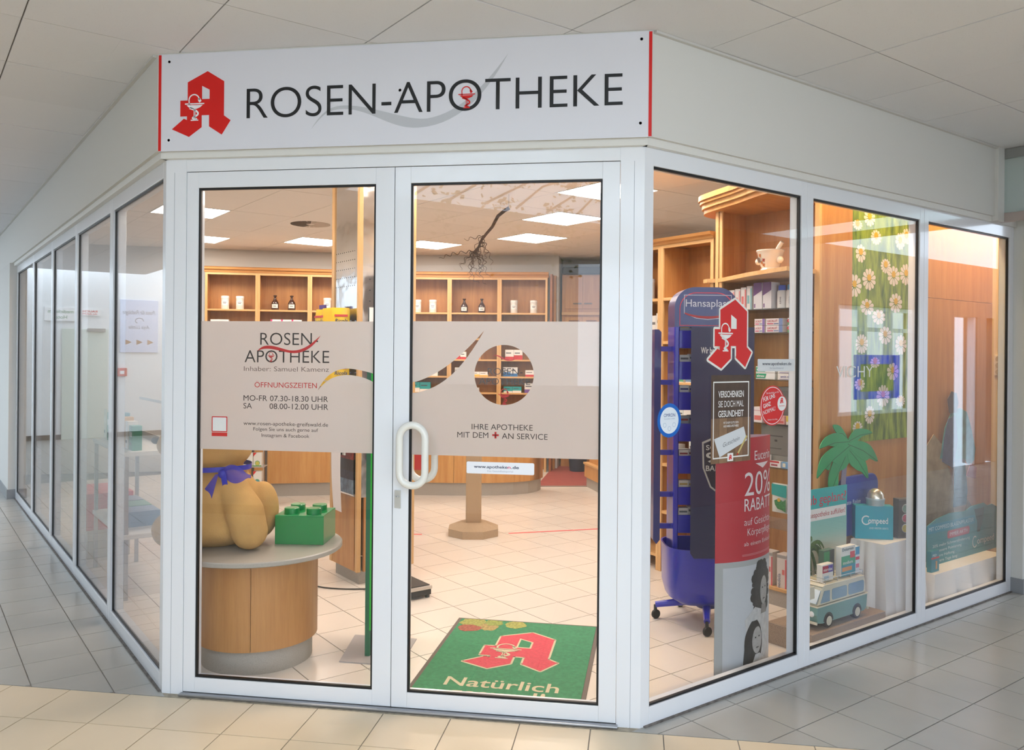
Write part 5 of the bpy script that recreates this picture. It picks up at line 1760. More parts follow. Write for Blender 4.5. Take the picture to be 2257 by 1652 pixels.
# ---- lower shelf bays beyond it
lb = [(2.74, 0.475), (2.755, 0.985), (2.80, 1.48), (2.87, 1.97)]
for k in range(2):
    p, q = UV(*lb[k])[:2], UV(*lb[k + 1])[:2]
    p, q = Vector(q), Vector(p)       # from far to near so that local y points into the shelf
    L = (q - p).length
    t = thing('wall_shelf', 'lower wooden shelf bay %s' % ('next to the tall curved shelf', 'second from the tall curved shelf, behind the door post', 'farthest along the right side, at the door edge')[k], 'shelf', (p.x, p.y, 0), math.atan2(q.y - p.y, q.x - p.x), 'lower shelf bays on the right')
    box('back_panel', BACKW, t, 0.0, L, 0.275, 0.29, 0.0, 2.42)
    box('side_panel', CHERRY, t, 0.002, 0.022, 0.012, 0.275, 0.0, 2.40)
    box('side_panel', CHERRY, t, L - 0.022, L - 0.002, 0.012, 0.275, 0.0, 2.40)
    box('front_edge', BEECH, t, 0.0, 0.028, -0.006, 0.012, 0.0, 2.40, 0.003)
    box('front_edge', BEECH, t, L - 0.028, L, -0.006, 0.012, 0.0, 2.40, 0.003)
    for z in (0.12, 0.45, 0.80, 1.10, 1.40, 1.70, 2.02):
        box('shelf_board', BEECHX, t, 0.022, L - 0.022, 0.0, 0.275, z - 0.022, z, 0.002)
    box('header', BEECHX, t, 0.0, L, -0.004, 0.02, 2.385, 2.41)
    MB().xprism([(0.29, 2.41), (-0.012, 2.41), (-0.018, 2.425), (-0.04, 2.435), (-0.05, 2.455), (0.29, 2.455)], -0.005, L + 0.005).build('cornice', CHERRYX, t)
    for i, (x, z, hh, nm) in enumerate(((0.10, 2.02, 0.16, 'tall'), (0.22, 2.02, 0.14, 'short')) if k == 1 else ()):
        pt = p + (q - p).normalized() * x + Vector((-(q - p).normalized().y, (q - p).normalized().x)) * 0.12
        tt = thing('white_canister', 'white round canister on the top board behind the door post, %s one' % nm, 'canister', (pt.x, pt.y, z), 0)
        MB().lathe([(0.0, 0), (0.05, 0), (0.05, hh), (0.0, hh)], 20).build('body', JARW, tt, smooth=True)
        MB().lathe([(0.0, hh), (0.052, hh), (0.052, hh + 0.025), (0.0, hh + 0.025)], 20).build('lid', PAPER, tt, smooth=True)
    d = (q - p).normalized()
    nn = Vector((-d.y, d.x))
    for z, zn in ((1.70, 'upper'), (1.40, 'middle'), (1.10, 'lower'), (0.80, 'bottom')):
        x = 0.06
        while x < L - 0.10:
            w = rng.uniform(0.05, 0.09)
            c1, c2 = rng.choice([('#ece8e2', '#d05050'), ('#e8e8e8', '#6a90b8'), ('#efe6da', '#c07a40'), ('#dfe6e2', '#50a080')])
            h = rng.uniform(0.10, 0.22)
            pt = p + d * (x + w / 2) + nn * 0.05
            col = {'#ece8e2': 'white and red', '#e8e8e8': 'white and blue', '#efe6da': 'cream and brown', '#dfe6e2': 'white and green'}[c1]
            carton('%s carton, %s board, right shelf bay %s' % (col, zn, ('one', 'two', 'three')[k]), (pt.x, pt.y, z), math.atan2(d.y, d.x), w - 0.003, 0.08, h, c1, [(0, 1, 0.05, 0.3, c2), (0.15, 0.85, 0.65, 0.75, '#777777')], group='right shelf cartons %s %s %d' % (c1.lstrip('#'), zn, k))
            x += w + rng.choice([0, 0, 0.02])

# ---- mortar on the jutting board
MO = mat('#e3d9c8', 0.25, coat=0.4)
mo = thing('mortar', 'flowered porcelain mortar with pestle on the jutting wooden shelf', 'mortar', UV(2.66, -0.045, 2.126), RU)
MB().lathe([(0.0, 0.0), (0.064, 0.0), (0.068, 0.012), (0.055, 0.03), (0.062, 0.05), (0.076, 0.10), (0.083, 0.128), (0.088, 0.135), (0.086, 0.142), (0.078, 0.14), (0.07, 0.10), (0.05, 0.04), (0.0, 0.035)], 32).build('bowl', MO, mo, smooth=True)
for s_ in (-1, 1):
    MB().ball((s_ * 0.080, -0.012, 0.075), 0.022, 0.022, 0.022, 14, 10).build('knob', MO, mo, smooth=True)
MB().tube([(0.0, 0.0, 0.06), (0.075, -0.01, 0.162), (0.095, -0.01, 0.185)], 0.014, 10).build('pestle', MO, mo, smooth=True)
for a, z, c in ((-0.75, 0.115, '#b8642c'), (-0.30, 0.105, '#c2743a'), (0.02, 0.075, '#9a3a2a'), (-0.05, 0.045, '#b06a34'), (-0.62, 0.028, '#a85a30'), (-0.25, 0.060, '#c98a50')):
    prof_r = lambda q: 0.0565 + (q - 0.03) * 0.28 if q > 0.03 else 0.0565 + (0.03 - q) * 0.6
    ring_ = [(a + 0.20 * math.cos(2 * PI * i / 9) * (1.0 if i % 2 else 0.6), z + 0.014 * math.sin(2 * PI * i / 9) * (1.0 if i % 2 else 0.6)) for i in range(9)]
    MB().add([((prof_r(q) + 0.0015) * math.sin(w), -(prof_r(q) + 0.0015) * math.cos(w), q) for w, q in ring_], [tuple(range(9))]).build('flower_print', mat(c, 0.5), mo)
MB().grid(lambda u, v: ((0.0735 + 0.012 * v) * math.sin(-0.75 + 0.5 * u), -(0.0735 + 0.012 * v) * math.cos(-0.75 + 0.5 * u), 0.062 + 0.03 * v), 5, 1).build('script_print', mat('#6a5a50', 0.5), mo)


# ---- packs on the glass shelves, facing -U
def sp(V, z, back=0.0, U=2.745):
    return UV(U + back, V, z)


def shelf_pack(label, Va, Vb, z, h, base, bands=(), words=(), d=0.09, group=None, back=0.0, name='medicine_carton'):
    return carton(label, sp((Va + Vb) / 2, z, back), RU, abs(Va - Vb) - 0.003, d, h, base, bands, words, group, name)


for i, (Va, Vb, h, c) in enumerate(((0.359, 0.300, 0.135, '#e8a0a0'), (0.298, 0.252, 0.140, '#e89a9a'), (0.250, 0.204, 0.148, '#e07a7a'), (0.202, 0.160, 0.155, '#86c0c4'))):
    shelf_pack('slim white carton with %s edge on the top glass shelf, number %s from the left' % ('teal' if i == 3 else 'pink', ('one', 'two', 'three', 'four')[i]), Va, Vb, 1.905, h, '#ebe6e2', [(0.74, 1.0, 0.0, 1.0, c), (0.0, 1.0, 0.9, 1.0, '#d8d4d2'), (0.15, 0.55, 0.25, 0.6, c)])
for i, (Va, Vb) in enumerate(((0.147, 0.078), (0.074, 0.006))):
    t = shelf_pack('white and purple carton on the top glass shelf, %s of the pair' % ('left', 'right')[i], Va, Vb, 1.905, 0.172, '#ece8ea', [(0.06, 0.22, 0.05, 0.2, '#8a6a98')])
    shape('purple_print', [[(-0.033, 0.172), (0.0, 0.172), (0.033, 0.172), (0.033, 0.12), (-0.033, 0.085)]], mat('#6a3f7e', 0.4), t, y=-0.0012, depth=0.0002)
for i, (V, c) in enumerate(((-0.040, '#2a5ad0'), (-0.108, '#4aa0d0'), (-0.182, '#4aa6d4'))):
    t = thing('lotion_bottle', 'white lotion bottle with %s cap on the top glass shelf, %s of three' % (('dark blue', 'light blue', 'light blue')[i], ('left', 'middle', 'right')[i]), 'bottle', sp(V, 1.905, 0.05), RU)
    MB().lathe([(0.0, 0), (0.030, 0), (0.0315, 0.004), (0.0315, 0.108), (0.027, 0.116), (0.0, 0.116)], 24).build('body', PAPER, t, smooth=True)
    MB().lathe([(0.0, 0.116), (0.025, 0.116), (0.025, 0.146), (0.022, 0.150), (0.0, 0.150)], 20).build('cap', mat(c, 0.35), t, smooth=True)
    text('lettering', 'cine', INK, t, 0.012, 0.05, 0.012, -0.0325, w=0.045, rot=PI / 2)
wl = [(0.138, 0.056, 'LACALUT', '#c0506a', '#8a70b0'), (0.049, -0.081, 'LACALUT', '#c0506a', '#7a90c0')]
for i, (Va, Vb, wd, c1, c2) in enumerate(wl):
    for k in range(2):
        shelf_pack('white toothpaste carton with violet end on the second glass shelf, %s stack, %s' % (('left', 'right')[i], ('lower', 'upper')[k]), Va, Vb, 1.750 + k * 0.046, 0.044, '#ece4e2', [(0.78, 1.0, 0.0, 1.0, c2), (0.08, 0.45, 0.15, 0.32, c1), (0.48, 0.76, 0.15, 0.32, '#7a86a8')], [(wd, 0.40, 0.48, 0.014, '#b8343a', 0.6)], name='toothpaste_carton')
for k in range(2):
    t = shelf_pack('red and white toothpaste carton at the right end of the second glass shelf, %s' % ('lower', 'upper')[k], -0.115, -0.25, 1.750 + k * 0.046, 0.044, '#eee8e4', [(0.0, 0.35, 0.0, 0.45, '#5aa060')], (), name='toothpaste_carton')
    shape('red_oval', [circle(-0.02, 0.026, 0.05, 24, 0.017)], mat('#c8202c', 0.4), t, y=-0.0012, depth=0.0002)
    text('lettering', 'Colgate', PAPER, t, -0.02, 0.020, 0.013, -0.0016, w=0.075, weight=0.02)
for k in range(2):
    t = shelf_pack('white toothpaste carton with green flag on the third glass shelf, %s' % ('lower', 'upper')[k], 0.124, -0.026, 1.447 + k * 0.042, 0.040, '#ebeae4', (), (), name='toothpaste_carton')
    shape('green_flag', [[(-0.072, 0.006), (0.0, 0.006), (0.010, 0.036), (-0.072, 0.036)]], mat('#1c9a6c', 0.4), t, y=-0.0008, depth=0.0002)
    text('lettering', 'elmex', PAPER, t, -0.034, 0.014, 0.015, -0.0012, w=0.06, weight=0.02)
    shelf_pack('cream toothpaste carton with violet letters on the third glass shelf, %s' % ('lower', 'upper')[k], -0.044, -0.190, 1.447 + k * 0.042, 0.040, '#ebe6dc', [(0.84, 1.0, 0.4, 1.0, '#e2c23a'), (0.1, 0.85, 0.05, 0.12, '#7a70b0')], [('amin med', 0.47, 0.34, 0.014, '#5a58a0', 0.62)], name='toothpaste_carton')
shelf_pack('grey transparent carton behind the slogan sticker', 0.02, -0.25, 1.163, 0.235, '#7d7a72', [(0.1, 0.9, 0.1, 0.9, '#6a675f')], (), 0.12, back=0.08, name='grey_carton')
shelf_pack('white carton with red print at the left of the fourth glass shelf', 0.14, 0.07, 1.163, 0.10, '#eadfda', [(0.1, 0.9, 0.15, 0.45, '#d86a60'), (0.0, 1.0, 0.75, 0.8, '#d0a0a8')])
shelf_pack('pale red carton in the middle of the fourth glass shelf', 0.03, -0.10, 1.163, 0.052, '#e2a49c', [(0.5, 0.95, 0.15, 0.4, '#d05a54')], d=0.06)
shelf_pack('yellow and white carton at the right of the fourth glass shelf', -0.11, -0.22, 1.163, 0.056, '#ebe6d8', [(0.0, 0.35, 0.35, 1.0, '#e2c84a')], [('PEARLS', 0.6, 0.25, 0.013, '#5a6a9a', 0.55)], d=0.06)
shelf_pack('big grey printed carton on the fifth glass shelf', 0.10, -0.11, 0.960, 0.190, '#77746a', [(0.12, 0.8, 0.62, 0.66, '#4c4a44'), (0.2, 0.3, 0.45, 0.52, '#3c3a36'), (0.5, 0.6, 0.45, 0.52, '#3c3a36'), (0.15, 0.75, 0.2, 0.24, '#5a5850')], (), 0.10, name='grey_carton', back=0.03)
shelf_pack('flat grey tin under the big grey carton', 0.10, -0.19, 0.884, 0.074, '#8a877c', [(0.0, 1.0, 0.0, 0.12, '#2c3248')], (), 0.12, name='grey_carton', back=0.03)
for i, (Va, Vb, h, b, bands) in enumerate(((0.045, 0.012, 0.075, '#e9e2d8', [(0.0, 0.25, 0, 1, '#4a3f86'), (0.25, 1.0, 0.3, 0.6, '#e2c24a')]), (0.008, -0.075, 0.040, '#ece6e2', [(0.0, 0.85, 0.72, 1.0, '#c8383c'), (0.1, 0.7, 0.2, 0.5, '#b05a5e')]), (-0.078, -0.140, 0.040, '#7aa8cc', [(0.15, 0.5, 0.2, 0.8, '#ece4c8')]), (-0.145, -0.21, 0.036, '#ece6e2', [(0.1, 0.4, 0.2, 0.8, '#b04a50')]))):
    shelf_pack('small %s carton at the front of the fifth glass shelf' % ('violet and yellow', 'red topped white', 'light blue', 'white and red')[i], Va, Vb, 0.884, h, b, bands, d=0.025)
# hanging pouch and blister
po = thing('herb_pouch', 'turquoise and green herb pouch hanging in the shelf above the clear tray', 'pouch', sp(-0.074, 0.60, -0.004), RU)
MB().grid(lambda u, v: (-0.058 + 0.116 * u, -0.010 * math.sin(PI * u) * math.sin(PI * v), 0.185 * v), 8, 8).build('pouch_body', mat('#e4e6da', 0.35), po, smooth='all')
box('pouch_back', mat('#d8dccf', 0.4), po, -0.058, 0.058, 0.0, 0.003, 0.0, 0.185)
shape('turquoise_print', [[(-0.055, 0.11), (0.055, 0.10), (0.056, 0.178), (-0.056, 0.180)]], mat('#22a8a0', 0.4), po, y=-0.0115, depth=0.0003)
shape('herb_print', [[(-0.035, 0.075), (0.0, 0.09), (0.03, 0.075), (0.05, 0.09), (0.05, 0.01), (0.02, 0.02), (-0.01, 0.025), (-0.03, 0.05)]], mat('#3f8a48', 0.5, var=0.4, vscale=90), po, y=-0.0118, depth=0.0003)
shape('bloom_print', [circle(0.0, 0.082, 0.012, 16)], mat('#e0b83a', 0.5), po, y=-0.0122, depth=0.0003)
bp_ = thing('blister_pack', 'white blister pack with violet marks hanging at the right of the shelf', 'blister pack', sp(-0.19, 0.575, -0.004), RU)
box('card', mat('#e8e6ea', 0.4), bp_, -0.035, 0.045, 0.0, 0.004, 0.0, 0.165, 0.001)
box('violet_print', mat('#4a3f9a', 0.4), bp_, -0.028, 0.045, -0.0006, 0.0, 0.115, 0.135)
shape('violet_print', [[(-0.033, 0.022), (0.03, 0.024), (0.0, 0.004)]], mat('#4a3f9a', 0.4), bp_, y=-0.0006, depth=0.0003)
for i, (Va, Vb) in enumerate(((0.055, -0.02), (-0.05, -0.125))):
    t = shelf_pack('tall white and red carton on the base board of the tall shelf, %s of two' % ('left', 'right')[i], Va, Vb, 0.121, 0.215, '#e6ddd6', [(0.0, 1.0, 0.88, 0.97, '#a8a49e'), (0.86, 1.0, 0.0, 0.86, '#d8606a'), (0.55, 0.8, 0.4, 0.55, '#e07a74')], (), 0.075)
    text('lettering', 'medela', mat('#6a7a9a', 0.5), t, -0.008, 0.04, 0.022, -0.0016, w=0.10, rot=PI / 2)

# =================================================================== blue plaster rack on casters
NAVY = mat('#1c2370', 0.3, coat=0.3)
BLUE = mat('#2226b0', 0.28, coat=0.3)
rk = thing('plaster_rack', 'tall blue plaster display rack on casters behind the right window', 'display rack', (1.505, 1.511, 0.0), R(9))
HX0, HX1 = -0.225, 0.150
lp = [(HX0, 1.765), (HX1, 1.765), (HX1, 1.88)] + [(HX1 - 0.12 + 0.12 * math.cos(a), 1.88 + 0.12 * math.sin(a)) for a in [PI / 2 * i / 8 for i in range(1, 9)]] + [(HX0 + 0.12 - 0.12 * math.sin(a), 1.88 + 0.12 * math.cos(a)) for a in [PI / 2 * i / 8 for i in range(9)]]
MB().plate(lp, -0.10, 0.10).build('header', NAVY, rk, smooth=True)
lin = [(HX0 + 0.028, 1.772), (HX1 - 0.028, 1.772)] + [(HX1 - 0.125 + 0.097 * math.cos(a), 1.872 + 0.097 * math.sin(a)) for a in [PI / 2 * i / 8 for i in range(9)]] + [(HX0 + 0.125 - 0.097 * math.sin(a), 1.872 + 0.097 * math.cos(a)) for a in [PI / 2 * i / 8 for i in range(9)]]
cx_, cz_ = (HX0 + HX1) / 2, 1.86
lin2 = [(cx_ + (x - cx_) * 0.975, cz_ + (z - cz_) * 0.955) for x, z in lin]
shape('red_line', [lin, lin2], mat('#e0304a', 0.35), rk, y=-0.1005, depth=0.0006)
shape('badge_line', [[(-0.1706, 1.955), (0.1106, 1.955), (0.1106, 1.845), (0.0379, 1.815), (-0.0300, 1.808), (-0.0979, 1.815), (-0.1706, 1.845)], [(-0.1668, 1.951), (0.1068, 1.951), (0.1068, 1.848), (0.0379, 1.819), (-0.0300, 1.812), (-0.0979, 1.819), (-0.1668, 1.848)]], mat('#c9cbe0', 0.4), rk, y=-0.1007, depth=0.0006)
shape('badge_smile', [bez((-0.1668, 1.850), (-0.0882, 1.822), (0.0282, 1.822), (0.1068, 1.850)) + bez((0.1068, 1.842), (0.0282, 1.806), (-0.0882, 1.806), (-0.1668, 1.842))], mat('#b8282c', 0.4), rk, y=-0.1009, depth=0.0006)
text('lettering', 'Hansaplast', mat('#d8d9e8', 0.4), rk, -0.03, 1.885, 0.042, -0.1012, w=0.262, weight=0.004)
for x0 in (HX0, HX1 - 0.03):
    box('upright', BLUE, rk, x0, x0 + 0.03, -0.10, 0.10, 0.40, 1.77, 0.006)
TR = [1.64, 1.455, 1.275, 1.09, 0.90, 0.715, 0.55]
for i, z in enumerate(TR):
    tr = MB().box(HX0 + 0.03, HX1 - 0.03, -0.095, -0.085, z, z + 0.105).box(HX0 + 0.03, HX1 - 0.03, -0.085, 0.09, z, z + 0.008).box(HX0 + 0.03, HX1 - 0.03, 0.082, 0.09, z, z + 0.105)
    tr.build('tray', BLUE, rk, bevel=0.002)
bn = MB()
ring = lambda w, d_, z: [(-0.02 + 0.93 * w * math.copysign(abs(math.cos(a)) ** 0.55, math.cos(a)), d_ * math.copysign(abs(math.sin(a)) ** 0.55, math.sin(a)), z) for a in [2 * PI * i / 40 for i in range(40)]]
prof = [(0.02, 0.02, 0.125), (0.17, 0.13, 0.13), (0.235, 0.18, 0.17), (0.255, 0.20, 0.24), (0.262, 0.205, 0.47), (0.252, 0.195, 0.47), (0.245, 0.19, 0.25), (0.02, 0.02, 0.20)]
vs = []
for w, d_, z in prof:
    vs += ring(w, d_, z)
fs = []
for i in range(len(prof) - 1):
    for k in range(40):
        fs.append((i * 40 + k, i * 40 + (k + 1) % 40, (i + 1) * 40 + (k + 1) % 40, (i + 1) * 40 + k))
bn.add(vs, fs)
bn.build('tub', mat('#262aa8', 0.3, coat=0.3), rk, smooth=True)
shape('tub_badge', [rect(0.13, 0.20, 0.28, 0.36), rect(0.135, 0.195, 0.285, 0.355)], PAPER, rk, y=-0.207, depth=0.0006)
text('lettering', 'H', PAPER, rk, 0.165, 0.305, 0.03, -0.2075)
legs = [(-0.062, -0.272), (-0.298, 0.045), (0.26, -0.08), (0.20, 0.24), (-0.10, 0.28)]
MB().lathe([(0.0, 0.09), (0.06, 0.09), (0.07, 0.12), (0.05, 0.16), (0.0, 0.16)], 18).build('hub', NAVY, rk, smooth=True)
for lx, ly in legs:
    L = math.hypot(lx, ly)
    a = math.atan2(ly, lx)
    MB().tube([(0.03 * math.cos(a), 0.03 * math.sin(a), 0.13), (0.12 * math.cos(a), 0.12 * math.sin(a), 0.115), (L * math.cos(a), L * math.sin(a), 0.086)], 0.030, 8, taper=0.62).build('star_leg', BLUE, rk, smooth=True)
    cs = MB().lathe([(0.0, 0.0), (0.026, 0.0), (0.028, 0.003), (0.028, 0.015), (0.026, 0.018), (0.0, 0.018)], 20).build('caster', BLACK, rk, loc=(lx, ly + 0.012, 0.028), smooth=True)
    cs.rotation_euler = (PI / 2, 0, 0.4)
    MB().tube([(lx, ly, 0.05), (lx, ly, 0.085)], 0.010, 8).build('caster_stem', BLACK, rk)
# left wing panel with arms
MB().plate([(-0.335, 0.50), (-0.315, 0.475), (-0.295, 0.50), (-0.295, 1.735), (-0.31, 1.75), (-0.335, 1.75)], -0.06, 0.06).build('wing', NAVY, rk)
for z in (1.62, 1.42, 1.0, 0.75, 0.56):
    box('arm', BLUE, rk, -0.30, HX0, -0.02, 0.0, z, z + 0.03)
for i, z in enumerate(TR):
    nm = ('top', 'second', 'third', 'fourth', 'fifth', 'sixth', 'lowest')[i]
    for k in range(5):
        w = 0.058
        x = HX0 + 0.036 + k * 0.060
        c1 = rng.choice(['#dcd8d6', '#cfd4d8', '#e2dcd2', '#8c94a0'])
        M9 = Matrix.Rotation(R(9), 3, 'Z')
        carton('plaster pack standing in the %s tray of the blue rack' % nm, Vector((1.505, 1.511, 0)) + M9 @ Vector((x + w / 2, -0.078 + 0.02 * (k % 2), z + 0.009)), R(9), w, 0.05, 0.125 + 0.02 * rng.random(), c1, [(0.1, 0.9, 0.80, 0.88, rng.choice(['#8a2a30', '#2a3a80', '#50555c', '#c0a050']))], group='plaster packs in the %s tray' % nm, name='plaster_pack')
# navy cardboard panel in front
nv = thing('cardboard_panel', 'dark navy cardboard panel with shield standing in front of the blue rack', 'poster', (1.392, 1.275, 0.0), R(9))
MB().plate([(0.0, 0.46), (0.02, 0.43), (0.36, 0.43), (0.36, 1.762), (-0.005, 1.762)], -0.004, 0.0).build('board', mat('#23264e', 0.4), nv)
for x_ in (0.03, 0.16):
    box('clip', STEEL, nv, x_, x_ + 0.02, 0.0, 0.125, 1.70, 1.72)
text('lettering', 'Wir be', PAPER, nv, 0.052, 1.61, 0.035, -0.0045, w=0.075, align='L', weight=0.012)
text('lettering', 'd', PAPER, nv, 0.205, 1.61, 0.032, -0.0045, align='L', weight=0.012)
sh_l = [(0.062, 1.10), (0.20, 1.16), (0.34, 1.10), (0.335, 0.95), (0.29, 0.84), (0.20, 0.77), (0.11, 0.84), (0.067, 0.95)]
shape('shield_line', [sh_l, [(0.20 + (x - 0.20) * 0.93, 0.96 + (z - 0.96) * 0.94) for x, z in sh_l]], mat('#b8b8b4', 0.4), nv, y=-0.0045, depth=0.0006)
shape('shield_field', [[(0.20 + (x - 0.20) * 0.90, 0.96 + (z - 0.96) * 0.92) for x, z in sh_l]], mat('#14172e', 0.4), nv, y=-0.0045, depth=0.0004)
for s_, z, h in (('SCHÜTZT', 1.055, 0.028), ('99%', 0.985, 0.055), ('BAKTERIEN', 0.935, 0.03)):
    text('lettering', s_, mat('#c9c9c6', 0.4), nv, 0.085, z, h, -0.0056, w=0.22, align='L', weight=0.014)

# =================================================================== oval cardboard column
EW, EB = 0.43, 0.05
eu = thing('cardboard_column', 'oval cardboard column, red above and black-and-white photo below, behind the right window', 'display column', UV(1.445, -0.628), RZ)
ey = lambda X: -EB * (1 - ((X - EW / 2) / (EW / 2)) ** 2)
wrapE = lambda X, Y, Z: (X, ey(min(max(X, 0), EW)) + Y, Z)


def curved(z0, z1, m, nm, x0=0.0, x1=EW, off=0.0):
    MB().grid(lambda u, v: (x0 + (x1 - x0) * u, ey(x0 + (x1 - x0) * u) + off, z0 + (z1 - z0) * v), 24, 1).build(nm, m, eu, smooth='all')


EZ = 0.578
curved(EZ, 1.19, mat('#b92734', 0.4), 'red_sheet')
curved(0.0, EZ, mat('#a9acab', 0.45), 'photo_sheet')
MB().grid(lambda u, v: (EW * u, -ey(EW * u) * 1.5 + 0.001, 1.19 * v), 24, 1).build('rear_sheet', mat('#d9d6da', 0.5), eu, smooth='all')
MB().prism([(EW * i / 24, ey(EW * i / 24)) for i in range(25)] + [(EW * (1 - i / 24), -ey(EW * (1 - i / 24)) * 1.5) for i in range(1, 24)], 0.0, 0.004).build('base_sheet', mat('#d9d6da', 0.5), eu)
curved(0.03, EZ - 0.028, mat('#c3c7cb', 0.45, var=0.08, vscale=3), 'photo_print', 0.04, EW - 0.002, -0.0008)


def et(s_, x, z, h, w, weight=0.0, m=None):
    # subdivide by letters so that the print follows the curve
    return text('lettering', s_, m or mat('#e9dfe0', 0.45), eu, x - 0.03, z, h, -0.0014, w=min(w * 1.12, EW - 0.002 - x + 0.03), align='L', weight=weight, wrap=wrapE)


et('Eucerin', 0.265, 1.075, 0.046, 0.155, 0.004)
shape('white_chevron', [[(0.245, 1.058), (0.385, 1.058), (0.315, 1.030)]], mat('#e9dfe0', 0.45), eu, y=-0.0014, depth=0.0003, wrap=wrapE)
et('20%', 0.192, 0.900, 0.115, 0.235, -0.002)
et('RABATT', 0.192, 0.823, 0.062, 0.235, 0.0)
et('auf Gesichts-', 0.192, 0.752, 0.036, 0.235, -0.01)
et('Körperpflege', 0.215, 0.700, 0.036, 0.21, -0.01)
et('ab einem Einkauf', 0.192, 0.650, 0.020, 0.235, -0.008)
for z in (0.606, 0.600):
    curved(z, z + 0.002, mat('#d89aa0', 0.5), 'small_print', 0.15, 0.43, -0.0012)
G = lambda c: mat(c, 0.5, var=0.15, vscale=40)
rq = random.Random(9)


def blob(cx, cz, rx, rz_, n=26, rough=0.12):
    n = n * 2 if rough > 0.05 else n
    return [(cx + rx * (1 + rq.uniform(-rough, rough)) * math.cos(2 * PI * i / n), cz + rz_ * (1 + rq.uniform(-rough, rough)) * math.sin(2 * PI * i / n)) for i in range(n)]


def ph(loops, c, lay, nm='photo_shape'):
    shape(nm, loops, G(c), eu, x=-0.03, y=-0.0012 - 0.0003 * lay, depth=0.0002, wrap=wrapE)


ph([blob(0.345, 0.415, 0.078, 0.130, 44, 0.10)], '#3c3c3b', 1)
for a_ in range(26):
    ph([circle(0.345 + 0.082 * math.cos(a_ * 0.2417), 0.415 + 0.134 * math.sin(a_ * 0.2417), 0.013 + 0.006 * (a_ % 3), 10)], '#353534', 1.2, 'curl_print')                       # curly hair
ph([[(0.20, 0.28), (0.28, 0.335), (0.38, 0.30), (0.425, 0.20), (0.425, 0.06), (0.24, 0.06)]], '#c9c9c7', 2)  # upper shirt
ph([blob(0.368, 0.405, 0.040, 0.072, 24, 0.02)], '#a9a6a2', 3)                      # upper face
ph([[(0.345, 0.335), (0.395, 0.335), (0.405, 0.285), (0.335, 0.290)]], '#8f8c88', 3)
for x, z in ((0.353, 0.42), (0.385, 0.42)):
    ph([circle(x, z, 0.007, 12, 0.004)], '#2c2c2c', 4)
ph([circle(0.371, 0.362, 0.013, 14, 0.004)], '#5a5553', 4)
ph([blob(0.275, 0.150, 0.075, 0.120, 30, 0.03)], '#2a2a2a', 4)                       # lower hair
ph([[(0.19, 0.06), (0.20, 0.14), (0.25, 0.18), (0.25, 0.06)]], '#343434', 4)
ph([blob(0.300, 0.165, 0.043, 0.068, 24, 0.02)], '#b4b1ad', 5)                      # lower face
for x, z in ((0.285, 0.180), (0.318, 0.182)):
    ph([circle(x, z, 0.007, 12, 0.004)], '#2c2c2c', 6)
ph([circle(0.303, 0.128, 0.014, 14, 0.004)], '#5a5553', 6)
ph([[(0.255, 0.045), (0.285, 0.095), (0.325, 0.095), (0.38, 0.06), (0.38, 0.034), (0.25, 0.034)]], '#d2d2d0', 5)

# =================================================================== window displays on the right
DW = wood('#b5793f', '#d29a5a', 0.7)
dv = -0.35
pw = thing('wall_display', 'wooden back wall of the window display', None, (0, 0, 0), RZ, kind='structure')
box('panel', DW, pw, 3.053, 4.037, dv, dv + 0.02, 2.02, CEIL)
box('panel', DW, pw, 3.053, 4.037, dv, dv + 0.02, 0.0, 2.017)
box('panel', DW, pw, 4.040, 5.03, dv, dv + 0.02, 2.02, CEIL)
box('panel', DW, pw, 4.040, 5.03, dv, dv + 0.02, 0.0, 2.017)
box('panel', CHERRY, pw, 2.70, 3.05, dv - 0.022, dv + 0.02, 2.66, CEIL)
box('panel', BLACK, pw, 3.05, 5.03, dv + 0.02, dv + 0.03, 0.0, CEIL)
box('panel', WALLW, pw, 3.05, 6.65, dv + 0.03, dv + 0.05, 0.0, CEIL)
ew = tag(MB().box(5.03, 5.09, -WV + 0.08, dv, 0.0, CEIL).build('wall_niche', mat('#e8d5a8', 0.7), None, rz=RZ), 'cream side wall at the end of the window display', kind='structure')

# downlights in the display ceiling
for i, u in enumerate((2.55, 3.35, 4.15, 4.75)):
    t = thing('downlight', 'small round downlight above the window display, %s from the door' % ('first', 'second', 'third', 'fourth')[i], 'light', UV(u, -0.56, CEIL - 0.001), RZ, 'downlights of the window display')
    MB().lathe([(0.035, 0.0), (0.05, 0.0), (0.05, -0.006), (0.035, -0.008)], 20).build('ring', STEEL, t, smooth=True)
    MB().cyl(0, 0, -0.004, -0.001, 0.035, 20).build('bulb', lamp_mat('downlight_bulb', (1.0, 0.70, 0.36), 30.0), t)
    ld = bpy.data.lights.new('bulb_light', 'SPOT')
    ld.energy = 58
    ld.color = (1.0, 0.68, 0.34)
    ld.spot_size = R(120)
    ld.spot_blend = 0.6
    ld.shadow_soft_size = 0.035
    lo = bpy.data.objects.new('bulb_light', ld)
    COL.objects.link(lo)
    lo.parent = t
    lo.location = (0, 0, -0.012)

# ---- chamomile poster
cp = thing('flower_poster', 'tall green poster of white chamomile flowers on the wooden wall', 'poster', UV(3.055, dv - 0.002), RZ)
PWD, PZ0, PZ1 = 0.735, 1.05, 2.80


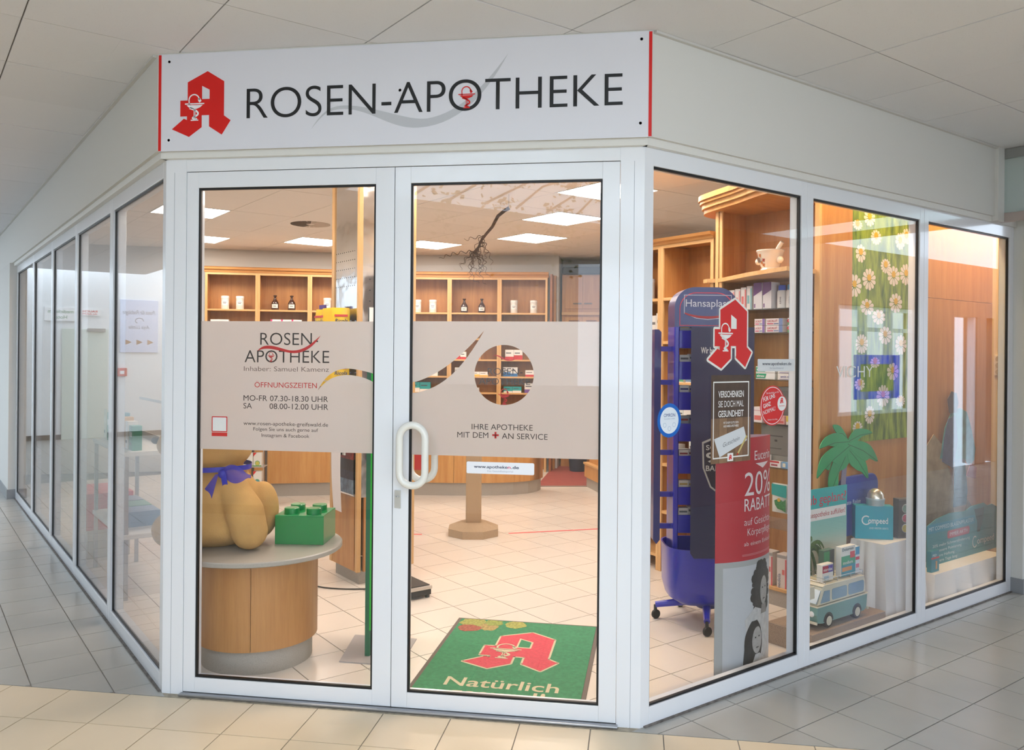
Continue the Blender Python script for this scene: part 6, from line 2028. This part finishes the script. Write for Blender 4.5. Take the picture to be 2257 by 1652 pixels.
def grass_mat():
    m, nt, b = _new('grass_print')
    tc = nt.nodes.new('ShaderNodeTexCoord')
    mp = nt.nodes.new('ShaderNodeMapping')
    mp.inputs['Scale'].default_value = (26, 1, 5)
    mp.inputs['Rotation'].default_value = (0, 0.25, 0)
    nt.links.new(tc.outputs['Object'], mp.inputs['Vector'])
    n = nt.nodes.new('ShaderNodeTexNoise')
    n.inputs['Scale'].default_value = 1.0
    n.inputs['Detail'].default_value = 5
    nt.links.new(mp.outputs[0], n.inputs['Vector'])
    cr = nt.nodes.new('ShaderNodeValToRGB')
    cr.color_ramp.elements[0].position = 0.35
    cr.color_ramp.elements[0].color = srgb('#3f6a2a')
    cr.color_ramp.elements[1].position = 0.68
    cr.color_ramp.elements[1].color = srgb('#a6bf4a')
    nt.links.new(n.outputs[0], cr.inputs[0])
    nt.links.new(cr.outputs[0], b.inputs['Base Color'])
    b.inputs['Roughness'].default_value = 0.5
    return m


box('sheet', grass_mat(), cp, 0.0, PWD, -0.002, 0.0, PZ0, PZ1)
rf = random.Random(21)
PET = mat('#f0e6dc', 0.5)
YOL = mat('#e2b52a', 0.5)
spots = [(0.12, 2.62), (0.30, 2.70), (0.45, 2.60), (0.62, 2.66), (0.08, 2.44), (0.22, 2.50), (0.60, 2.38), (0.68, 2.42), (0.30, 2.38), (0.12, 2.26), (0.42, 2.20), (0.22, 2.10), (0.52, 2.14), (0.68, 2.16), (0.55, 1.96), (0.20, 1.92), (0.34, 1.86), (0.05, 2.05), (0.42, 1.74), (0.14, 1.68), (0.62, 1.68), (0.30, 1.56), (0.52, 1.50), (0.12, 1.42), (0.40, 1.34), (0.62, 1.30), (0.24, 1.22), (0.10, 1.14)]
for cx, cz in spots:
    n = rf.randint(9, 13)
    r_ = rf.uniform(0.055, 0.085)
    a0 = rf.uniform(0, 6)
    sq = rf.uniform(0.55, 1.0)
    mbp = MB()
    for i in range(n):
        a = a0 + 2 * PI * i / n
        da = 0.9 * PI / n
        pts = []
        for q_, t_ in ((0.25, 0.40), (0.55, 0.95), (0.80, 0.95), (0.94, 0.70), (1.0, 0.25)):
            pts.append((q_, da * t_))
        poly = [(cx + q_ * r_ * math.cos(a + w_), -0.0025, cz + q_ * r_ * sq * math.sin(a + w_)) for q_, w_ in pts] + [(cx + q_ * r_ * math.cos(a - w_), -0.0025, cz + q_ * r_ * sq * math.sin(a - w_)) for q_, w_ in reversed(pts)]
        poly = [(min(max(x, 0.001), PWD - 0.001), y, z) for x, y, z in poly]
        mbp.add(poly, [tuple(range(10))])
    fl_ = mbp.build('flower_print', PET, cp)
    shape('flower_eye', [circle(cx, cz + 0.012, 0.024, 16, 0.022)], YOL, fl_, y=-0.003, depth=0.0004)
    st_ = stroke(bez((cx, cz - 0.02), (cx + rf.uniform(-0.03, 0.03), cz - 0.12), (cx + rf.uniform(-0.05, 0.05), cz - 0.2), (min(max(cx + rf.uniform(-0.08, 0.08), 0.01), PWD - 0.01), max(PZ0 + 0.01, cz - 0.34)), 6), 0.006, 0.004)
    shape('stem_print', [st_], mat('#86a83c', 0.5), fl_, y=-0.0022, depth=0.0002)


# ---- cloth covered pedestals
def drape(name, label, u0, u1, v0, v1, zt, zb=0.012, fold=0.055, seed=1, nf=11):
    t = thing(name, label, 'covered table', UV((u0 + u1) / 2, (v0 + v1) / 2), RZ)
    hw, hd = (u1 - u0) / 2, (v1 - v0) / 2
    per = []
    n = 24
    for (ax, ay, bx_, by_) in ((-hw, -hd, hw, -hd), (hw, -hd, hw, hd), (hw, hd, -hw, hd), (-hw, hd, -hw, -hd)):
        for i in range(n):
            per.append((ax + (bx_ - ax) * i / n, ay + (by_ - ay) * i / n))
    rd = random.Random(seed)
    phs = [rd.uniform(0, 6) for _ in range(3)]
    N = len(per)
    rows = 9
    vs, fs = [], []
    for j in range(rows):
        q = j / (rows - 1)
        for i, (x, y) in enumerate(per):
            a = 2 * PI * i / N
            f = fold * q ** 0.8 * (0.15 + 0.85 * abs(math.sin(nf * 0.5 * a + phs[0] + 0.9 * math.sin(3 * a + phs[1]))))
            d = math.hypot(x / hw, y / hd)
            nx, ny = x / hw / max(d, 1e-3), y / hd / max(d, 1e-3)
            vs.append((x + nx * f, y + ny * f, zt + 0.004 - (zt + 0.004 - zb) * q))
    for j in range(rows - 1):
        for i in range(N):
            fs.append((j * N + i, j * N + (i + 1) % N, (j + 1) * N + (i + 1) % N, (j + 1) * N + i))
    fs.append(tuple(reversed(range(N))))
    mb = MB().add(vs, fs)
    mb.build('cloth', mat('#efece8', 0.75), t, smooth=True)
    box('table_box', mat('#cfc9c0', 0.7), t, -hw + 0.01, hw - 0.01, -hd + 0.01, hd - 0.01, 0.0, zt - 0.006)
    return t


drape('covered_table', 'white cloth covered table carrying the turquoise box in the palm display', 2.975, 3.395, -0.640, -0.425, 0.468, seed=3)
drape('covered_table', 'low white cloth covered table in the last right window', 3.52, 4.50, -0.672, -0.475, 0.212, seed=5, nf=13)

# ---- stone look slab with the camper van
sb_ = thing('stone_slab', 'brown grey stone slab under the model camper van', 'plinth', (0, 0, 0), RZ)
box('slab', speckle('#9c8878', '#6d5c50', 0.8, 300, 0.5, 0.5), sb_, 2.13, 2.86, -0.715, -0.43, 0.0, 0.116, 0.004)

VT = mat('#6f9a94', 0.35)
VC = mat('#d9d3bd', 0.4)
VG = mat('#7f9db0', 0.15)
van = thing('camper_van', 'vintage turquoise and cream model camper van on the stone slab', 'model van', UV(2.215, -0.690, 0.116), RZ)
Lv, Wv = 0.495, 0.165
MB().plate([(0.012, 0.035), (0.05, 0.028), (0.46, 0.028), (0.487, 0.045), (0.495, 0.115), (0.490, 0.128), (0.004, 0.128), (0.0, 0.08)], 0.0, Wv).build('lower_body', VT, van, bevel=0.006)
MB().plate([(0.008, 0.128), (0.488, 0.128), (0.478, 0.215), (0.462, 0.228), (0.080, 0.232), (0.058, 0.220), (0.025, 0.140)], 0.006, Wv - 0.006).build('upper_body', VC, van, bevel=0.006)
MB().plate([(0.052, 0.226), (0.07, 0.236), (0.46, 0.232), (0.470, 0.222)], 0.003, Wv - 0.003).build('roof_edge', VC, van, bevel=0.003)
for nm, pts in (('side_window', [(0.038, 0.140), (0.124, 0.140), (0.124, 0.200), (0.072, 0.202)]), ('side_window', rrect(0.146, 0.290, 0.142, 0.203, 0.012)), ('side_window', rrect(0.308, 0.462, 0.142, 0.205, 0.012))):
    for y0 in (0.0035, Wv - 0.0055):
        MB().plate(pts, y0, y0 + 0.003).build(nm, VG, van)
MB().plate([(0.0, 0.121), (0.496, 0.121), (0.496, 0.128), (0.0, 0.128)], -0.002, Wv + 0.002).build('trim_line', VC, van)
for x in (0.105, 0.385):
    for y in (-0.004, Wv - 0.026):
        wh = MB().lathe([(0.0, 0.0), (0.034, 0.0), (0.038, 0.004), (0.038, 0.026), (0.034, 0.030), (0.0, 0.030)], 24).build('wheel', BLACK, van, loc=(x, y + 0.03, 0.038), smooth=True)
        wh.rotation_euler = (PI / 2, 0, 0)
        hub = MB().lathe([(0.0, 0.0335), (0.012, 0.034), (0.020, 0.031), (0.026, 0.0312), (0.0, 0.030)], 20).build('hub_cap', VC, wh, smooth=True)
    MB().plate([(x + 0.046 * math.cos(a), 0.038 + 0.046 * math.sin(a)) for a in [PI * i / 12 for i in range(13)]] + [(x - 0.038 + 0.076 * i / 6, 0.036) for i in range(1, 6)], -0.001, 0.003).build('wheel_arch', mat('#3c4442', 0.6), van)
for y0, y1 in ((0.012, 0.078), (0.087, 0.153)):
    MB().add([(0.010, y0, 0.138), (0.010, y1, 0.138), (0.052, y1, 0.205), (0.052, y0, 0.205), (0.006, y0, 0.140), (0.006, y1, 0.140), (0.048, y1, 0.207), (0.048, y0, 0.207)], [(0, 1, 2, 3), (7, 6, 5, 4), (0, 4, 5, 1), (1, 5, 6, 2), (2, 6, 7, 3), (3, 7, 4, 0)]).build('windscreen', VG, van)
for y in (0.035, 0.13):
    MB().ball((0.0, y, 0.082), 0.006, 0.016, 0.016, 12, 8).build('headlight', PAPER, van, smooth=True)
MB().box(-0.012, -0.002, -0.004, Wv + 0.004, 0.032, 0.046).build('bumper', VC, van, bevel=0.002)
MB().box(0.49, 0.502, -0.004, Wv + 0.004, 0.032, 0.046).build('bumper', VC, van, bevel=0.002)
MB().tube([(0.09, 0.012, 0.262), (0.46, 0.012, 0.258), (0.46, Wv - 0.012, 0.258), (0.09, Wv - 0.012, 0.262)], 0.002, 6, closed=True).build('roof_rack', STEEL, van)
for x in (0.09, 0.21, 0.34, 0.46):
    MB().tube([(x, 0.012, 0.232), (x, 0.012, 0.262)], 0.002, 6).build('rack_post', STEEL, van)
    MB().tube([(x, 0.012, 0.240), (x, Wv - 0.012, 0.240)], 0.0018, 6).build('rack_bar', STEEL, van)
MB().plate(rrect(-0.055, 0.005, 0.17, 0.235, 0.004) , 0.02, 0.024).build('mirror_frame', VC, van)


def vanbox(label, x0, x1, y, z, h, base, bands, words=(), d=0.035):
    p = UV(2.215, -0.690, 0.116) + Matrix.Rotation(RZ, 3, 'Z') @ Vector(((x0 + x1) / 2, y, z))
    return carton(label, p, RZ, x1 - x0, d, h, base, bands, words)


vanbox('white carton with red and violet name panel on the roof of the camper van', 0.09, 0.195, 0.030, 0.2425, 0.092, '#e6e2da', [(0.03, 0.97, 0.50, 0.92, '#b0304a'), (0.55, 0.97, 0.50, 0.92, '#5a4aa0'), (0.15, 0.6, 0.05, 0.3, '#a8c0d0')], [('microlax', 0.5, 0.60, 0.017, '#efece8', 0.8)])
vanbox('dark green upright carton on the roof of the camper van', 0.175, 0.275, 0.075, 0.2425, 0.150, '#4f6a58', [(0.0, 0.55, 0.4, 0.95, '#4a9060'), (0.55, 1.0, 0.0, 1.0, '#50504e')])
vanbox('green, white and teal carton with red dot on the roof of the camper van', 0.275, 0.415, 0.030, 0.2425, 0.165, '#e6e4dc', [(0.0, 1.0, 0.0, 0.38, '#2a8fa0'), (0.0, 1.0, 0.38, 0.68, '#3aa070'), (0.05, 0.75, 0.16, 0.30, '#d88a3a'), (0.62, 0.95, 0.58, 0.80, '#d84a48')], [('Dolormin', 0.45, 0.86, 0.016, '#3a5a66', 0.8), ('modium', 0.45, 0.40, 0.018, '#e6e4dc', 0.7)])
vanbox('slim blue and red carton at the rear of the van roof', 0.418, 0.458, 0.030, 0.2425, 0.150, '#dfe6ea', [(0.0, 1.0, 0.7, 1.0, '#4aa0c8'), (0.0, 1.0, 0.50, 0.62, '#d84a5a'), (0.1, 0.9, 0.2, 0.35, '#d87a8a')])

# ---- beach board behind the van
hb = thing('beach_board', 'turquoise beach scene board with red holiday lettering behind the camper van', 'display board', UV(2.33, -0.425), RZ)
HBW = 0.585


def beach_mat():
    m, nt, b = _new('beach_print')
    tc = nt.nodes.new('ShaderNodeTexCoord')
    sx_ = nt.nodes.new('ShaderNodeSeparateXYZ')
    nt.links.new(tc.outputs['Object'], sx_.inputs[0])
    cr = nt.nodes.new('ShaderNodeValToRGB')
    e_ = cr.color_ramp.elements
    e_[0].position, e_[0].color = 0.12, srgb('#a9957c')
    e_[1].position, e_[1].color = 0.80, srgb('#57b9bd')
    for p_, c_ in ((0.30, '#d9cfb4'), (0.44, '#dcd9c2'), (0.55, '#9fd0c4')):
        q_ = e_.new(p_)
        q_.color = srgb(c_)
    nt.links.new(sx_.outputs['Z'], cr.inputs[0])
    nt.links.new(cr.outputs[0], b.inputs['Base Color'])
    b.inputs['Roughness'].default_value = 0.45
    return m


box('board', beach_mat(), hb, 0.0, HBW, -0.005, 0.0, 0.02, 0.812)
box('edge', PAPER, hb, -0.004, 0.0, -0.005, 0.0, 0.02, 0.812)
box('foot', mat('#b9b2a4', 0.7), hb, 0.05, HBW - 0.05, -0.012, 0.010, 0.0, 0.02)
shape('white_band', [rect(0.0, 0.575, 0.625, 0.695)], PAPER, hb, y=-0.0054, depth=0.0003)
shape('blue_band', [rect(0.0, HBW, 0.695, 0.812)], mat('#2fb3b4', 0.45), hb, y=-0.0054, depth=0.0003)
text('lettering', 'Urlaub geplant?', mat('#d0304a', 0.45), hb, 0.03, 0.722, 0.055, -0.0060, w=0.545, align='L', weight=0.004)
text('lettering', 'Jetzt Reiseapotheke auffüllen!', mat('#c0404a', 0.45), hb, 0.05, 0.645, 0.030, -0.0060, w=0.515, align='L')
rp_ = random.Random(4)
for i in range(16):
    a = rp_.uniform(-0.6, PI + 0.6) if i % 2 else rp_.uniform(-1.8, 0.4)
    r_ = rp_.uniform(0.10, 0.17)
    c0 = (0.19, 0.46)
    pts = bez(c0, (c0[0] + 0.5 * r_ * math.cos(a), c0[1] + 0.5 * r_ * math.sin(a) + 0.04), (c0[0] + 0.8 * r_ * math.cos(a), c0[1] + 0.8 * r_ * math.sin(a)), (c0[0] + r_ * math.cos(a), c0[1] + r_ * math.sin(a) - 0.06), 7)
    shape('palm_print', [stroke(pts, 0.03, 0.004)], mat(rp_.choice(['#4a7040', '#5f8048', '#3f5f3a']), 0.6, var=0.3, vscale=60), hb, y=-0.0058 - 0.0001 * i, depth=0.0002)
shape('trunk_print', [stroke(bez((0.19, 0.46), (0.17, 0.36), (0.17, 0.25), (0.20, 0.12)), 0.022, 0.03)], mat('#8a6a4c', 0.6), hb, y=-0.0057, depth=0.0002)

# ---- palm cut-out
pc = thing('palm_cutout', 'flat green palm tree cut-out standing in the second right window', 'cut-out', UV(2.95, -0.408, 0.47), RZ)
PG = mat('#23a266', 0.4, var=0.12, vscale=6)
PGD = mat('#0d5a3a', 0.45)
kx = 1.0
fronds = [[(0.0, 0.62), (-0.08, 0.70), (-0.16, 0.71), (-0.12, 0.66), (-0.06, 0.62), (-0.01, 0.585)],
          [(0.02, 0.60), (-0.10, 0.66), (-0.24, 0.64), (-0.30, 0.575), (-0.22, 0.59), (-0.10, 0.57), (0.0, 0.555)],
          [(0.02, 0.575), (-0.12, 0.585), (-0.28, 0.52), (-0.325, 0.40), (-0.25, 0.45), (-0.20, 0.44), (-0.17, 0.49), (-0.10, 0.47), (0.0, 0.53)],
          [(0.02, 0.56), (-0.12, 0.52), (-0.20, 0.40), (-0.19, 0.285), (-0.14, 0.34), (-0.10, 0.34), (-0.09, 0.42), (-0.02, 0.44), (0.06, 0.52)],
          [(0.0, 0.56), (0.09, 0.55), (0.20, 0.47), (0.235, 0.355), (0.16, 0.40), (0.10, 0.42), (0.02, 0.47)],
          [(0.0, 0.585), (0.12, 0.60), (0.26, 0.56), (0.345, 0.455), (0.25, 0.48), (0.20, 0.47), (0.10, 0.51)],
          [(0.0, 0.60), (0.08, 0.67), (0.20, 0.67), (0.28, 0.64), (0.16, 0.625), (0.06, 0.575)]]
def round_loop(P, n=3):
    out = []
    m_ = len(P)
    for i in range(m_):
        p0, p1, p2, p3 = P[i - 1], P[i], P[(i + 1) % m_], P[(i + 2) % m_]
        for k in range(n):
            t_ = k / n
            out.append(tuple(0.5 * ((2 * b) + (-a + c) * t_ + (2 * a - 5 * b + 4 * c - d) * t_ * t_ + (-a + 3 * b - 3 * c + d) * t_ ** 3) for a, b, c, d in zip(p0, p1, p2, p3)))
    return out


for i, f in enumerate(fronds):
    f0, f = f, round_loop(f)
    mb = MB().plate(f if sum(f[k][0] * f[(k + 1) % len(f)][1] - f[(k + 1) % len(f)][0] * f[k][1] for k in range(len(f))) > 0 else f[::-1], -0.004 - 0.001 * (i % 3), -0.001 * (i % 3))
    fo_ = mb.build('frond', PG, pc)
    shape('frond_line', [stroke([f0[0], ((f0[0][0] + f0[3][0]) / 2, (f0[0][1] + f0[3][1]) / 2 + 0.015), f0[3]], 0.003)], PGD, fo_, y=-0.0045 - 0.001 * (i % 3), depth=0.0003)
MB().plate(stroke(bez((0.0, 0.56), (-0.035, 0.42), (-0.06, 0.25), (-0.07, -0.465)), 0.045, 0.06)[::-1], 0.0, 0.004).build('trunk', mat('#8d8aa0', 0.5), pc)

# ---- things on the covered table
tq = carton('turquoise plaster display box on the white covered table', (2.540, 1.806, 0.472), R(1), 0.224, 0.07, 0.205, '#1fa3ba', [], [('ompeed', 0.60, 0.47, 0.036, '#e9eff0', 0.52), ('UND WEITER GEHTS', 0.62, 0.30, 0.011, '#bfe0e6', 0.5)], name='plaster_box')
shape('logo_ring', [stroke([(-0.048 + 0.024 * math.cos(a), 0.115 + 0.026 * math.sin(a)) for a in [R(50) + R(270) * i / 16 for i in range(17)]], 0.007)], mat('#e9eff0', 0.4), tq, y=-0.0014, depth=0.0003)
dbx = carton('dark box with round coloured fruit badges on the covered table', UV(3.262, -0.615, 0.472), RZ - 0.35, 0.10, 0.05, 0.245, '#5d5854', [(0.0, 1.0, 0.96, 1.0, '#8a847c')], [], name='badge_box')
for z, c in ((0.185, '#8fb0a0'), (0.125, '#d86a80'), (0.062, '#c8b84a')):
    shape('badge', [circle(0.0, z, 0.027, 24)], PAPER, dbx, y=-0.0010, depth=0.0003)
    shape('badge_fill', [circle(0.0, z - 0.002, 0.023, 24)], mat(c, 0.5, var=0.3, vscale=60), dbx, y=-0.0014, depth=0.0003)
dm_ = thing('dome_lamp', 'small silver dome lamp on top of the turquoise box', 'lamp', (2.555, 1.842, 0.677))
MB().lathe([(0.0, 0.0), (0.052, 0.0), (0.054, 0.03), (0.056, 0.034), (0.056, 0.042), (0.054, 0.046), (0.0, 0.046)], 28).build('base', mat('#b9c8cc', 0.3, metal=0.4), dm_, smooth=True)
MB().lathe([(0.052, 0.046), (0.049, 0.068), (0.038, 0.088), (0.02, 0.101), (0.0, 0.105)], 28).build('dome', mat('#d6cfbd', 0.15, metal=0.7), dm_, smooth=True)
bb_ = thing('blue_bag', 'rounded blue fabric bag behind the turquoise box', 'bag', UV(3.15, -0.372, 0.472), RZ)
MB().plate(rrect(-0.24, 0.20, 0.0, 0.375, 0.07, 6), -0.015, 0.015).build('bag_body', mat('#3650a8', 0.6, var=0.1), bb_, bevel=0.008, segs=3)
text('lettering', 'Private Reise', mat('#c8d0e8', 0.5), bb_, -0.12, 0.20, 0.026, -0.0156, w=0.22, weight=0.012)

# ---- teal discs beside the mullion
for z, u, lb in ((1.570, 3.44, 'round teal sign hanging half behind the last right mullion'), (0.800, 3.48, 'round teal sign low behind the last right mullion')):
    t = thing('round_sign', lb, 'sign', UV(u, -0.60 if z > 1 else -0.575, z), RZ)
    r_ = 0.155 if z > 1 else 0.15
    MB().lathe([(0.0, -0.003), (r_ * 0.6, -0.003), (r_ * 0.6, 0.003), (0.0, 0.003)], 40).build('disc', mat('#3aa0a2', 0.4), t, smooth=True).rotation_euler = (PI / 2, 0, 0)
    text('lettering', 'd', PAPER, t, 0.05, -0.012, 0.035, -0.0035)
    MB().tube([(0.0, 0.0, r_ * 0.58), (0.0, 0.0, CEIL - z)], 0.0012, 5).build('thread', mat('#cccccc', 0.5), t)

# ---- hiking board, cut-out and pack in the last window
cb_ = thing('plaster_board', 'wide teal plaster advertising board with hiker photo in the last right window', 'display board', UV(3.66, -0.545, 0.216), RZ)
CBW, CBH = 1.0, 0.30
TEAL = mat('#3f8d92', 0.45, var=0.12, vscale=5)
MB().plate([(0.0, 0.0), (CBW, -0.0), (CBW, 0.30), (0.93, 0.325), (0.86, 0.32), (0.80, 0.345), (0.62, 0.34), (0.52, 0.315), (0.30, 0.325), (0.12, 0.305), (0.0, 0.27)], -0.006, 0.0).build('board', TEAL, cb_)
shape('banner', [rrect(0.0, 0.665, 0.215, 0.275, 0.012)], mat('#1f8ea6', 0.4), cb_, y=-0.0064, depth=0.0004)
text('lettering', 'MIT COMPEED BLASENPFLASTER', mat('#cfe6e8', 0.45), cb_, 0.02, 0.232, 0.026, -0.0072, w=0.625, align='L', weight=0.006)
shape('banner_red', [rrect(0.27, 0.585, 0.155, 0.208, 0.018)], mat('#c84a58', 0.4), cb_, y=-0.0066, depth=0.0004)
text('lettering', 'IMMER AKTIV', mat('#f0dcdc', 0.45), cb_, 0.43, 0.170, 0.024, -0.0074, w=0.26, weight=0.008)
for i, s_ in enumerate(('20% mehr Schmerzlinderung', '2x bessere Polsterung', 'bessere Haftung', 'mehrere Tage lang')):
    text('lettering', s_, mat('#cfe2e2', 0.45), cb_, 0.07, 0.118 - i * 0.034, 0.018, -0.0068, w=(0.52, 0.40, 0.30, 0.34)[i], align='L', weight=0.006)
text('lettering', 'ompeed', PAPER, cb_, 0.70, 0.065, 0.045, -0.0070, w=0.26, align='L', weight=0.0)
shape('logo_ring', [stroke([(0.665 + 0.032 * math.cos(a), 0.085 + 0.038 * math.sin(a)) for a in [R(50) + R(270) * i / 16 for i in range(17)]], 0.008)], PAPER, cb_, y=-0.0070, depth=0.0003)
shape('boots_print', [[(0.655, 0.315), (0.80, 0.315), (0.79, 0.24), (0.74, 0.15), (0.70, 0.15), (0.70, 0.22)]], mat('#2d4a46', 0.5), cb_, y=-0.0066, depth=0.0003)
pk = carton('small teal pack at the left end of the hiking board', UV(3.60, -0.635, 0.216), RZ, 0.10, 0.03, 0.135, '#2a8a98', [(0.0, 1.0, 0.62, 0.70, '#d84a48'), (0.55, 0.75, 0.12, 0.5, '#d8a878')], [('PED', 0.4, 0.74, 0.014, '#e0eef0', 0.5)], name='plaster_box')

hk = thing('hiker_cutout', 'tall cardboard cut-out of a hiker on rocks in the last right window', 'cut-out', UV(4.28, -0.395, 0.0), RZ)
ROCK = mat('#9c8c6e', 0.7, var=0.35, vscale=9)
MB().plate([(-0.62, 0.0), (0.42, 0.0), (0.40, 0.45), (0.26, 0.56), (0.16, 0.78), (0.06, 0.66), (-0.12, 0.98), (-0.24, 1.06), (-0.34, 0.98), (-0.46, 0.72), (-0.60, 0.58)], -0.004, 0.0).build('rock_board', ROCK, hk)
MB().plate([(-0.02, 0.90), (0.06, 0.86), (0.20, 0.86), (0.30, 0.80), (0.36, 0.84), (0.38, 0.92), (0.30, 1.10), (0.24, 1.20), (0.14, 1.23), (0.02, 1.22), (-0.08, 1.10), (-0.15, 0.88)], -0.006, -0.002).build('jacket_print', mat('#3f8f96', 0.5, var=0.3, vscale=12), hk)
MB().plate([(-0.12, 0.86), (0.04, 0.80), (0.10, 1.00), (0.06, 1.18), (-0.04, 1.16), (-0.10, 1.02)], -0.008, -0.004).build('backpack_print', mat('#44648a', 0.5, var=0.2, vscale=12), hk)
MB().plate([(-0.02, 1.20), (0.08, 1.20), (0.11, 1.27), (0.08, 1.34), (0.01, 1.355), (-0.05, 1.30)], -0.007, -0.003).build('hair_print', mat('#2c3440', 0.6), hk)
MB().plate([(0.05, 0.52), (0.24, 0.52), (0.26, 0.62), (0.21, 0.86), (0.07, 0.86)], -0.007, -0.003).build('trousers_print', mat('#5f8aa8', 0.5, var=0.2, vscale=12), hk)
MB().plate([(0.24, 0.73), (0.38, 0.70), (0.40, 0.78), (0.30, 0.82)], -0.008, -0.004).build('glove_print', mat('#b05a64', 0.5), hk)
MB().plate([(0.09, 0.36), (0.15, 0.36), (0.24, 0.52), (0.05, 0.52)], -0.0065, -0.0025).build('leg_print', mat('#c8b098', 0.5), hk)
box('stand_strut', mat('#b9b2a4', 0.7), hk, -0.05, 0.05, 0.0, 0.04, 0.0, 0.5)

# ---- socket strip on the cream wall
sk = thing('socket_strip', 'white strip of three power sockets on the cream niche wall', 'sockets', UV(5.03, -0.405, 1.46), RU)
box('plate', mat('#ece2c8', 0.4), sk, -0.030, 0.030, -0.018, 0.0, 0.0, 0.16, 0.004)
for z in (0.03, 0.08, 0.13):
    MB().lathe([(0.0, 0.0), (0.017, 0.0), (0.020, 0.002), (0.020, 0.004), (0.0, 0.004)], 20).build('socket', mat('#b8a98a', 0.5), sk, loc=(0, -0.0185, z)).rotation_euler = (PI / 2, 0, 0)
MB().tube([(0.0, -0.008, 0.0), (0.004, -0.01, -0.3), (-0.01, -0.012, -0.8), (0.01, -0.01, -1.42)], 0.004, 6).build('cable', mat('#d8cba8', 0.5), sk)

# =================================================================== labels: look-alikes told apart by their place
ORD = ['leftmost', 'second from left', 'third from left', 'fourth from left', 'fifth from left', 'sixth from left', 'seventh from left', 'eighth from left', 'ninth from left', 'tenth from left']
bpy.context.view_layer.update()
same = {}
for o in COL.objects:
    if o.parent is None and o.get('label') and o.get('category'):
        same.setdefault(o['label'], []).append(o)
for lab, lst in same.items():
    if len(lst) > 1:
        lst.sort(key=lambda o: (pix(o.matrix_world.translation) or (0, 0))[0])
        for k, o in enumerate(lst):
            o['label'] = lab + ', ' + (ORD[k] if k < len(ORD) else 'far right')
